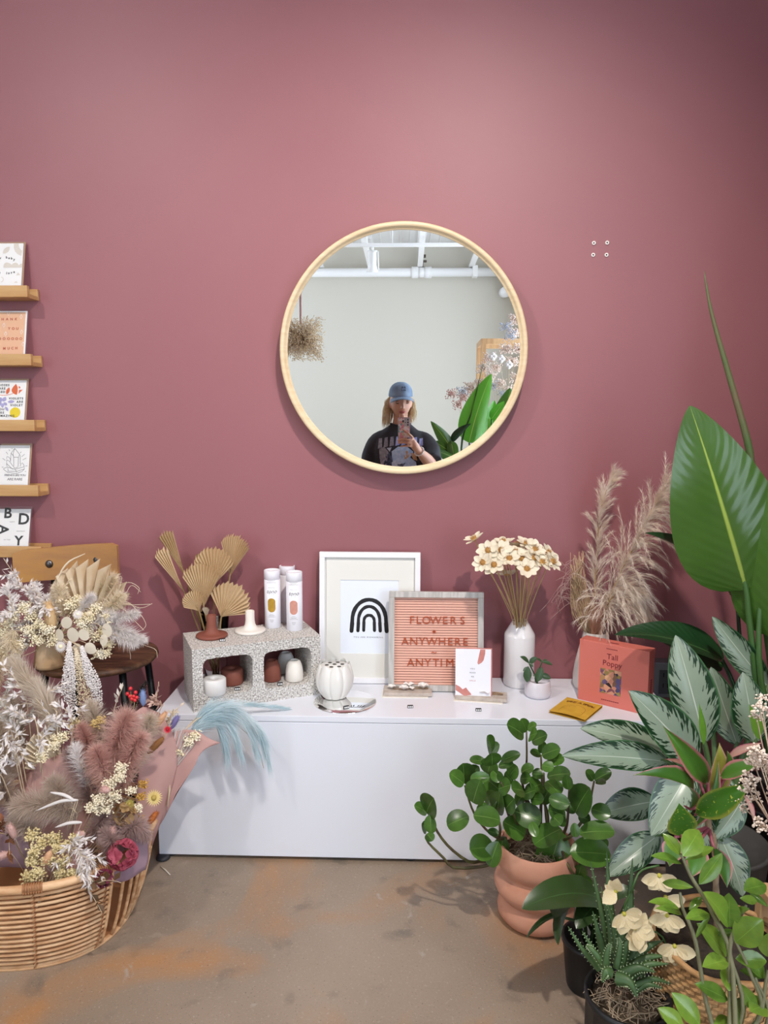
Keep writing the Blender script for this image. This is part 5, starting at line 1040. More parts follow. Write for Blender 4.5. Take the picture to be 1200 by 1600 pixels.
for x, y, s_, nn, dr in ((962, 1392, .030, V((-.3, -.8, .3)), (-1, 0, .6)), (975, 1428, .034, V((.1, -.9, .2)), (.4, 0, -1)), (992, 1450, .032, V((.2, -.8, .4)), (1, 0, -.4)), (1002, 1462, .030, V((0, -.8, .5)), (-1, 0, -.1)), (1030, 1368, .032, V((-.1, -.9, .1)), (0, 0, -1)), (1040, 1402, .032, V((.2, -.9, 0)), (.2, 0, -1)), (1042, 1430, .030, V((-.2, -.9, 0)), (0, 0, -1)), (1054, 1478, .033, V((-.2, -.9, .1)), (.1, 0, -1))):
    c = PY(x, y, ys - .02); fl = MB().ball(c, .0045).build('blossom', m_yor, t, world=True); D = V(dr).normalized()
    for i in range(5):
        a = (i - 2) * .62; A_ = Matrix.Rotation(a, 3, nn.normalized()); inst('petal', op_, fl, frame(A_ @ D + nn * .2, nn, c, s_ * rnd(.9, 1.25)), world=True)
MB().ball(PY(1072, 1503, ys), (.007, .007, .011)).build('bud', m_yor, t, world=True)

# ---- ZZ plant nearest the camera
ZP = V((.56, -1.26, 0)); planter('plant_pot', 'white pot of the glossy stemmed plant at bottom right', ZP, .10, .2, m_vase2)
t = thing('zz_plant', 'leafy plant with glossy pointed leaves on bare stems, bottom right', 'plant', ZP + V((0, 0, .17)))
m_zz = green('zz_leaf', '#47702a', '#86a43c', rib='#8fb84a', ribw=.015, rough=.2, trans=.25, nscale=5); m_zs = mat('zz_stem', '#7d7b5c', .5); zl = leaf_mesh('leaf', m_zz, W=.46, prof='ellip', nl=9, nw=4, cup=.3, droop=.4)
yz = -1.24
for pts in (((890, 1230), (800, 780), (730, 600), (715, 510)), ((1000, 900), (880, 600), (780, 430), (735, 330), (718, 300)), ((1060, 1160), (990, 850), (1020, 700), (1080, 580)), ((990, 1100), (985, 880), (1010, 740), (1080, 580)), ((1150, 1200), (1100, 950), (1000, 740)), ((1140, 1230), (1190, 990), (1200, 940)), ((1200, 1200), (1130, 980))):
    P = [ZP + V((rnd(-.05, .05), rnd(-.05, .05), .17))] + [C2(*q, yz) for q in pts]; MB().tube(bez(P, 16), [lerp(.0045, .0022, i / 16) for i in range(17)], 6).build('stem', m_zs, t, world=True)
for ax, ay, bx, by, w_ in ((715, 305, 620, 185, 82), (730, 310, 810, 163, 115), (722, 352, 548, 315, 62), (740, 330, 907, 263, 48), (820, 465, 952, 298, 85), (788, 482, 613, 455, 52), (982, 692, 843, 512, 85), (990, 702, 985, 512, 112), (1020, 785, 1163, 640, 145), (972, 862, 806, 680, 112), (978, 885, 838, 920, 62), (985, 1055, 975, 903, 105), (978, 1102, 803, 1020, 72), (1180, 985, 1063, 828, 82), (1045, 940, 1168, 982, 62), (1130, 1155, 1040, 1012, 72), (1060, 1245, 990, 1105, 110), (825, 1240, 668, 1062, 125), (735, 1250, 593, 1142, 95), (878, 630, 745, 655, 58), (835, 535, 763, 608, 42), (712, 602, 556, 540, 42), (722, 632, 573, 602, 28), (1030, 728, 923, 748, 46), (1190, 470, 1062, 500, 92), (1200, 590, 1090, 500, 42), (1210, 730, 1188, 860, 70), (1020, 875, 1195, 890, 95), (1100, 1165, 1200, 1130, 85), (1140, 560, 1040, 540, 40), (880, 640, 800, 760, 30), (900, 1260, 1010, 1225, 60), (1100, 600, 1010, 625, 40)):
    a, b = C2(ax, ay, yz + rnd(-.02, .02)), C2(bx, by, yz + rnd(-.03, .03)); L_ = math.hypot(bx - ax, by - ay); leaf_between('leaf', zl, a, b, t, ws=min(2, w_ / L_ / .46), roll=rnd(-.3, .3), nrm=(CAM - a).normalized() * .7 + V((rnd(-.3, .3), -.1, .55)))

# ---- wooden stand at the right edge with a dried bunch in front
m_oak = mat('pale_oak', '#d3ac7c', .55, col2='#c0966a', nscale=5, stretch=(8, 8, 1), bump=.03, bscale=50)
def wood_frame(name, label, c, sx, sy, h, tb=.028, shelf=None):
    t = thing(name, label, 'stand', c)
    for x in (-sx / 2, sx / 2 - tb):
        for y in (-sy / 2, sy / 2 - tb): MB().box((x, y, 0), (x + tb, y + tb, h), bev=.002).build('leg', m_oak, t, smooth=False)
    for z in ([h - tb] + (shelf or [])):
        for y in (-sy / 2, sy / 2 - tb): MB().box((-sx / 2 + tb, y, z), (sx / 2 - tb, y + tb, z + tb), bev=.002).build('rail', m_oak, t, smooth=False)
        for x in (-sx / 2, sx / 2 - tb): MB().box((x, -sy / 2 + tb, z), (x + tb, sy / 2 - tb, z + tb), bev=.002).build('rail', m_oak, t, smooth=False)
    return t
wood_frame('wooden_stand', 'pale wooden plant stand cut by the right picture edge', (PY(1180, 1400, -.93).x + .15, -.99, 0), .30, .12, .34, .024, [.06])
m_gyp = mat('cream_gypsophila', '#e9d6c4', .8); m_gypst = mat('tan_twig', '#b39a84', .8)
def gyp(t, centre, R_, n, m, ms, root, r=(.0022, .0045), stems=True, flat_=1.0):
    b = MB(); s_ = MB(); centre = V(centre); root = V(root)
    hubs = [centre + V((rdir().x * R_ * .7, rdir().y * R_ * .7 * flat_, rdir().z * R_ * .7)) for _ in range(max(4, n // 60))]
    for h_ in hubs:
        if stems: s_.tube(bez([root, root.lerp(h_, .6) + rdir() * R_ * .1, h_], 5), .0010, 4, cap=False)
        for k_ in range(n // len(hubs)):
            p = h_ + rdir() * R_ * .42 * random.random() ** .6; b.octa(p, rnd(*r))
            if k_ % 3 == 0: s_.tube([h_, p], .0006, 3, cap=False)
    b.build('blossom_cloud', m, t, world=True, smooth=False)['kind'] = 'stuff'; s_.build('twig', ms, t, world=True)['kind'] = 'stuff'
rt = PY(1230, 1330, -1.35); t = thing('dried_gypsophila', 'cream dried gypsophila spray at the right picture edge', 'dried flower', (PY(1215, 1330, -1.3)))
for (x, y, R_, n) in ((1190, 1175, .035, 240), (1188, 1225, .035, 300), (1195, 1290, .03, 260), (1180, 1250, .03, 90), (1185, 1105, .025, 100)): gyp(t, PY(x + 6, y, -1.3), R_, n, m_gyp, m_gypst, rt, r=(.0014, .0030))

# ================================================================ left: chair, rattan basket, dried flowers
CH = V((-.945, -.235, 0)); SZ = .592
m_seat = mat('worn_dark_wood', '#4a2f1f', .55, col2='#7d573a', nscale=9, stretch=(1, 6, 6), bump=.25, bscale=60, ramp=(.4, .75)); m_bkw = mat('honey_wood', '#bf8d50', .45, col2='#ab7c52', nscale=4, stretch=(1, 3, 6), bump=.05, bscale=40); m_iron = mat('dark_iron', '#202022', .45, metal=.7)
t = thing('wooden_chair', 'vintage chair with honey wood backrest and dark round seat', 'chair', CH)
MB().lathe([(0, SZ - .024), (.15, SZ - .024), (.172, SZ - .02), (.18, SZ - .011), (.178, SZ - .003), (.168, SZ), (0, SZ - .004)], 48).build('seat', m_seat, t)
for sx in (-1, 1):
    for sy in (-1, 1): MB().tube([(sx * .115, sy * .10, SZ - .024), (sx * .155, sy * (.135 if sy < 0 else .14), 0)], .011, 10).build('leg', m_iron, t)
MB().tube([(.135 * math.cos(a * PI / 12), .118 * math.sin(a * PI / 12), .22) for a in range(25)], .007, 8).build('foot_ring', m_iron, t)
bc = PY(111, 878, -.07) - CH
bb = MB(); n = 16; vs = []; hw, hh = .170, .0545
for i in range(n + 1):
    u = 2 * i / n - 1; x = u * hw; yy = .035 * u * u; e = 1 if abs(u) < .97 else .86
    for (dy, dz) in ((-.008, -1), (-.008, 1), (.008, 1), (.008, -1)): vs.append((bc.x + x, bc.y - yy + dy - .012 * (dz > 0) * 0, bc.z + dz * hh * e * (1 + .05 * u) + .012 * u))
bb.add(vs, [(i * 4 + j, (i + 1) * 4 + j, (i + 1) * 4 + (j + 1) % 4, i * 4 + (j + 1) % 4) for i in range(n) for j in range(4)] + [(3, 2, 1, 0), (n * 4, n * 4 + 1, n * 4 + 2, n * 4 + 3)]); bk = bb.build('backrest', m_bkw, t, smooth=False)
for px, py in ((78.5, 880.5), (153, 874)):
    p = PY(px, py, -.075) - CH; MB().ball((p.x, bc.y - .012, p.z), (.0135, .008, .0135), n=14, m=8).build('bolt', mat('steel_bolt', '#6d6a6a', .3, metal=.9), t)
    MB().tube(bez([(p.x, bc.y + .012, p.z), (p.x, bc.y + .014, p.z - .12), (p.x * .8, .12, SZ - .02)], 8), .008, 8).build('back_post', m_iron, t)
m_stone = mat('beige_stoneware', '#c6ab8b', .7, col2='#b8966f', nscale=14, bump=.05, bscale=80); VS = PZ(80, 1041, SZ)
o = MB().lathe([(0, 0), (.040, 0), (.0445, .004), (.0455, .012), (.042, .045), (.036, .075), (.033, .09), (.031, .089), (.034, .07), (.04, .02), (0, .012)], 36).build('stoneware_vase', m_stone, loc=VS); tag(o, 'beige stoneware vase of dried flowers on the chair seat', 'vase')
VT = VS + V((0, 0, .075)); yv = VS.y
m_wht = mat('bleached_white', '#efe9e6', .75, trans=.2); m_crm = mat('bleached_cream', '#f3e7d0', .75, col2='#ead9bb', nscale=20, trans=.25); m_gyp2 = mat('yellow_cream', '#efe0b8', .8, col2='#f6eed8', nscale=40); m_fz = mat('tan_fluff', '#eecf9f', .85, trans=.25); m_pale = mat('pale_twig', '#d2bea0', .8); m_greyl = mat('greige_leaf', '#d3ccc2', .75, trans=.2)
GA = 'dried stems in the stoneware vase'; GB = 'dried stems in the rattan basket'
def A(px, py, d=0.0): return PY(px, py, yv + d)
def leafy(mb, p, d, L, w):
    d = V(d).normalized(); s_ = d.cross(rdir()).normalized(); n = s_.cross(d); a = p + d * L
    m1 = p + d * L * .45
    mb.add([p, m1 + s_ * w * .5 + n * w * .12, a, m1 - s_ * w * .5 + n * w * .12], [(0, 1, 2), (0, 2, 3)])
def ruscus(label, spine, n, L, w, m, group, twigs=5, name='ruscus_branch', cat='dried branch', ms=None):
    sp_ = bez(spine, 16); t = thing(name, label, cat, sp_[0], group=group); st = MB(); st.tube(sp_, [lerp(.0018, .0007, i / 16) for i in range(17)], 5); lf = MB()
    br = [sp_[5:]]
    for k_ in range(twigs):
        i = random.randint(3, 13); tg = (sp_[i + 1] - sp_[i - 1]).normalized(); d = (tg * 1.0 + rdir() * .9).normalized(); q = [sp_[i] + d * L * 2.6 * j / 5 + V((0, 0, -.003 * j * j * .3)) for j in range(6)]; st.tube(q, .0006, 4, cap=False); br.append(q)
    for k_ in range(n):
        b_ = random.choice(br); j = random.randint(0, len(b_) - 2); p = b_[j].lerp(b_[j + 1], random.random()); tg = (b_[j + 1] - b_[j]).normalized(); leafy(lf, p, tg * .8 + rdir() * .75, L * rnd(.7, 1.15), w * rnd(.8, 1.1))
    st.build('stem', ms or m_pale, t, world=True); lf.build('foliage', m, t, world=True, smooth=False)['kind'] = 'stuff'; return t
def fluff_tail(label, base, tip, r, m, group, foot, n=420, name='bunny_tail', hl=.008, fw=.0007):
    base, tip = V(base), V(tip); t = thing(name, label, 'dried flower', foot, group=group); MB().tube(bez([V(foot), V(foot).lerp(base, .6) + V((0, 0, .01)), base, base.lerp(tip, .3)], 8), .0008, 4).build('stem', m_pale, t, world=True)
    b = MB(); ax = (tip - base); L = ax.length; axn = ax.normalized(); M = frame(axn, V((0, -1, .1)), base.lerp(tip, .5)); b.ball((0, 0, 0), (r, L / 2, r), M, n=10, m=8)
    for k_ in range(n):
        u = rnd(.02, .98); q = rdir(); q = (q - axn * q.dot(axn)).normalized(); rr = r * math.sin(PI * u) ** .6; b.blade(base + ax * u + q * rr * .8, q * .7 + axn * .8, hl * rnd(.6, 1.2), fw, k=2)
    b.build('head', m, t, world=True); return t
def spray(label, hubs, n, m, group, foot, R_=.03, r=(.0018, .0034), name='gypsophila_spray'):
    t = thing(name, label, 'dried flower', foot, group=group); b = MB(); s_ = MB(); foot = V(foot)
    for h_ in hubs:
        s_.tube(bez([foot, foot.lerp(h_, .6) + rdir() * .01, h_], 6), .0009, 4, cap=False)
        for k_ in range(n):
            p = h_ + V((rdir().x * R_, rdir().y * R_ * .8, rdir().z * R_ * .8)) * random.random() ** .5; b.octa(p, rnd(*r))
            if k_ % 4 == 0: s_.tube([h_, p], .0005, 3, cap=False)
    b.build('blossom_cloud', m, t, world=True, smooth=False)['kind'] = 'stuff'; s_.build('twig', m_pale, t, world=True)['kind'] = 'stuff'; return t
# white leaf branches
ruscus('bleached white leafy branch reaching up left over the backrest', [VT, A(60, 975), A(40, 925, -.02), A(5, 872, -.03)], 620, .019, .0072, m_wht, GA, 22)
ruscus('bleached white leafy branch arching over the chair back bolts', [VT, A(70, 965), A(66, 940, -.05), A(50, 912, -.06)], 480, .018, .0068, m_wht, GA, 16)
ruscus('bleached white leafy branch at the left picture edge', [VT, A(40, 985, -.03), A(20, 950, -.06), A(8, 915, -.07)], 420, .02, .0075, m_wht, GA, 16)
# cream palm spear fan
palm_fan('palm_fan', A(135, 985, .01), A(138, 880, .0), .95, m_crm, 'cream spear palm fan standing up behind the white blooms', VT, V((.1, -1, .1)), GA, pl=11, fold=.16)
t = thing('pale_reed', 'single pale blade curving up before the backrest', 'dried grass', VT, group=GA); MB().tube(bez([VT, A(92, 940), A(90, 908), A(105, 880), A(133, 865)], 14), [.0012] * 7 + [.002, .0026, .0029, .0029, .0027, .0023, .0017, .0007], 6).build('stem', m_crm, t, world=True)
# fuzzy heads and clouds
fluff_tail('large tan fuzzy seed head at the middle of the vase bunch', A(83, 985, -.05), A(74, 940, -.06), .014, m_fz, GA, VT, 900, 'fuzzy_seed_head', .014, .0008)
spray('cream gypsophila at left of the stoneware vase', [A(50, 960, -.05), A(62, 975, -.06), A(38, 950, -.05), A(45, 985, -.06), A(75, 985, -.07), A(85, 1000, -.06), A(20, 962, -.05), A(60, 1000, -.06)], 210, m_gyp2, GA, VT, .022)
spray('cream gypsophila above the stoneware vase', [A(112, 945, -.03), A(122, 938, -.03), A(128, 965, -.05), A(135, 985, -.05), A(120, 955, -.02)], 200, m_gyp2, GA, VT, .02)
spray('cream gypsophila hanging right of the vase', [A(150, 995, -.04), A(160, 985, -.04), A(170, 1005, -.04), A(152, 1022, -.05), A(165, 1020, -.04)], 150, m_gyp2, GA, VT, .018)
# beige fluff masses
for lb, sp_, m, n, L in (('soft cream grass plume behind the fan palm', [VT, A(130, 960, .02), A(160, 920, .02), A(178, 905, .02)], m_crm, 700, .05), ('white feathery plume at the right of the vase bunch', [VT, A(150, 985, -.02), A(185, 985, -.04), A(226, 1000, -.05)], m_wht, 900, .042), ('white feathery plume pointing up right', [VT, A(150, 975, -.02), A(185, 965, -.03), A(215, 958, -.04)], m_wht, 700, .035), ('white frosted tuft before the palm fan', [VT, A(125, 960, -.04), A(135, 940, -.05), A(145, 932, -.05)], m_wht, 500, .028), ('pale cream grass filling the bunch at left', [VT, A(40, 1000, -.02), A(10, 990, -.03), A(-15, 970, -.03)], m_crm, 700, .05), ('pale beige pampas sagging down the left edge', [VT, A(20, 1010, -.05), A(0, 1030, -.07), A(-8, 1080, -.08)], m_crm, 700, .05)):
    t = stemthing('grass_plume', lb, 'dried grass', GA, sp_, .0014, m_pale); plume(MB(), sp_[1:] if len(sp_) > 3 else sp_, int(n * 1.5), L * 1.1, .0016, droop=.5, spread=.8, fwd=.7).build('plume', m, t, world=True)
# wisps
t = stemthing('wispy_grass', 'thin curling wisps reaching right past the seat', 'dried grass', GA, [VT, A(150, 965), A(185, 930)], .001, m_pale); b_ = MB()
for (pts) in (((185, 925), (200, 910), (217, 918), (215, 928)), ((185, 945), (210, 945), (235, 944)), ((190, 940), (215, 955), (228, 975), (222, 985)), ((190, 935), (205, 915), (220, 925)), ((180, 930), (190, 905), (188, 900)), ((205, 1000), (225, 1008), (243, 1015), (246, 1028)), ((195, 1005), (203, 1020), (204, 1030)), ((190, 945), (220, 950), (238, 943)), ((185, 950), (205, 965), (225, 985))): b_.tube(bez([A(140, 975, -.02)] + [A(x, y, -.04) for x, y in pts], 14), .0007, 4)
b_.build('curl', m_crm, t, world=True)
# lunaria discs
m_lun = mat('lunaria_disc', '#f3ead6', .4, trans=.3)
t = thing('lunaria_stem', 'papery round lunaria discs hanging over the vase rim', 'dried flower', VT, group=GA); b_ = MB()
for x, y, r, a in ((104, 973, .0175, .5), (93, 992, .0165, .1), (114, 992, .020, 0), (131, 992, .0165, -.3), (121, 1015, .0175, .2), (141, 1013, .0165, -.4), (167, 985, .0195, .2), (162, 1000, .016, .5)):
    c = A(x, y, -.075); M = frame(V((math.sin(a), -.15, math.cos(a))), V((rnd(-.4, .4), -1, .15)), c); vs = [(0, 0, .001)] + [(r * .86 * math.cos(q * PI / 10), r * 1.08 * math.sin(q * PI / 10), 0) for q in range(20)]
    MB().add(vs, [(0, 1 + q, 1 + (q + 1) % 20) for q in range(20)], M).build('disc', m_lun, t, world=True); b_.tube(bez([VT + V((0, -.02, .01)), A((x + 110) / 2, y - 12, -.07), c], 6), .0008, 4)
b_.build('stem', m_pale, t, world=True)
# straw flowers
def strawflower(label, c, nn, r, m, mc_, group, foot):
    c = V(c); nn = V(nn).normalized(); t = thing('straw_flower', label, 'dried flower', foot, group=group); MB().tube(bez([V(foot), V(foot).lerp(c, .6), c - nn * .01, c], 6), .001, 4).build('stem', m_pale, t, world=True); b = MB(); Ax = frame(V((1, 0, .1)) - nn * nn.x, nn, c).to_3x3()
    for ring, (rr, up, k_) in enumerate(((1, .15, 22), (.8, .45, 18), (.55, .9, 14))):
        for i in range(k_):
            a = 2 * PI * i / k_ + ring * .2; d = Ax @ V((math.cos(a), math.sin(a), up)); b.blade(c, d, r * rr, r * .32, k=3, side=d.cross(nn).normalized())
    b.build('petals', m, t, world=True); MB().ball(c + nn * r * .18, r * .3, n=10).build('flower_centre', mc_, t, world=True)
m_sy = mat('straw_yellow', '#ead28a', .6); strawflower('white straw flower on the vase rim', A(96, 1010, -.09), (-.1, -1, .2), .020, m_wht, m_gyp2, GA, VT); strawflower('white straw flower below the palm fan', A(122, 960, -.08), (.1, -1, .5), .016, m_wht, m_gyp2, GA, VT); strawflower('small straw flower among the cream sprays', A(140, 958, -.07), (.1, -1, .3), .010, m_crm, m_gyp2, GA, VT)
# hanging amaranthus
def amaranth(label, top, strands, m, r=.0022, foot=None):
    t = thing('hanging_amaranthus', label, 'dried flower', foot, group=GA); top = V(top); MB().tube(bez([V(foot), V(foot).lerp(top, .5) + V((0, -.01, .02)), top], 6), .0015, 5).build('stem', m_pale, t, world=True)
    for (pts) in strands:
        b = MB(); P = bez([top] + [V(p) for p in pts], 30)
        for i, p in enumerate(P):
            for k_ in range(7): b.octa(p + rdir() * .0045, rnd(.0018, .003))
        b.build('strand', m, t, world=True, smooth=False)
tp_ = A(108, 1005, -.09); ed = A(60, 1000, -.115).y - yv
amaranth('white beaded amaranthus strands falling from the vase, left half', tp_, [[A(x0, 1030, ed), A(x1, 1062, ed - .01), A(x2, y2, ed - .01)] for x0, x1, x2, y2 in ((104, 99, 98, 1085), (106, 103, 103, 1095), (108, 108, 107, 1100), (110, 112, 111, 1104), (112, 116, 117, 1106), (107, 106, 110, 1090), (112, 115, 114, 1080))], m_wht, foot=VT)
amaranth('white beaded amaranthus strands falling from the vase, right half', A(128, 1012, -.09), [[A(x0, 1035, ed), A(x1, 1065, ed - .01), A(x2, y2, ed - .01)] for x0, x1, x2, y2 in ((132, 140, 143, 1075), (134, 146, 150, 1085), (136, 150, 154, 1095), (138, 154, 158, 1104), (134, 143, 148, 1100), (130, 137, 139, 1070))], m_wht, foot=VT)
amaranth('beige amaranthus tassels between the two white falls', A(118, 1015, -.085), [[A(x0, 1040, ed), A(x1, 1085, ed - .005), A(x2, y2, ed - .01)] for x0, x1, x2, y2 in ((119, 123, 123, 1140), (121, 126, 128, 1150), (124, 131, 134, 1135), (127, 134, 140, 1145), (129, 138, 146, 1130), (130, 142, 150, 1140))], m_crm, foot=VT)

# ---------------------------------------------------------------- rattan basket
BC = V((-1.005, -.605, 0)); AX, AY, BH = .335, .262, .235
m_rat = mat('rattan', '#dfb78c', .5, col2='#c08e62', nscale=9, stretch=(2, 2, 9)); m_rat2 = mat('rattan_binding', '#a8744c', .6)
def plan(th, z):
    c, s_ = math.cos(th), math.sin(th); p = 2.5; r = (abs(c) ** p + abs(s_) ** p) ** (-1 / p); k_ = .80 + .20 * min(1, z / BH) ** .6
    return V((AX * k_ * r * c, AY * k_ * r * s_, z))
t = thing('rattan_basket', 'open rattan basket of dried bouquets on the concrete floor', 'basket', BC)
T0, T1 = -2.28, -.62                              # front panel between these angles
nz_ = 16
for i in range(nz_):
    z = .010 + i * (BH - .028) / (nz_ - 1)
    for (a0, a1) in ((T0 - .04, T1 + .04), (-T1 - .04, -T0 + .04)): MB().tube([plan(lerp(a0, a1, j / 26), z) for j in range(27)], .0042, 6).build('rod', m_rat, t)
def upright(th): MB().tube([plan(th, z) * (1.0) for z in [.004 + (BH - .012) * j / 8 for j in range(9)]], .0047, 6).build('rod', m_rat, t)
for k_ in range(9): upright(lerp(T1 + .06, -T1 - .06, k_ / 8)); upright(lerp(PI + .78, 2 * PI - 3.95 + 1.6, k_ / 8) if 0 else lerp(-T0 + .06, 2 * PI + T0 - .06, k_ / 8))
def binding(th):
    b = MB(); b.tube([plan(th, .002 + (BH) * j / 8) * .985 for j in range(9)], .004, 6)
    for i in range(nz_):
        z = .010 + i * (BH - .028) / (nz_ - 1); p = plan(th, z); o_ = V((math.cos(th) / AX, math.sin(th) / AY, 0)).normalized(); s_ = V((-o_.y, o_.x, 0)); b.tube([p + s_ * .005 + o_ * .001 + V((0, 0, .006)), p + o_ * .0065, p - s_ * .005 + o_ * .001 + V((0, 0, -.006))], .0018, 5)
    b.build('binding', m_rat2, t)
for th in (T0, lerp(T0, T1, .36), lerp(T0, T1, .70), T1, -T0, -T1, lerp(-T1, -T0, .35), lerp(-T1, -T0, .7)): binding(th)
MB().tube([plan(2 * PI * j / 72, BH) for j in range(73)], .0105, 8).build('rim', m_rat, t); MB().tube([plan(2 * PI * j / 72, BH - .018) for j in range(73)], .0045, 6).build('rim_rod', m_rat, t); MB().tube([plan(2 * PI * j / 72, .005) for j in range(73)], .007, 8).build('base_rod', m_rat, t)
for th in (T0, T0 + .25, lerp(T0, T1, .36), lerp(T0, T1, .70), T1, T1 + .25, -.2, .3, .9, 1.6, 2.2, 2.9):
    b = MB()
    for q in range(8):
        dth = th + (q - 3.5) * .0155; c = plan(dth, BH); o_ = V((math.cos(dth) / AX, math.sin(dth) / AY, 0)).normalized(); b.tube([c + (o_ * math.cos(a * PI / 4) + V((0, 0, 1)) * math.sin(a * PI / 4)) * .0120 for a in range(9)], .0022, 4)
    b.build('rim_wrap', m_rat2, t)
fl = MB(); vs = [(0, 0, .006)] + [tuple(plan(2 * PI * j / 40, .006)) for j in range(40)]; fl.add(vs, [(0, 1 + j, 1 + (j + 1) % 40) for j in range(40)]); fl.build('base_panel', m_rat2, t)

# ---------------------------------------------------------------- wrapped bouquets in the basket
yb = BC.y; BF = BC + V((.05, 0, .03))
def B(px, py, d=0.0): return PY(px, py, yb + d)
m_tis = mat('pink_tissue', '#dcb3ac', .7, col2='#d0a49d', nscale=6, trans=.35, bump=.15, bscale=16); m_tis2 = mat('mauve_tissue', '#b79aa6', .7, col2='#a58796', nscale=6, trans=.3, bump=.15, bscale=16)
def paper(name, label, rows, m, crumple=.006, th=None):
    # a crumpled sheet through rows of world points, with a little thickness
    nu = 14; rws = [bez(r, nu) for r in rows]; cols = [bez([rw[i] for rw in rws], 10) for i in range(nu + 1)]; vs = []; fs = []
    for i in range(nu + 1):
        for j in range(11): p = cols[i][j]; q = p * 22; vs.append(p + V((noise.noise(q), noise.noise(q + V((9, 0, 0))), noise.noise(q + V((0, 9, 0))))) * crumple)
    for i in range(nu):
        for j in range(10): fs.append((i * 11 + j, (i + 1) * 11 + j, (i + 1) * 11 + j + 1, i * 11 + j + 1))
    o = MB().add(vs, fs).build(name, m, smooth=True); md = o.modifiers.new('thickness', 'SOLIDIFY'); md.thickness = .0006; return tag(o, label, 'wrapping paper', 'tissue sheets around the bouquets')
paper('tissue_sheet', 'pink tissue sheet folded behind the right bouquet', [[B(205, 1120, .05), B(225, 1105, .08), B(250, 1115, .1)], [B(215, 1180, .05), B(245, 1160, .08), B(272, 1150, .1)], [B(215, 1250, .02), B(245, 1240, .04), B(274, 1215, .08)], [B(205, 1330, .0), B(222, 1330, .02), B(238, 1320, .05)]], m_tis)
paper('tissue_sheet', 'pale pink tissue cone pointing right towards the bench', [[B(250, 1150, .1), B(300, 1140, .12), B(343, 1162, .12)], [B(262, 1195, .09), B(290, 1180, .10), B(318, 1172, .11)], [B(255, 1260, .06), B(275, 1235, .08), B(298, 1205, .09)], [B(222, 1330, .03), B(238, 1310, .05), B(246, 1290, .06)]], m_tis)
paper('tissue_sheet', 'dusty pink tissue behind the taupe plume', [[B(20, 1235, .02), B(60, 1190, .0), B(110, 1180, -.01), B(140, 1200, 0)], [B(15, 1270, 0), B(60, 1230, -.03), B(110, 1215, -.04), B(145, 1240, -.02)], [B(20, 1320, -.02), B(60, 1300, -.05), B(110, 1290, -.06), B(150, 1300, -.03)], [B(50, 1380, -.06), B(80, 1370, -.08), B(110, 1370, -.08), B(140, 1370, -.06)]], m_tis)
paper('tissue_sheet', 'mauve tissue sheet at the left inside of the basket', [[B(-10, 1260, .0), B(15, 1255, -.02), B(35, 1290, -.03)], [B(-15, 1310, -.02), B(15, 1310, -.05), B(45, 1320, -.06)], [B(-15, 1350, -.04), B(20, 1355, -.08), B(60, 1360, -.09)]], m_tis2)
paper('tissue_sheet', 'pink tissue scrap behind the hanging amaranthus', [[B(30, 1105, .12), B(60, 1100, .1), B(85, 1120, .1)], [B(25, 1150, .1), B(60, 1150, .08), B(90, 1155, .08)], [B(20, 1220, .06), B(55, 1215, .05), B(90, 1210, .05)]], m_tis)
# plumes
m_pkp = mat('pink_pampas', '#eacbc1', .85, col2='#dbb2a7', nscale=12, trans=.5); m_tau = mat('taupe_pampas', '#e2d5c9', .85, col2='#d2c0b0', nscale=12, trans=.5); m_mau = mat('mauve_pampas', '#d0b8b2', .85, col2='#bda29c', nscale=12, trans=.5); m_gry = mat('grey_beige_plume', '#f0e7db', .85, col2='#e2d5c4', nscale=12, trans=.5)
def plum(lb, pts, m, n, L, w=.0017, droop=.5, spread=.9, fwd=.6, name='pampas_grass', foot=None, k=3):
    P = [foot if foot is not None else BF] + [B(*p) for p in pts]; t = stemthing(name, lb, 'pampas grass', GB, P, .0018, m_pale); plume(MB(), P[1:], int(n * 1.5), L * 1.12, w, droop=droop, spread=spread, fwd=fwd, k=k, t0=.0).build('plume', m, t, world=True)
plum('fluffy dusty pink pampas, largest in the basket', [(170, 1240, -.03), (175, 1190, -.04), (190, 1140, -.04), (200, 1120, -.03)], m_pkp, 2600, .062)
plum('dusty pink pampas tuft leaning right', [(190, 1230, -.04), (205, 1180, -.05), (222, 1150, -.05)], m_pkp, 1600, .05)
plum('reddish pink pampas tuft low at the front', [(170, 1235, -.07), (160, 1200, -.08), (150, 1170, -.08)], m_pkp, 1400, .048)
plum('taupe pampas plume reaching left', [(120, 1280, -.08), (90, 1262, -.10), (50, 1258, -.12), (25, 1262, -.12)], m_tau, 2200, .055)
plum('taupe pampas plume above the white tails', [(115, 1275, -.07), (95, 1240, -.09), (80, 1222, -.09)], m_tau, 1400, .048)
plum('mauve upright pampas beside the cream fan', [(140, 1255, -.05), (125, 1210, -.06), (105, 1175, -.05)], m_mau, 1500, .042, fwd=.9)
plum('pale frosted pampas tip left of the pink plume', [(135, 1230, -.06), (122, 1190, -.07), (118, 1165, -.06)], m_wht, 500, .035, fwd=.9)
plum('mauve pampas over the crimson petals', [(190, 1330, -.09), (200, 1300, -.10), (215, 1290, -.10), (230, 1310, -.09)], m_mau, 1500, .04)
plum('grey beige plume draping from the chair to the basket', [(95, 1150, .02), (70, 1100, .05), (40, 1060, .08), (20, 1035, .1)], m_gry, 2600, .06, fwd=1.0, spread=.5, droop=.3)
plum('long silky beige plume left of the amaranthus', [(90, 1140, .0), (75, 1105, .02), (55, 1070, .04)], m_gry, 1600, .06, fwd=1.0, spread=.4, droop=.3)
plum('soft beige plume at the far left', [(20, 1220, .02), (5, 1170, .03), (-10, 1120, .04)], m_gry, 1500, .055)
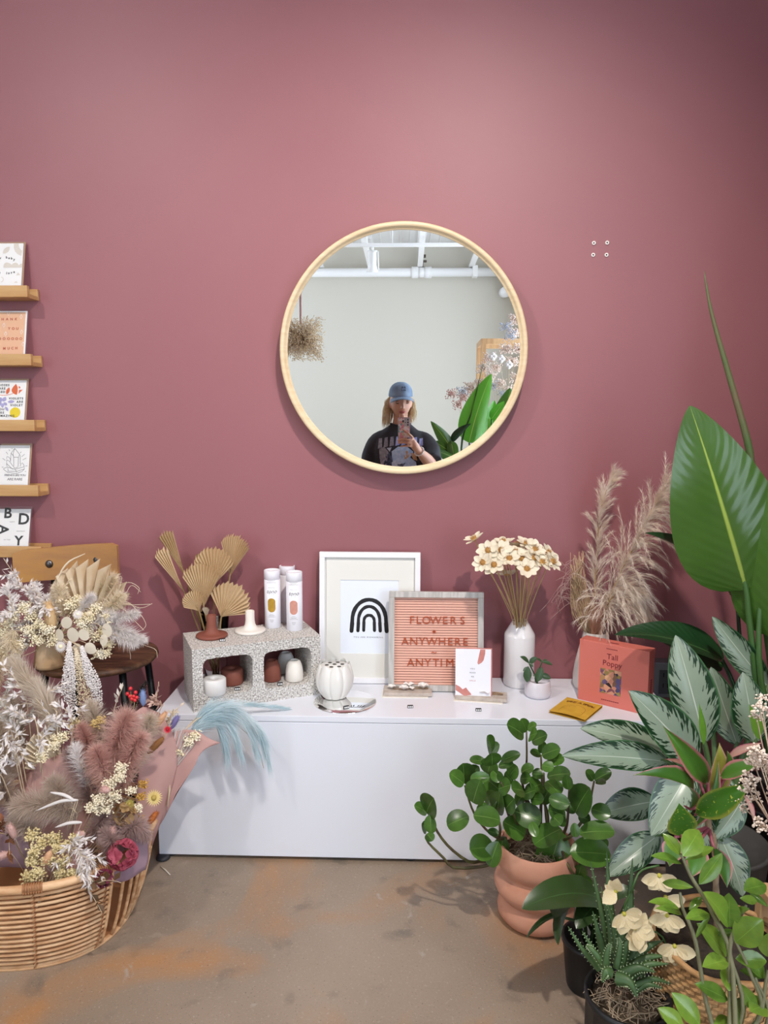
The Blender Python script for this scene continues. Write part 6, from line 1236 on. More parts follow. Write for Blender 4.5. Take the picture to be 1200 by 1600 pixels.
plum('soft grey beige plume low at the left edge', [(15, 1260, -.02), (5, 1230, -.03), (-5, 1190, -.03)], m_tau, 1200, .05)
plum('pale beige plume behind the pink pampas', [(160, 1170, .05), (150, 1130, .06), (140, 1100, .06)], m_gry, 1200, .045, fwd=.9)
# leaf branches
ruscus('white leafy branch crossing the grey plume', [BF, B(70, 1160, .0), B(85, 1130, -.01), B(55, 1090, -.02)], 60, .022, .0085, m_wht, GB, 3)
ruscus('greige leafy branch spreading at the left', [BF, B(30, 1160, .0), B(15, 1120, -.0), B(-5, 1085, -.0)], 130, .022, .0085, m_greyl, GB, 6)
ruscus('white leafy branch hanging at left edge', [BF, B(20, 1150, -.02), B(10, 1180, -.04), B(-5, 1195, -.05)], 110, .024, .0085, m_wht, GB, 5)
ruscus('white leafy branch between chair and basket', [BF, B(60, 1150, -.02), B(40, 1125, -.03), B(15, 1105, -.04)], 90, .022, .008, m_wht, GB, 4)
ruscus('white leafy sprig right of the vase tassels', [BF, B(110, 1170, .0), B(110, 1120, .0), B(85, 1095, .0)], 50, .022, .008, m_wht, GB, 3)
ruscus('bleached white fern spilling over the basket front', [BF + V((0, -.1, 0)), B(105, 1325, -.17), B(125, 1335, -.19), B(150, 1345, -.2)], 240, .020, .0055, m_wht, GB, 12)
ruscus('bleached white fern hanging down the basket rim', [BF + V((0, -.1, 0)), B(110, 1330, -.18), B(128, 1350, -.2), B(140, 1375, -.21)], 200, .020, .0055, m_wht, GB, 10)
ruscus('beige leafy sprig beside the red berries', [BF, B(175, 1150, .05), B(178, 1110, .06), B(192, 1072, .06)], 70, .020, .010, m_greyl, GB, 3)
ruscus('blush leafy sprig against the pink wall', [BF, B(240, 1130, .08), B(243, 1100, .1), B(248, 1065, .1)], 90, .016, .007, mat('blush_leaf', '#d3b3a4', .75, trans=.2), GB, 4)
ruscus('peach fern sprig beside the concrete block', [BF, B(250, 1150, .1), B(262, 1125, .12), B(285, 1100, .12)], 80, .016, .007, mat('ivory_leaf', '#e6d8c2', .75, trans=.2), GB, 4)
ruscus('olive leafy sprig above the pink pampas', [BF, B(135, 1180, .0), B(130, 1150, .0), B(118, 1125, 0)], 60, .016, .007, mat('straw_leaf', '#cbb98c', .75, trans=.2), GB, 4)
palm_fan('palm_fan', B(110, 1212, .0), B(38, 1160, .0), .55, m_crm, 'cream pleated palm fan in the basket', BF, V((-.2, -1, .3)), GB, pl=11, fold=.1)
palm_fan('palm_fan', B(262, 1215, .09), B(282, 1140, .1), .45, m_wht, 'white pleated palm fan behind the pink tissue', BF, V((.2, -1, .2)), GB, pl=9, fold=.1)
# clouds
spray('cream gypsophila in the middle of the basket', [B(170, 1225, -.1), B(185, 1215, -.1), B(178, 1245, -.11), B(155, 1250, -.12), B(145, 1262, -.12), B(190, 1200, -.09), B(165, 1265, -.11)], 190, mat('ivory_bloom', '#ece0c4', .8), GB, BF, .018)
spray('yellow gypsophila right of the cream fan', [B(90, 1155, -.0), B(100, 1150, 0), B(65, 1182, -.04), B(85, 1165, -.02)], 150, m_gyp2, GB, BF, .017)
spray('cream berried spray low at the left', [B(50, 1305, -.15), B(65, 1315, -.16), B(55, 1330, -.17), B(75, 1345, -.18), B(50, 1345, -.17), B(90, 1325, -.16), B(95, 1365, -.19), B(60, 1365, -.19), B(45, 1370, -.19), B(85, 1310, -.15)], 170, mat('ivory_berry', '#ddcd9f', .8, col2='#c9b47e', nscale=60), GB, BF, .017, (.0022, .0042))
spray('tiny pale bloom spray inside the pink cone', [B(295, 1160, .1), B(280, 1175, .1), B(305, 1150, .11)], 160, m_gyp2, GB, BF, .016)
spray('golden seed spray beside the yellow straw flower', [B(212, 1290, -.07), B(218, 1280, -.07), B(223, 1225, -.04), B(220, 1245, -.05)], 120, mat('golden_seed', '#c79a4c', .8), GB, BF, .013)
spray('golden spray at top of the pink pampas', [B(150, 1130, .02), B(158, 1125, .02)], 160, mat('gold_straw', '#c9ad72', .8), GB, BF, .014)
# hydrangeas
def hydrangea(label, c, R_, n, m, s_=.014):
    c = V(c); t = thing('hydrangea_head', label, 'dried flower', BF, group=GB); MB().tube(bez([BF, BF.lerp(c, .6), c], 6), .0016, 5).build('stem', m_pale, t, world=True); me = leaf_mesh('petal', m, W=.95, prof='obovate', nl=5, nw=4, cup=.25, droop=.3); k_ = 0
    while k_ < n:
        d = rdir()
        if d.y > .35: continue
        p = c + d * R_; x = d.orthogonal().normalized(); a0 = rnd(0, 6)
        for q in range(4): dd = Matrix.Rotation(a0 + q * PI / 2, 3, d) @ x; inst('petal', me, t, frame(dd + d * .25, d, p, s_ * rnd(.85, 1.15)), world=True)
        k_ += 1
hydrangea('crimson hydrangea petals at the basket rim', B(192, 1335, -.15), .027, 40, mat('crimson_petal', '#c25c6e', .6, col2='#a8465c', nscale=30, trans=.25), .0175)
hydrangea('dark crimson petals tucked under the white fern', B(163, 1372, -.2), .014, 8, mat('wine_petal', '#7c2f48', .6, trans=.2), .013)
hydrangea('tan dried hydrangea beside the yellow straw flower', B(196, 1272, -.09), .022, 16, mat('tan_petal', '#b99868', .65, col2='#a68556', nscale=30, trans=.25), .014)
strawflower('yellow straw flower at the right of the basket', B(241, 1246, -.04), (.15, -1, .25), .0235, m_sy, mat('olive_centre', '#a8904a', .8), GB, BF)
strawflower('small olive seed pod flower above the tan petals', B(203, 1256, -.09), (0, -.9, .5), .014, mat('olive_pod', '#a5974a', .7), mat('olive_centre', '#a8904a', .8), GB, BF)
strawflower('red straw flower against the pink tissue', B(262, 1140, .03), (0, -1, .3), .012, mat('red_petal', '#d4283c', .6), mat('red_centre', '#9c1a2a', .7), GB, BF)
strawflower('white star flower in the pink tissue fold', B(219, 1122, .03), (0, -1, .3), .013, m_wht, m_wht, GB, BF)
# tails
m_ptl = mat('blush_tail', '#dcb4ab', .8, trans=.2); m_wtl = mat('white_tail', '#eae4e0', .8, trans=.2); m_btl = mat('brown_tail', '#9a6a3e', .8, trans=.15); m_bl1 = mat('blue_tail', '#8ea3cf', .8, trans=.2); m_pur = mat('violet_tail', '#8d84b8', .8, trans=.2); m_pea = mat('peach_tail', '#e2b48c', .8, trans=.2)
for lb, a, b, r, m in (('blush bunny tail at the left rim of the basket', (24, 1310, -.15), (14, 1288, -.16), .008, m_ptl), ('blush bunny tail poking out at the left edge', (18, 1334, -.17), (-6, 1338, -.18), .008, m_ptl), ('pink bunny tail before the taupe plume', (134, 1302, -.15), (120, 1306, -.16), .0075, m_ptl), ('peach bunny tail in the cream berries', (80, 1328, -.18), (71, 1348, -.19), .0075, m_pea), ('pink bunny tail above the crimson petals', (177, 1307, -.13), (175, 1293, -.13), .007, m_ptl), ('pink bunny tail in the cream gypsophila', (172, 1236, -.13), (158, 1232, -.13), .0075, m_ptl),
        ('blue bunny tail against the wall shadow', (224, 1104, .08), (223, 1078, .08), .0075, m_bl1), ('violet bunny tail left of the blue plume', (266, 1140, .08), (279, 1118, .08), .0075, m_pur), ('peach grass tail beside the violet one', (242, 1138, .05), (260, 1112, .06), .008, m_pea), ('dark brown tail across the pink tissue', (230, 1178, -.0), (256, 1152, .0), .0085, m_btl), ('small brown tail left of the dark one', (222, 1172, -.02), (223, 1152, -.02), .006, m_btl), ('rusty tail under the yellow straw flower', (230, 1290, -.06), (246, 1268, -.05), .0075, mat('rust_tail', '#b0642c', .8))):
    fluff_tail(lb, B(*a), B(*b), r, m, GB, BF + V((0, -.02, 0)))
for lb, pts in (('long white tail curving left, the upper of three', ((118, 1252), (100, 1242), (78, 1238))), ('long white tail curving left, the middle of three', ((122, 1250), (95, 1252), (56, 1267))), ('long white tail curving left, the lowest of three', ((128, 1285), (108, 1286), (86, 1293)))):
    P = bez([B(x, y, -.16) for x, y in pts], 12); t = thing('grass_tail', lb, 'dried grass', BF, group=GB); MB().tube(bez([BF, P[0]], 4), .0008, 4).build('stem', m_pale, t, world=True); MB().tube(P, [.0016, .003, .0036, .0038, .004, .004, .004, .0038, .0036, .0032, .0028, .002, .0008], 7).build('head', m_wtl, t, world=True)
t = thing('red_berry_sprig', 'sprig of bright red berries above the basket', 'berries', BF, group=GB); b_ = MB().tube(bez([BF, B(200, 1130, .07), B(205, 1085, .08)], 8), .0012, 4)
for x, y in ((204, 1076), (199, 1084), (212, 1082), (209, 1088), (214, 1090), (206, 1092), (211, 1094), (203, 1088)): MB().ball(B(x, y, .08), .0055).build('berry', mat('berry_red', '#d22f36', .3), t, world=True); b_.tube([B(205, 1100, .08), B(x, y, .08)], .0006, 3)
b_.build('stem', m_stem, t, world=True)
plum('dark feathery plume behind the red berries', [(205, 1120, .1), (215, 1090, .11), (228, 1066, .11)], mat('black_plume', '#2a2420', .85), 500, .018, fwd=.8)
ruscus('rust brown leaves at the left basket rim', [BF, B(25, 1320, -.1), B(12, 1305, -.13), B(-8, 1300, -.15)], 26, .03, .014, mat('rust_leaf', '#8a4f2c', .65, col2='#6f4226', nscale=20), GB, 2)
ruscus('brown dried leaves under the white fern', [BF, B(130, 1375, -.19), B(150, 1380, -.21), B(165, 1375, -.21)], 14, .032, .016, mat('brown_leaf', '#5f4327', .65), GB, 2)
# ---- blue pampas draped over the bench corner
m_blu = mat('blue_pampas', '#eaf4f7', .85, col2='#d2e6ec', nscale=14, trans=.35)
P = [B(262, 1260, .05), PY(275, 1165, -.50), PY(318, 1118, -.46), PY(362, 1128, -.43), PY(398, 1160, -.42), PY(412, 1200, -.42)]
t = stemthing('blue_pampas', 'pale blue pampas plume drooping over the bench corner', 'pampas grass', GB, P, .0022, m_pale); b_ = MB()
for pts in (((300, 1150), (335, 1118), (358, 1135), (372, 1165)), ((298, 1145), (340, 1110), (378, 1128), (398, 1165)), ((300, 1140), (345, 1106), (395, 1130), (417, 1180)), ((300, 1150), (330, 1125), (345, 1145), (352, 1170)), ((295, 1150), (320, 1115), (370, 1118), (408, 1150))):
    sp_ = bez([PY(x, y, -.47 + .015 * i) for i, (x, y) in enumerate(pts)], 30)
    for i in range(1100):
        u = rnd(.0, 1); x = u * 30; k0 = min(int(x), 29); p = sp_[k0].lerp(sp_[k0 + 1], x - k0) + rdir() * .004; tg = (sp_[min(k0 + 1, 30)] - sp_[max(k0 - 1, 0)]).normalized(); b_.blade(p, tg + rdir() * .16 + V((0, -.05, 0)), rnd(.06, .13) * (1 - .25 * u), .0016, 1.3, k=5)
b_.build('plume', m_blu, t, world=True)
P = [B(262, 1260, .05), PY(280, 1160, -.48), PY(320, 1112, -.42), PY(380, 1101, -.36) , PY(450, 1094, -.31)]
P[3].z = max(P[3].z, BT + .008); P[4].z = BT + .006
t = stemthing('blue_pampas', 'thin pale blue plume lying along the bench top', 'pampas grass', GB, P, .0016, m_pale); plume(MB(), P[1:], 900, .055, .0015, droop=.0, spread=.3, fwd=1.0, t0=.2, jitter=.1).build('plume', m_blu, t, world=True)

# ---- more stems filling the mass at the left
for lb, sp_, n in (('white leafy branch low at the chair side', [BF, B(45, 1120, .05), B(30, 1070, .06), B(5, 1040, .06)], 130), ('white leafy branch below the stoneware vase', [BF, B(60, 1120, .03), B(70, 1085, .03), B(95, 1075, .03)], 60), ('white leafy branch at the left rim, hanging low', [BF, B(10, 1230, -.05), B(-5, 1215, -.07), B(-20, 1235, -.08)], 90), ('white leafy branch spreading over the left tissue', [BF, B(25, 1190, -.02), B(20, 1160, -.03), B(40, 1140, -.03)], 100)):
    ruscus(lb, sp_, n, .022, .0085, m_wht, GB, 6)
ruscus('greige leafy branch behind the stoneware vase', [VT, A(30, 1000, .03), A(5, 1010, .02), A(-15, 1000, .0)], 160, .02, .0075, m_greyl, GA, 7)
ruscus('greige leafy branch falling from the vase at left', [VT, A(40, 1010, -.06), A(22, 1040, -.08), A(12, 1085, -.09)], 150, .02, .0075, m_greyl, GA, 7)
ruscus('cream leafy sprig at the top of the vase bunch', [VT, A(100, 950, .0), A(98, 925, -.01), A(108, 905, -.01)], 60, .018, .007, m_crm, GA, 3)
for lb, sp_, m, n, L in (('cream fluff low in front of the vase', [VT, A(25, 985, -.06), A(15, 1000, -.07), A(30, 1020, -.08)], m_crm, 800, .04), ('cream fluff beside the fuzzy seed head', [VT, A(100, 965, -.02), A(95, 935, -.02), A(88, 915, -.02)], m_crm, 700, .04), ('cream fluff at the right of the palm fan', [VT, A(155, 970, -.02), A(175, 945, -.03), A(190, 930, -.03)], m_crm, 900, .05), ('white fluff under the palm fan', [VT, A(140, 980, -.04), A(160, 965, -.05), A(178, 960, -.05)], m_wht, 700, .035), ('white feathery plume drooping right of the discs', [VT, A(165, 990, -.05), A(195, 1000, -.06), A(215, 1005, -.06)], m_wht, 700, .035)):
    t = stemthing('grass_plume', lb, 'dried grass', GA, sp_, .0014, m_pale); plume(MB(), sp_[1:], n, L, .0016, droop=.5, spread=.9, fwd=.6, t0=0).build('plume', m, t, world=True)
spray('cream gypsophila filling the bunch at far left', [A(15, 975, -.04), A(5, 990, -.05), A(30, 1005, -.06), A(0, 1015, -.06), A(20, 1030, -.07)], 170, m_gyp2, GA, VT, .022)
spray('cream gypsophila tucked under the palm fan', [A(140, 965, -.06), A(150, 950, -.05), A(128, 975, -.07), A(165, 965, -.05)], 130, m_gyp2, GA, VT, .018)
plum('beige pampas behind the basket at left', [(40, 1180, .08), (30, 1130, .1), (15, 1090, .1)], m_gry, 1500, .055)
plum('blush pampas tuft between fan and pink plume', [(140, 1200, .0), (135, 1160, .0), (125, 1135, .0)], m_pkp, 1100, .04)
plum('pale pampas right of the pink plume', [(215, 1200, .0), (228, 1150, .02), (235, 1120, .03)], m_gry, 1100, .045)
plum('taupe pampas low behind the berried spray', [(60, 1310, -.1), (40, 1290, -.12), (20, 1280, -.12)], m_tau, 1200, .045)
plum('mauve pampas low in the middle', [(150, 1310, -.08), (155, 1290, -.1), (165, 1270, -.1)], m_mau, 1200, .04)
plum('dusty mauve pampas right of the white fern', [(165, 1330, -.12), (175, 1315, -.14), (160, 1300, -.14)], m_mau, 1000, .035)
spray('ivory berried spray left of the white fern', [B(105, 1320, -.16), B(118, 1310, -.16), B(100, 1345, -.18), B(115, 1365, -.2)], 120, mat('ivory_berry', '#ddcd9f', .8), GB, BF, .016, (.0022, .004))
spray('ivory bloom spray beside the tan petals', [B(215, 1262, -.08), B(222, 1305, -.07), B(205, 1235, -.09)], 90, mat('ivory_bloom', '#ece0c4', .8), GB, BF, .014)
paper('tissue_sheet', 'mauve tissue sheet behind the crimson petals', [[B(160, 1290, -.05), B(200, 1275, -.04), B(232, 1290, -.03)], [B(165, 1330, -.1), B(200, 1325, -.1), B(232, 1320, -.06)], [B(170, 1380, -.13), B(200, 1375, -.12), B(228, 1360, -.08)]], m_tis2)

plum('beige pampas in the left half of the basket', [(-60, 1300, -.02), (-75, 1230, -.02), (-85, 1180, -.02)], m_gry, 1200, .06, foot=BC + V((-.12, 0, .03)))
plum('taupe pampas in the left half of the basket', [(-100, 1320, -.08), (-120, 1270, -.1), (-140, 1240, -.1)], m_tau, 1200, .06, foot=BC + V((-.15, 0, .03)))
spray('cream spray in the left half of the basket', [B(-40, 1320, -.1), B(-60, 1335, -.12), B(-25, 1340, -.13), B(-80, 1320, -.1)], 120, m_gyp2, GB, BC + V((-.1, 0, .03)), .022)

# ================================================================ behind the camera, seen in the mirror
# ---- shelf frame, dried cloud, hanging cloud
xa = MP(743, 600, -3.7).x; zt = MP(760, 533, -3.7).z
wood_frame('wooden_shelf', 'tall open pale wooden frame standing by the grey wall', (xa + .33, -3.7, 0), .62, .38, zt, .042, [.35, .95])
m_dp = mat('dusty_bloom', '#d9bfb2', .8, col2='#e9dccf', nscale=30); m_db = mat('grey_blue_bloom', '#aeb4c0', .8); m_cot = mat('cotton_white', '#f1ece8', .8)
fv = V((.80, -3.28, 0)); o = MB().lathe([(0, 0), (.10, 0), (.13, .02), (.15, .2), (.12, .42), (.08, .55), (.085, .58), (.075, .58), (.07, .55), (0, .5)], 32).build('floor_vase', m_stone, loc=fv); tag(o, 'tall stoneware floor vase of dusty pink dried flowers in the mirror', 'vase')
GM = 'dried stems in the floor vase'; ft = fv + V((0, 0, .5))
def Mh(pts, y): return [MP(px, py, y + rnd(-.06, .06)) for px, py in pts]
spray('dusty pink dried spray reflected at the right rim of the mirror', Mh([(806, 500), (803, 520), (810, 545), (800, 565), (808, 590), (790, 545), (800, 610), (795, 640)], -3.25), 170, m_dp, GM, ft, .055, (.004, .008))
spray('dusty pink dried spray reflected behind the paddle leaf', Mh([(765, 590), (752, 600), (775, 575), (780, 600), (765, 560), (745, 615), (735, 605), (755, 575)], -3.25), 150, m_dp, GM, ft, .055, (.004, .008))
spray('dusty pink dried spray reaching left in the mirror', Mh([(725, 620), (735, 630), (715, 632), (728, 655), (745, 640), (705, 615), (728, 675)], -3.25), 110, mat('rose_bloom', '#d3aaa0', .8), GM, ft, .05, (.003, .007))
spray('grey blue dried spray reflected near the mirror rim', Mh([(790, 510), (797, 525), (722, 612), (770, 602), (786, 618)], -3.22), 110, m_db, GM, ft, .05, (.003, .006))
for i, (px, py) in enumerate(((770, 557), (783, 561), (795, 570))):
    c = MP(px, py, -3.18); t = thing('cotton_boll', ['white cotton boll above the paddle leaf in the mirror', 'white cotton boll in the middle of three in the mirror', 'white cotton boll nearest the mirror rim'][i], 'dried flower', ft, group=GM); MB().tube(bez([ft, ft.lerp(c, .6), c], 6), .002, 5).build('stem', m_pale, t, world=True); b_ = MB()
    for q in range(4): b_.ball(c + V((.014 * math.cos(q * 1.57), .0, .014 * math.sin(q * 1.57))), .017, n=10, m=7)
    b_.build('cotton', m_cot, t, world=True)
hc = MP(470, 530, -3.0); t = thing('hanging_cloud', 'round cloud of dried gypsophila hung on a pink ribbon', 'dried flower', hc + V((0, 0, .14)))
b_ = MB(); s_ = MB()
for i in range(3400): p = hc + V((rdir().x * .17, rdir().y * .15, rdir().z * .16)) * random.random() ** .35; b_.octa(p, rnd(.003, .006)); (i % 6 == 0) and s_.tube([hc, p], .0009, 3, cap=False)
b_.build('blossom_cloud', mat('straw_bloom', '#ead9bb', .8, col2='#dcc49a', nscale=30), t, world=True, smooth=False)['kind'] = 'stuff'; s_.build('twig', m_gypst, t, world=True)['kind'] = 'stuff'
MB().box((-.007, -.001, .1), (.007, .001, RZ - hc.z), Matrix.Translation(hc)).build('ribbon', mat('pink_ribbon', '#e3b9b9', .6), t, world=True, smooth=False)
# ---- second paddle leaf plant beside the person
P2 = V((.62, -3.0, 0)); planter('plant_pot', 'black pot of the paddle leaf plant seen in the mirror', P2, .15, .3, m_bpot)
t = thing('bird_of_paradise', 'upright paddle leaf plant reflected beside the person', 'plant', P2 + V((0, 0, .27)))
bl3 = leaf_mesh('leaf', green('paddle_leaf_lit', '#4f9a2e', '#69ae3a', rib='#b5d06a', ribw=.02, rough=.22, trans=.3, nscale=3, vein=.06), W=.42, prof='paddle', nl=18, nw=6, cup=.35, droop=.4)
for a, b, ws_, me, nn, y in (((733, 692), (768, 584), 1.0, bl3, V((-.5, .8, .3)), -2.95), ((748, 705), (772, 625), 1.1, bl3, V((.4, .8, .2)), -2.98), ((768, 655), (788, 627), 1.3, bl3, V((.2, .8, .5)), -2.95), ((782, 690), (797, 606), 1.1, bl, V((.1, .9, .2)), -3.1), ((708, 705), (673, 658), .7, bl, V((-.3, .6, .7)), -2.9), ((706, 690), (736, 662), .7, bl2, V((.3, .5, .8)), -2.9), ((702, 705), (678, 690), 1.6, bl, V((0, .9, .3)), -2.88), ((722, 722), (676, 704), 1.0, bl, V((-.2, .6, .7)), -2.85), ((730, 730), (680, 728), .9, bl2, V((-.2, .6, .8)), -2.85), ((705, 690), (712, 728), .9, bl, V((0, .9, .3)), -2.87)):
    A0, B0 = MP(*a, y), MP(*b, y); leaf_between('leaf', me, A0, B0, t, nrm=nn, ws=ws_); stalk([P2 + V((rnd(-.05, .05), rnd(-.05, .05), .27)), P2.lerp(A0, .6) + V((0, 0, .1)), A0], .011, .006, parent=t)
MB().tube(bez([P2 + V((0, 0, .27)), MP(722, 715, -2.95), MP(738, 640, -2.95), MP(755, 568, -2.95)], 16), [lerp(.012, .002, i / 16) for i in range(17)], 8).build('furled_leaf', m_bst, t, world=True)
# ---- pale grass at lower left of the mirror
gp = MP(498, 690, -2.95); gv2 = V((gp.x, gp.y, 0)); o = MB().lathe([(0, 0), (.08, 0), (.1, .02), (.11, .2), (.07, .48), (.075, .5), (.065, .5), (0, .4)], 28).build('floor_vase', m_vase2, loc=gv2); tag(o, 'white floor vase with pale grass at lower left of the mirror', 'vase')
t = thing('pale_grass', 'pale dried grass tips peeking over the lower left mirror rim', 'dried grass', gv2 + V((0, 0, .45))); b_ = MB()
for i in range(260): b_.blade(gv2 + V((rnd(-.05, .05), rnd(-.05, .05), .45)), V((rnd(-.25, .25), rnd(-.2, .2), 1)), rnd(.45, .78), .005, .3, k=4)
b_.build('blades', m_greyl, t, world=True)

# ================================================================ the person taking the picture
YP = -2.72
m_skin = mat('skin', '#d9a78c', .5, col2='#d39e84', nscale=8); m_shirt = mat('washed_black_cotton', '#37343a', .85, col2='#2a282c', nscale=10, bump=.15, bscale=22); m_jean = mat('dark_denim', '#2c3340', .8, bump=.1, bscale=200); m_shoe = mat('white_sneaker', '#dddddd', .6)
pr = thing('person', 'person in blue cap and dark printed tee photographing the mirror', 'person', (-.03, YP, 0))
def remeshed(name, mb, m, parent, vox, smooth=4):
    o = mb.build(name, m); md = o.modifiers.new('r', 'REMESH'); md.mode = 'VOXEL'; md.voxel_size = vox; md.use_smooth_shade = True
    sm = o.modifiers.new('s', 'SMOOTH'); sm.iterations = smooth; sm.factor = .5
    bpy.context.view_layer.update(); me = bpy.data.meshes.new_from_object(o.evaluated_get(bpy.context.evaluated_depsgraph_get())); bpy.data.objects.remove(o)
    me.name = name; me.shade_smooth(); me.materials.clear(); me.materials.append(m); return inst(name, me, parent, None, True), me
hc_ = MP(626, 630, YP); hx = hc_.x; HZ = 1.435                     # head centre
HM = Matrix.Translation((hx, YP, HZ)) @ Matrix.Rotation(-.14, 4, 'X') @ Matrix.Rotation(-.16, 4, 'Z')      # face along +Y, tipped down
bd = MB()
def head_pt(th, ph):                                                # th polar, ph azimuth (0 = +X, pi/2 = face)
    x, y, z = math.sin(th) * math.cos(ph), math.sin(th) * math.sin(ph), math.cos(th)
    X, Y, Z = x * .073, y * .092, z * .108
    if z < 0:
        k_ = -z; X *= 1 - .34 * k_ ** 1.6; Y = Y * (1 - .25 * k_) + (.012 * k_ if y > 0 else .02 * k_)
    if y > 0: Y *= 1 - .10 * abs(x) ** 2; Y -= .006 * math.exp(-((z - .12) / .12) ** 2) * (1 if abs(x) > .2 else .3)
    return (X, Y, Z)
n_, m_ = 40, 28; vs = [head_pt(PI * i / m_, 2 * PI * j / n_) for i in range(1, m_) for j in range(n_)]; fs = [(i * n_ + j, (i + 1) * n_ + j, (i + 1) * n_ + (j + 1) % n_, i * n_ + (j + 1) % n_) for i in range(m_ - 2) for j in range(n_)] + [tuple(range(n_)), tuple(reversed([(m_ - 2) * n_ + j for j in range(n_)]))]
bd.add(vs, fs, HM)
bd.tube([(0, .080, .018), (0, .093, -.006), (0, .104, -.024), (0, .098, -.032)], [.0065, .0085, .0115, .007], 10, mtx=HM)          # nose
for s_ in (-1, 1): bd.ball((s_ * .009, .093, -.028), .0065, HM); bd.ball((s_ * .073, -.006, -.012), (.008, .017, .028), HM, n=10, m=8)   # nostrils, ears
bd.ball((0, .070, -.088), (.022, .018, .016), HM, n=12, m=8)         # chin
def T(pts, rs, n=14): bd.tube(bez(pts, 10), [lerp(rs[min(int(i / 10 * (len(rs) - 1)), len(rs) - 2)], rs[min(int(i / 10 * (len(rs) - 1)) + 1, len(rs) - 1)], (i / 10 * (len(rs) - 1)) % 1 if i < 10 else 1) for i in range(11)], n)
T([(hx, YP - .02, 1.40), (hx - .0, YP - .045, 1.33), (hx, YP - .06, 1.24)], [.052, .050, .062])                                    # neck
def ellipse_loft(mb, rows, n=28):
    vs = []; 
    for cx, cy, z, rx, ry in rows:
        for j in range(n): a = 2 * PI * j / n; vs.append((cx + rx * math.copysign(abs(math.cos(a)) ** .85, math.cos(a)), cy + ry * math.copysign(abs(math.sin(a)) ** .85, math.sin(a)), z))
    k_ = len(rows); mb.add(vs, [(i * n + j, i * n + (j + 1) % n, (i + 1) * n + (j + 1) % n, (i + 1) * n + j) for i in range(k_ - 1) for j in range(n)] + [tuple(range(n))[::-1], tuple((k_ - 1) * n + j for j in range(n))])
ellipse_loft(bd, [(hx, YP - .05, .78, .15, .10), (hx, YP - .05, .85, .155, .105), (hx, YP - .05, .98, .12, .085), (hx, YP - .05, 1.12, .135, .095), (hx, YP - .06, 1.22, .15, .085), (hx, YP - .065, 1.265, .10, .06), (hx, YP - .06, 1.29, .055, .045)])
# arms: right one bends up to the phone, left hangs
shR, elR, wrR = V((hx + .145, YP - .06, 1.185)), V((MP(673, 722, -2.62).x, -2.62, MP(673, 722, -2.62).z - .01)), MP(653, 703, -2.47)
shL, elL, wrL = V((hx - .145, YP - .06, 1.18)), V((hx - .20, YP - .04, .96)), V((hx - .20, YP + .03, .75))
bd.tube(bez([shR, shR.lerp(elR, .5), elR], 8), [.052, .05, .047, .044, .042, .041, .04, .039, .039], 12); bd.tube(bez([elR, elR.lerp(wrR, .5), wrR], 8), [.040, .041, .041, .039, .036, .033, .029, .026, .024], 12); bd.ball(elR, .04)
bd.tube(bez([shL, shL.lerp(elL, .5), elL], 8), [.052, .05, .047, .044, .042, .041, .04, .039, .039], 12); bd.tube(bez([elL, elL.lerp(wrL, .5), wrL], 8), [.040, .041, .041, .039, .036, .033, .029, .026, .024], 12); bd.ball(elL, .04)
# right hand on the phone: palm beside the right edge, index up the back, three fingers across, thumb on the screen side
def H_(px, py, y): return MP(px, py, y)
kn = H_(644, 688, -2.412); palm = H_(647, 695, -2.43)
bd.tube([wrR, wrR.lerp(palm, .6), palm, kn], [.024, .028, .027, .018], 12); bd.ball(H_(645, 692, -2.42), (.024, .018, .030), n=12, m=8)
def finger(pts, r): bd.tube(bez(pts, 9), [lerp(r, r * .78, i / 9) for i in range(10)], 10); bd.ball(pts[-1], r * .8)
finger([H_(645, 684, -2.41), H_(640, 679, -2.394), H_(634, 674, -2.392), H_(629, 671, -2.395)], .0088)
finger([H_(645, 689, -2.41), H_(638, 687, -2.392), H_(629, 686.5, -2.392), H_(621.5, 688, -2.402)], .0088)
finger([H_(645, 693, -2.41), H_(638, 692, -2.392), H_(630, 691.5, -2.392), H_(622, 692.5, -2.402)], .0085)
finger([H_(645, 697, -2.415), H_(639, 697, -2.396), H_(632, 697, -2.396), H_(626, 697.5, -2.402)], .0078)
finger([H_(648, 690, -2.432), H_(644, 683, -2.436), H_(639, 678, -2.432)], .0095)
# left hand relaxed
pL = wrL + V((0, .03, -.07)); bd.tube([wrL, wrL.lerp(pL, .6), pL], [.024, .030, .026], 12)
for k_, (dx, L_) in enumerate(((.024, .07), (.008, .078), (-.008, .074), (-.022, .06))): p = pL + V((dx * .3, dx, -.0)); finger([p, p + V((.004, .008, -L_ * .5)), p + V((.014, .012, -L_))], .0085)
finger([wrL + V((.0, .03, -.03)), wrL + V((.02, .055, -.055)), wrL + V((.03, .065, -.085))], .0095)
for s_ in (-1, 1):
    a, k2, b = V((hx + s_ * .085, YP - .05, .80)), V((hx + s_ * .095, YP - .04, .44)), V((hx + s_ * .10, YP - .06, .07)); bd.tube(bez([a, k2, b], 14), [.085, .083, .078, .072, .066, .06, .055, .052, .052, .05, .046, .042, .038, .036, .036], 14); bd.tube([b + V((0, -.04, -.03)), b + V((0, .05, -.035)), b + V((0, .15, -.045))], [.035, .036, .026], 12)
body, bme = remeshed('body', bd, m_skin, pr, .0055, 3)
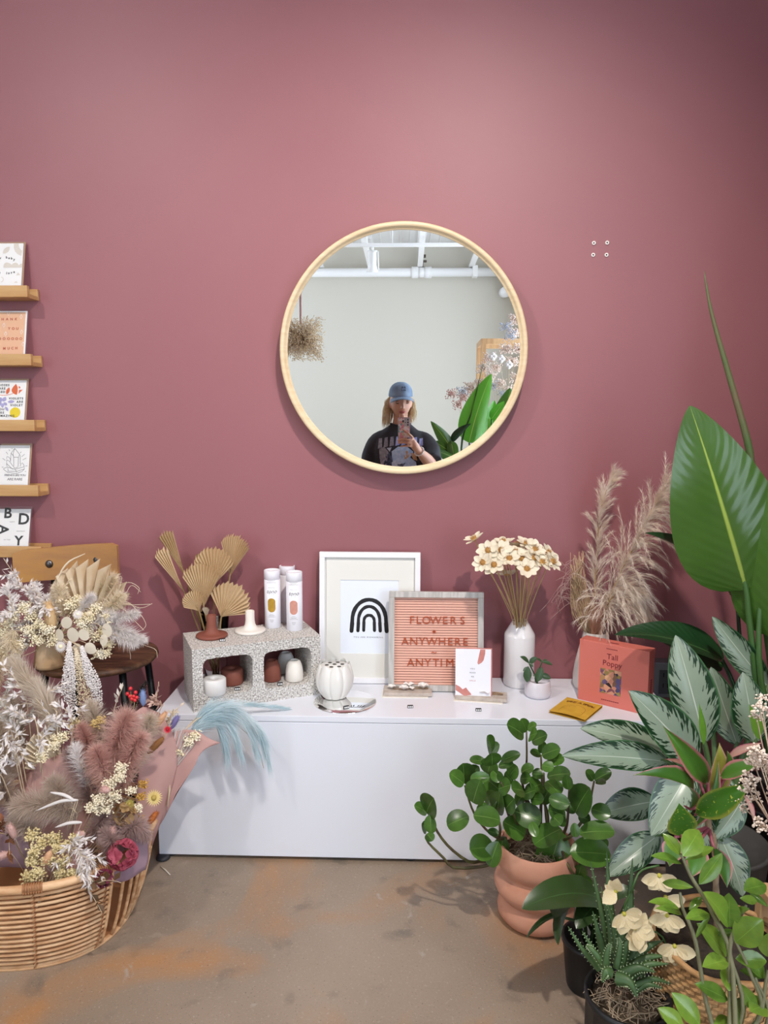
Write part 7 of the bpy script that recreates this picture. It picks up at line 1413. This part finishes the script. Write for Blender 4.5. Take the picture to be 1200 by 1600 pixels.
# ---- tee, trousers, shoes
sh_ = MB(); ellipse_loft(sh_, [(hx, YP - .045, .74, .215, .135), (hx, YP - .045, .82, .215, .137), (hx, YP - .045, 1.0, .205, .132), (hx, YP - .05, 1.12, .20, .125), (hx, YP - .058, 1.18, .180, .108), (hx, YP - .06, 1.22, .155, .092), (hx, YP - .058, 1.255, .115, .078), (hx, YP - .055, 1.29, .068, .062)])
sR = elR.lerp(shR, .06) + V((.004, 0, 0)); sL = elL.lerp(shL, .12)
sh_.tube(bez([V((hx + .08, YP - .06, 1.205)), shR + V((.012, 0, -.012)), shR.lerp(sR, .5) + V((.022, 0, 0)), sR], 10), [.05, .056, .060, .063, .066, .069, .071, .073, .075, .077, .079], 18); sh_.tube(bez([V((hx - .08, YP - .06, 1.205)), shL + V((-.012, 0, -.012)), shL.lerp(sL, .5) + V((-.022, 0, 0)), sL], 10), [.05, .056, .060, .063, .066, .069, .071, .073, .075, .077, .079], 18)
shirt, sme = remeshed('tee_shirt', sh_, m_shirt, pr, .009, 4)
for v in sme.vertices:
    c = v.co; f = noise.noise(c * 9) * .006 + noise.noise(c * V((14, 14, 5))) * .005; c += v.normal * f
MB().tube([(hx + .066 * math.cos(a * PI / 12), YP - .052 + .060 * math.sin(a * PI / 12), 1.291 - .016 * max(0, math.sin(a * PI / 12))) for a in range(25)], .007, 6).build('collar', m_shirt, pr, world=True)
tr_ = MB(); ellipse_loft(tr_, [(hx, YP - .05, .72, .165, .115), (hx, YP - .05, .80, .16, .112), (hx, YP - .05, .9, .14, .1)])
for s_ in (-1, 1): tr_.tube(bez([V((hx + s_ * .085, YP - .05, .78)), V((hx + s_ * .095, YP - .04, .44)), V((hx + s_ * .10, YP - .06, .09))], 12), [.093, .092, .088, .083, .078, .073, .069, .066, .064, .062, .06, .058, .057], 16)
remeshed('trousers', tr_, m_jean, pr, .011, 3)
for s_ in (-1, 1): MB().tube([(hx + s_ * .10, YP - .13, .04), (hx + s_ * .10, YP - .06, .05), (hx + s_ * .10, YP + .04, .04), (hx + s_ * .10, YP + .12, .028)], [.035, .043, .042, .024], 14).build('shoe', m_shoe, pr, world=True)
# ---- abstract print on the tee
from mathutils.bvhtree import BVHTree
bvh = BVHTree.FromPolygons([v.co.copy() for v in sme.vertices], [p.vertices[:] for p in sme.polygons])
def chest(name, pts, m, off=.002):
    # pts are mirror pixels; the patch is laid on the front of the tee
    bm = bmesh.new(); vs = [bm.verts.new((MP(px, py, YP + .08).x, 0, MP(px, py, YP + .08).z)) for px, py in pts]; bm.faces.new(vs); bmesh.ops.triangulate(bm, faces=bm.faces[:]); bmesh.ops.subdivide_edges(bm, edges=bm.edges[:], cuts=3, use_grid_fill=True); bmesh.ops.triangulate(bm, faces=bm.faces[:])
    for v in bm.verts:
        h_ = bvh.ray_cast(V((v.co.x, -2.45, v.co.z)), V((0, -1, 0)))
        v.co.y = (h_[0].y if h_[0] else YP + .06) + off
    me = bpy.data.meshes.new(name); bm.to_mesh(me); bm.free(); me.materials.append(m); inst(name, me, pr, None, True)
m_p1 = mat('print_grey', '#a9a4ab', .8, col2='#7d7984', nscale=60); m_p2 = mat('print_lilac', '#b6b9e0', .8, col2='#8f95cf', nscale=60); m_p3 = mat('print_blue', '#9db6dc', .8, col2='#c5d5ea', nscale=40); m_p4 = mat('print_ice', '#dde3ee', .8, col2='#a9b7d2', nscale=50); m_p5 = mat('print_tan', '#c7996f', .8); m_p6 = mat('print_slate', '#57617e', .8, col2='#2d3242', nscale=60)
for i in range(8):                                   # a row of slanted block strokes along an arc, in place of the lettering
    x0 = 590 + i * 9.2; dy = 0.055 * (x0 - 622) ** 2 / 18; y0_ = 680.5 + dy + 2; chest('shirt_print', [(x0, y0_ + 16 - i * .6), (x0 + 1.5, y0_), (x0 + 6.5, y0_ - 1), (x0 + 6.8, y0_ + 14 - i * .5)], m_p1 if i < 3 else m_p2)
for pts, m in (([(592, 702), (600, 698), (607, 706), (604, 726), (596, 732), (593, 716)], m_p1), ([(602, 712), (612, 704), (613, 722), (606, 735), (598, 733)], m_p6), ([(611, 706), (622, 698), (636, 698), (646, 706), (640, 716), (626, 722), (614, 722)], m_p3), ([(612, 722), (622, 718), (632, 727), (640, 735), (612, 736)], m_p4), ([(626, 722), (640, 714), (650, 722), (652, 735), (636, 733)], m_p3), ([(629, 709), (636, 704), (641, 712), (633, 718)], m_p5), ([(641, 708), (650, 708), (652, 720), (646, 718)], m_p5), ([(618, 703), (627, 700), (625, 712), (617, 714)], m_p4), ([(620, 726), (634, 723), (628, 731)], m_p6), ([(604, 700), (612, 699), (609, 706)], m_p4)): chest('shirt_print', pts, m, .003)
# ---- face details
m_lash = mat('dark_lash', '#2f211c', .7); m_brow = mat('brow', '#7d5a3c', .7); m_lip = mat('lip', '#b9675f', .45); m_lid = mat('eyelid', '#c08d77', .5)
for s_ in (-1, 1):
    MB().ball((s_ * .031, .0715, .010), (.0150, .0085, .0095), HM, n=14, m=8).build('eyelid', m_lid, pr, world=True)
    MB().tube([HM @ V(p) for p in ((s_ * .018, .0785, .004), (s_ * .025, .0815, .0015), (s_ * .032, .0815, .0008), (s_ * .039, .0785, .002), (s_ * .045, .073, .005))], [.0008, .0018, .002, .0018, .0008], 6).build('eyelash', m_lash, pr, world=True)
    MB().tube([HM @ V(p) for p in ((s_ * .014, .084, .026), (s_ * .026, .0835, .030), (s_ * .038, .079, .031), (s_ * .048, .071, .027))], [.0018, .0024, .0022, .0010], 6).build('eyebrow', m_brow, pr, world=True)
MB().tube([HM @ V(p) for p in ((-.024, .078, -.0545), (-.012, .0855, -.052), (0, .0875, -.0535), (.012, .0855, -.052), (.024, .078, -.0545))], [.0012, .0034, .0032, .0034, .0012], 8).build('upper_lip', m_lip, pr, world=True)
MB().tube([HM @ V(p) for p in ((-.022, .078, -.056), (-.011, .0845, -.060), (0, .0865, -.061), (.011, .0845, -.060), (.022, .078, -.056))], [.0012, .0040, .0046, .0040, .0012], 8).build('lower_lip', m_lip, pr, world=True)
# ---- hair
m_hair = mat('blonde_hair', '#f3e2bc', .5, col2='#dcbc88', nscale=40); hr = MB()
for i in range(420):
    s_ = -1 if i % 5 < 3 else 1; a = rnd(-.9, .75); p0 = V((s_ * .070 * math.cos(a * .6), -.045 + .05 * a, rnd(.0, .035))); dn = rnd(.09, .20) if s_ < 0 else rnd(.08, .16); sp_ = rnd(.0, .035)
    w_ = rnd(0, 6); P_ = [p0] + [p0 + V((s_ * (.012 + sp_ * t_ ** .7 + .011 * math.sin(w_ + t_ * 7)), .01 * math.sin(w_ + t_ * 5) - .01 * t_, -dn * t_)) for t_ in (.25, .5, .75, 1)]
    hr.tube(bez([HM @ q for q in P_], 9), [.0016] * 7 + [.0012, .0008, .0003], 4, cap=False)
for i in range(260):
    a = rnd(PI + .2, 2 * PI - .2); p0 = V((.072 * math.cos(a), .085 * math.sin(a), rnd(-.01, .03))); dn = rnd(.08, .17); hr.tube(bez([HM @ p0, HM @ (p0 + V((p0.x * .1, -.012, -dn * .5))), HM @ (p0 + V((p0.x * .15, -.004, -dn)))], 6), .0018, 4, cap=False)
hr.build('hair', m_hair, pr, world=True)
# ---- cap
m_cap = mat('faded_denim', '#8fa5bd', .85, col2='#7389a4', nscale=14, bump=.1, bscale=120); m_navy = mat('navy_thread', '#24304c', .8)
cp = MB(); n_, m_ = 36, 12; vs = []
for i in range(m_ + 1):
    th = PI / 2 * (1 - i / m_) ; 
    for j in range(n_): ph = 2 * PI * j / n_; q = math.sin(th); vs.append((.0815 * q ** .9 * math.cos(ph), .1005 * q ** .9 * math.sin(ph), .030 + .095 * math.cos(th) ** .85 - .012 * max(0, -math.sin(ph)) * q))
vs = [(x, y, z + .012) for x, y, z in vs]
cp.add(vs, [(i * n_ + j, i * n_ + (j + 1) % n_, (i + 1) * n_ + (j + 1) % n_, (i + 1) * n_ + j) for i in range(m_) for j in range(n_)], HM); cb_ = cp.build('cap_crown', m_cap, pr, world=True); md = cb_.modifiers.new('t', 'SOLIDIFY'); md.thickness = .003
br_ = MB(); vs = []; nu, nv = 16, 6
for j in range(nv + 1):
    v = j / nv
    for i in range(nu + 1): u = 2 * i / nu - 1; a = PI / 2 - u * 1.15; x = .082 * math.cos(a) * (1 + .06 * v); y = .1005 * math.sin(a) + v * .05 * (1 - .55 * u * u); vs.append((x, y, .034 - .010 * v - .022 * u * u - .012 * v * u * u))
vs = [(x, y, z + .014) for x, y, z in vs]
br_.add(vs, [(j * (nu + 1) + i, j * (nu + 1) + i + 1, (j + 1) * (nu + 1) + i + 1, (j + 1) * (nu + 1) + i) for j in range(nv) for i in range(nu)], HM); bo_ = br_.build('cap_brim', m_cap, pr, world=True); md = bo_.modifiers.new('t', 'SOLIDIFY'); md.thickness = .004
for (x, z, dx, dz) in ((-.012, .106, .004, .010), (-.004, .108, .0, .010), (.004, .108, .005, .009), (.012, .106, 0, .010), (-.012, .090, .0, .010), (-.004, .090, .006, .009), (.006, .090, .004, .010), (.014, .090, -.004, .009)):
    def cy(zz): k_ = min(1, max(0, (zz - .042) / .095)) ** (1 / .85); return .1005 * math.sqrt(max(0, 1 - k_ * k_)) ** .9
    MB().tube([HM @ V((x + .006, cy(z - dz / 2) + .0005, z - dz / 2)), HM @ V((x + .006 + dx, cy(z + dz / 2) + .0005, z + dz / 2))], .0016, 6).build('cap_stitching', m_navy, pr, world=True)
# ---- bracelet
ax = (wrR - elR).normalized(); c = elR.lerp(wrR, .90); q1 = ax.orthogonal().normalized(); q2 = ax.cross(q1); b_ = MB()
for i in range(16): a = 2 * PI * i / 16; b_.ball(c + (q1 * math.cos(a) + q2 * math.sin(a)) * .0305, .0058)
b_.build('bracelet', mat('white_links', '#ece8e4', .4), pr, world=True)
# ---- phone
PHM = Matrix.Translation((-.0165, -2.4125, 1.25)) @ Matrix.Rotation(-math.radians(6.9), 4, 'X')
t = thing('phone', 'phone in a patterned case held up by the person', 'phone', mtx=PHM)
MB().box((-.0375, -.0045, -.082), (.0375, .0045, .082), bev=.004).build('phone_case', mat('case_mauve', '#6f5560', .4), t, smooth=False)
MB().box((-.034, -.0052, -.078), (.034, -.0044, .078)).build('screen', mat('dark_screen', '#101216', .1), t, smooth=False)
def case_mat():
    m = bpy.data.materials.new('case_pattern'); m.use_nodes = True; nt = m.node_tree; N = nt.nodes; L = nt.links; b = N['Principled BSDF']; b.inputs['Roughness'].default_value = .3; tc = N.new('ShaderNodeTexCoord'); v = N.new('ShaderNodeTexVoronoi'); v.inputs['Scale'].default_value = 70; L.new(tc.outputs['Object'], v.inputs['Vector']); sp = N.new('ShaderNodeSeparateColor'); L.new(v.outputs['Color'], sp.inputs[0]); r = N.new('ShaderNodeValToRGB'); r.color_ramp.interpolation = 'CONSTANT'; L.new(sp.outputs[0], r.inputs[0]); e = r.color_ramp.elements; e[0].color = lin('#efe3e6'); e[1].color = lin('#3a3340'); e[1].position = .9
    for p_, c in ((.3, '#e79aa6'), (.5, '#f2f0ee'), (.65, '#7fb0b4'), (.75, '#d8c9a8')): x = e.new(p_); x.color = lin(c)
    L.new(r.outputs[0], b.inputs['Base Color']); return m
MB().box((-.0345, .0044, -.079), (.0345, .0050, .079)).build('case_print', case_mat(), t, smooth=False)
MB().box((.000, .0050, .026), (.033, .0058, .078), bev=.0003).build('camera_plate', mat('silver_plate', '#b5b3b8', .3, metal=.5), t, smooth=False)
for x, z, r in ((.0245, .068, .0052), (.0245, .052, .0052), (.0245, .036, .0052), (.0085, .068, .0032), (.0085, .052, .0032)): MB().lathe([(0, .0058), (r, .0058), (r, .0062), (0, .0062)], 16, Matrix.Translation((x, 0, z)) @ Matrix.Rotation(-PI / 2, 4, 'X')).build('lens', mat('lens_black', '#0c0c0e', .1), t, smooth=False)
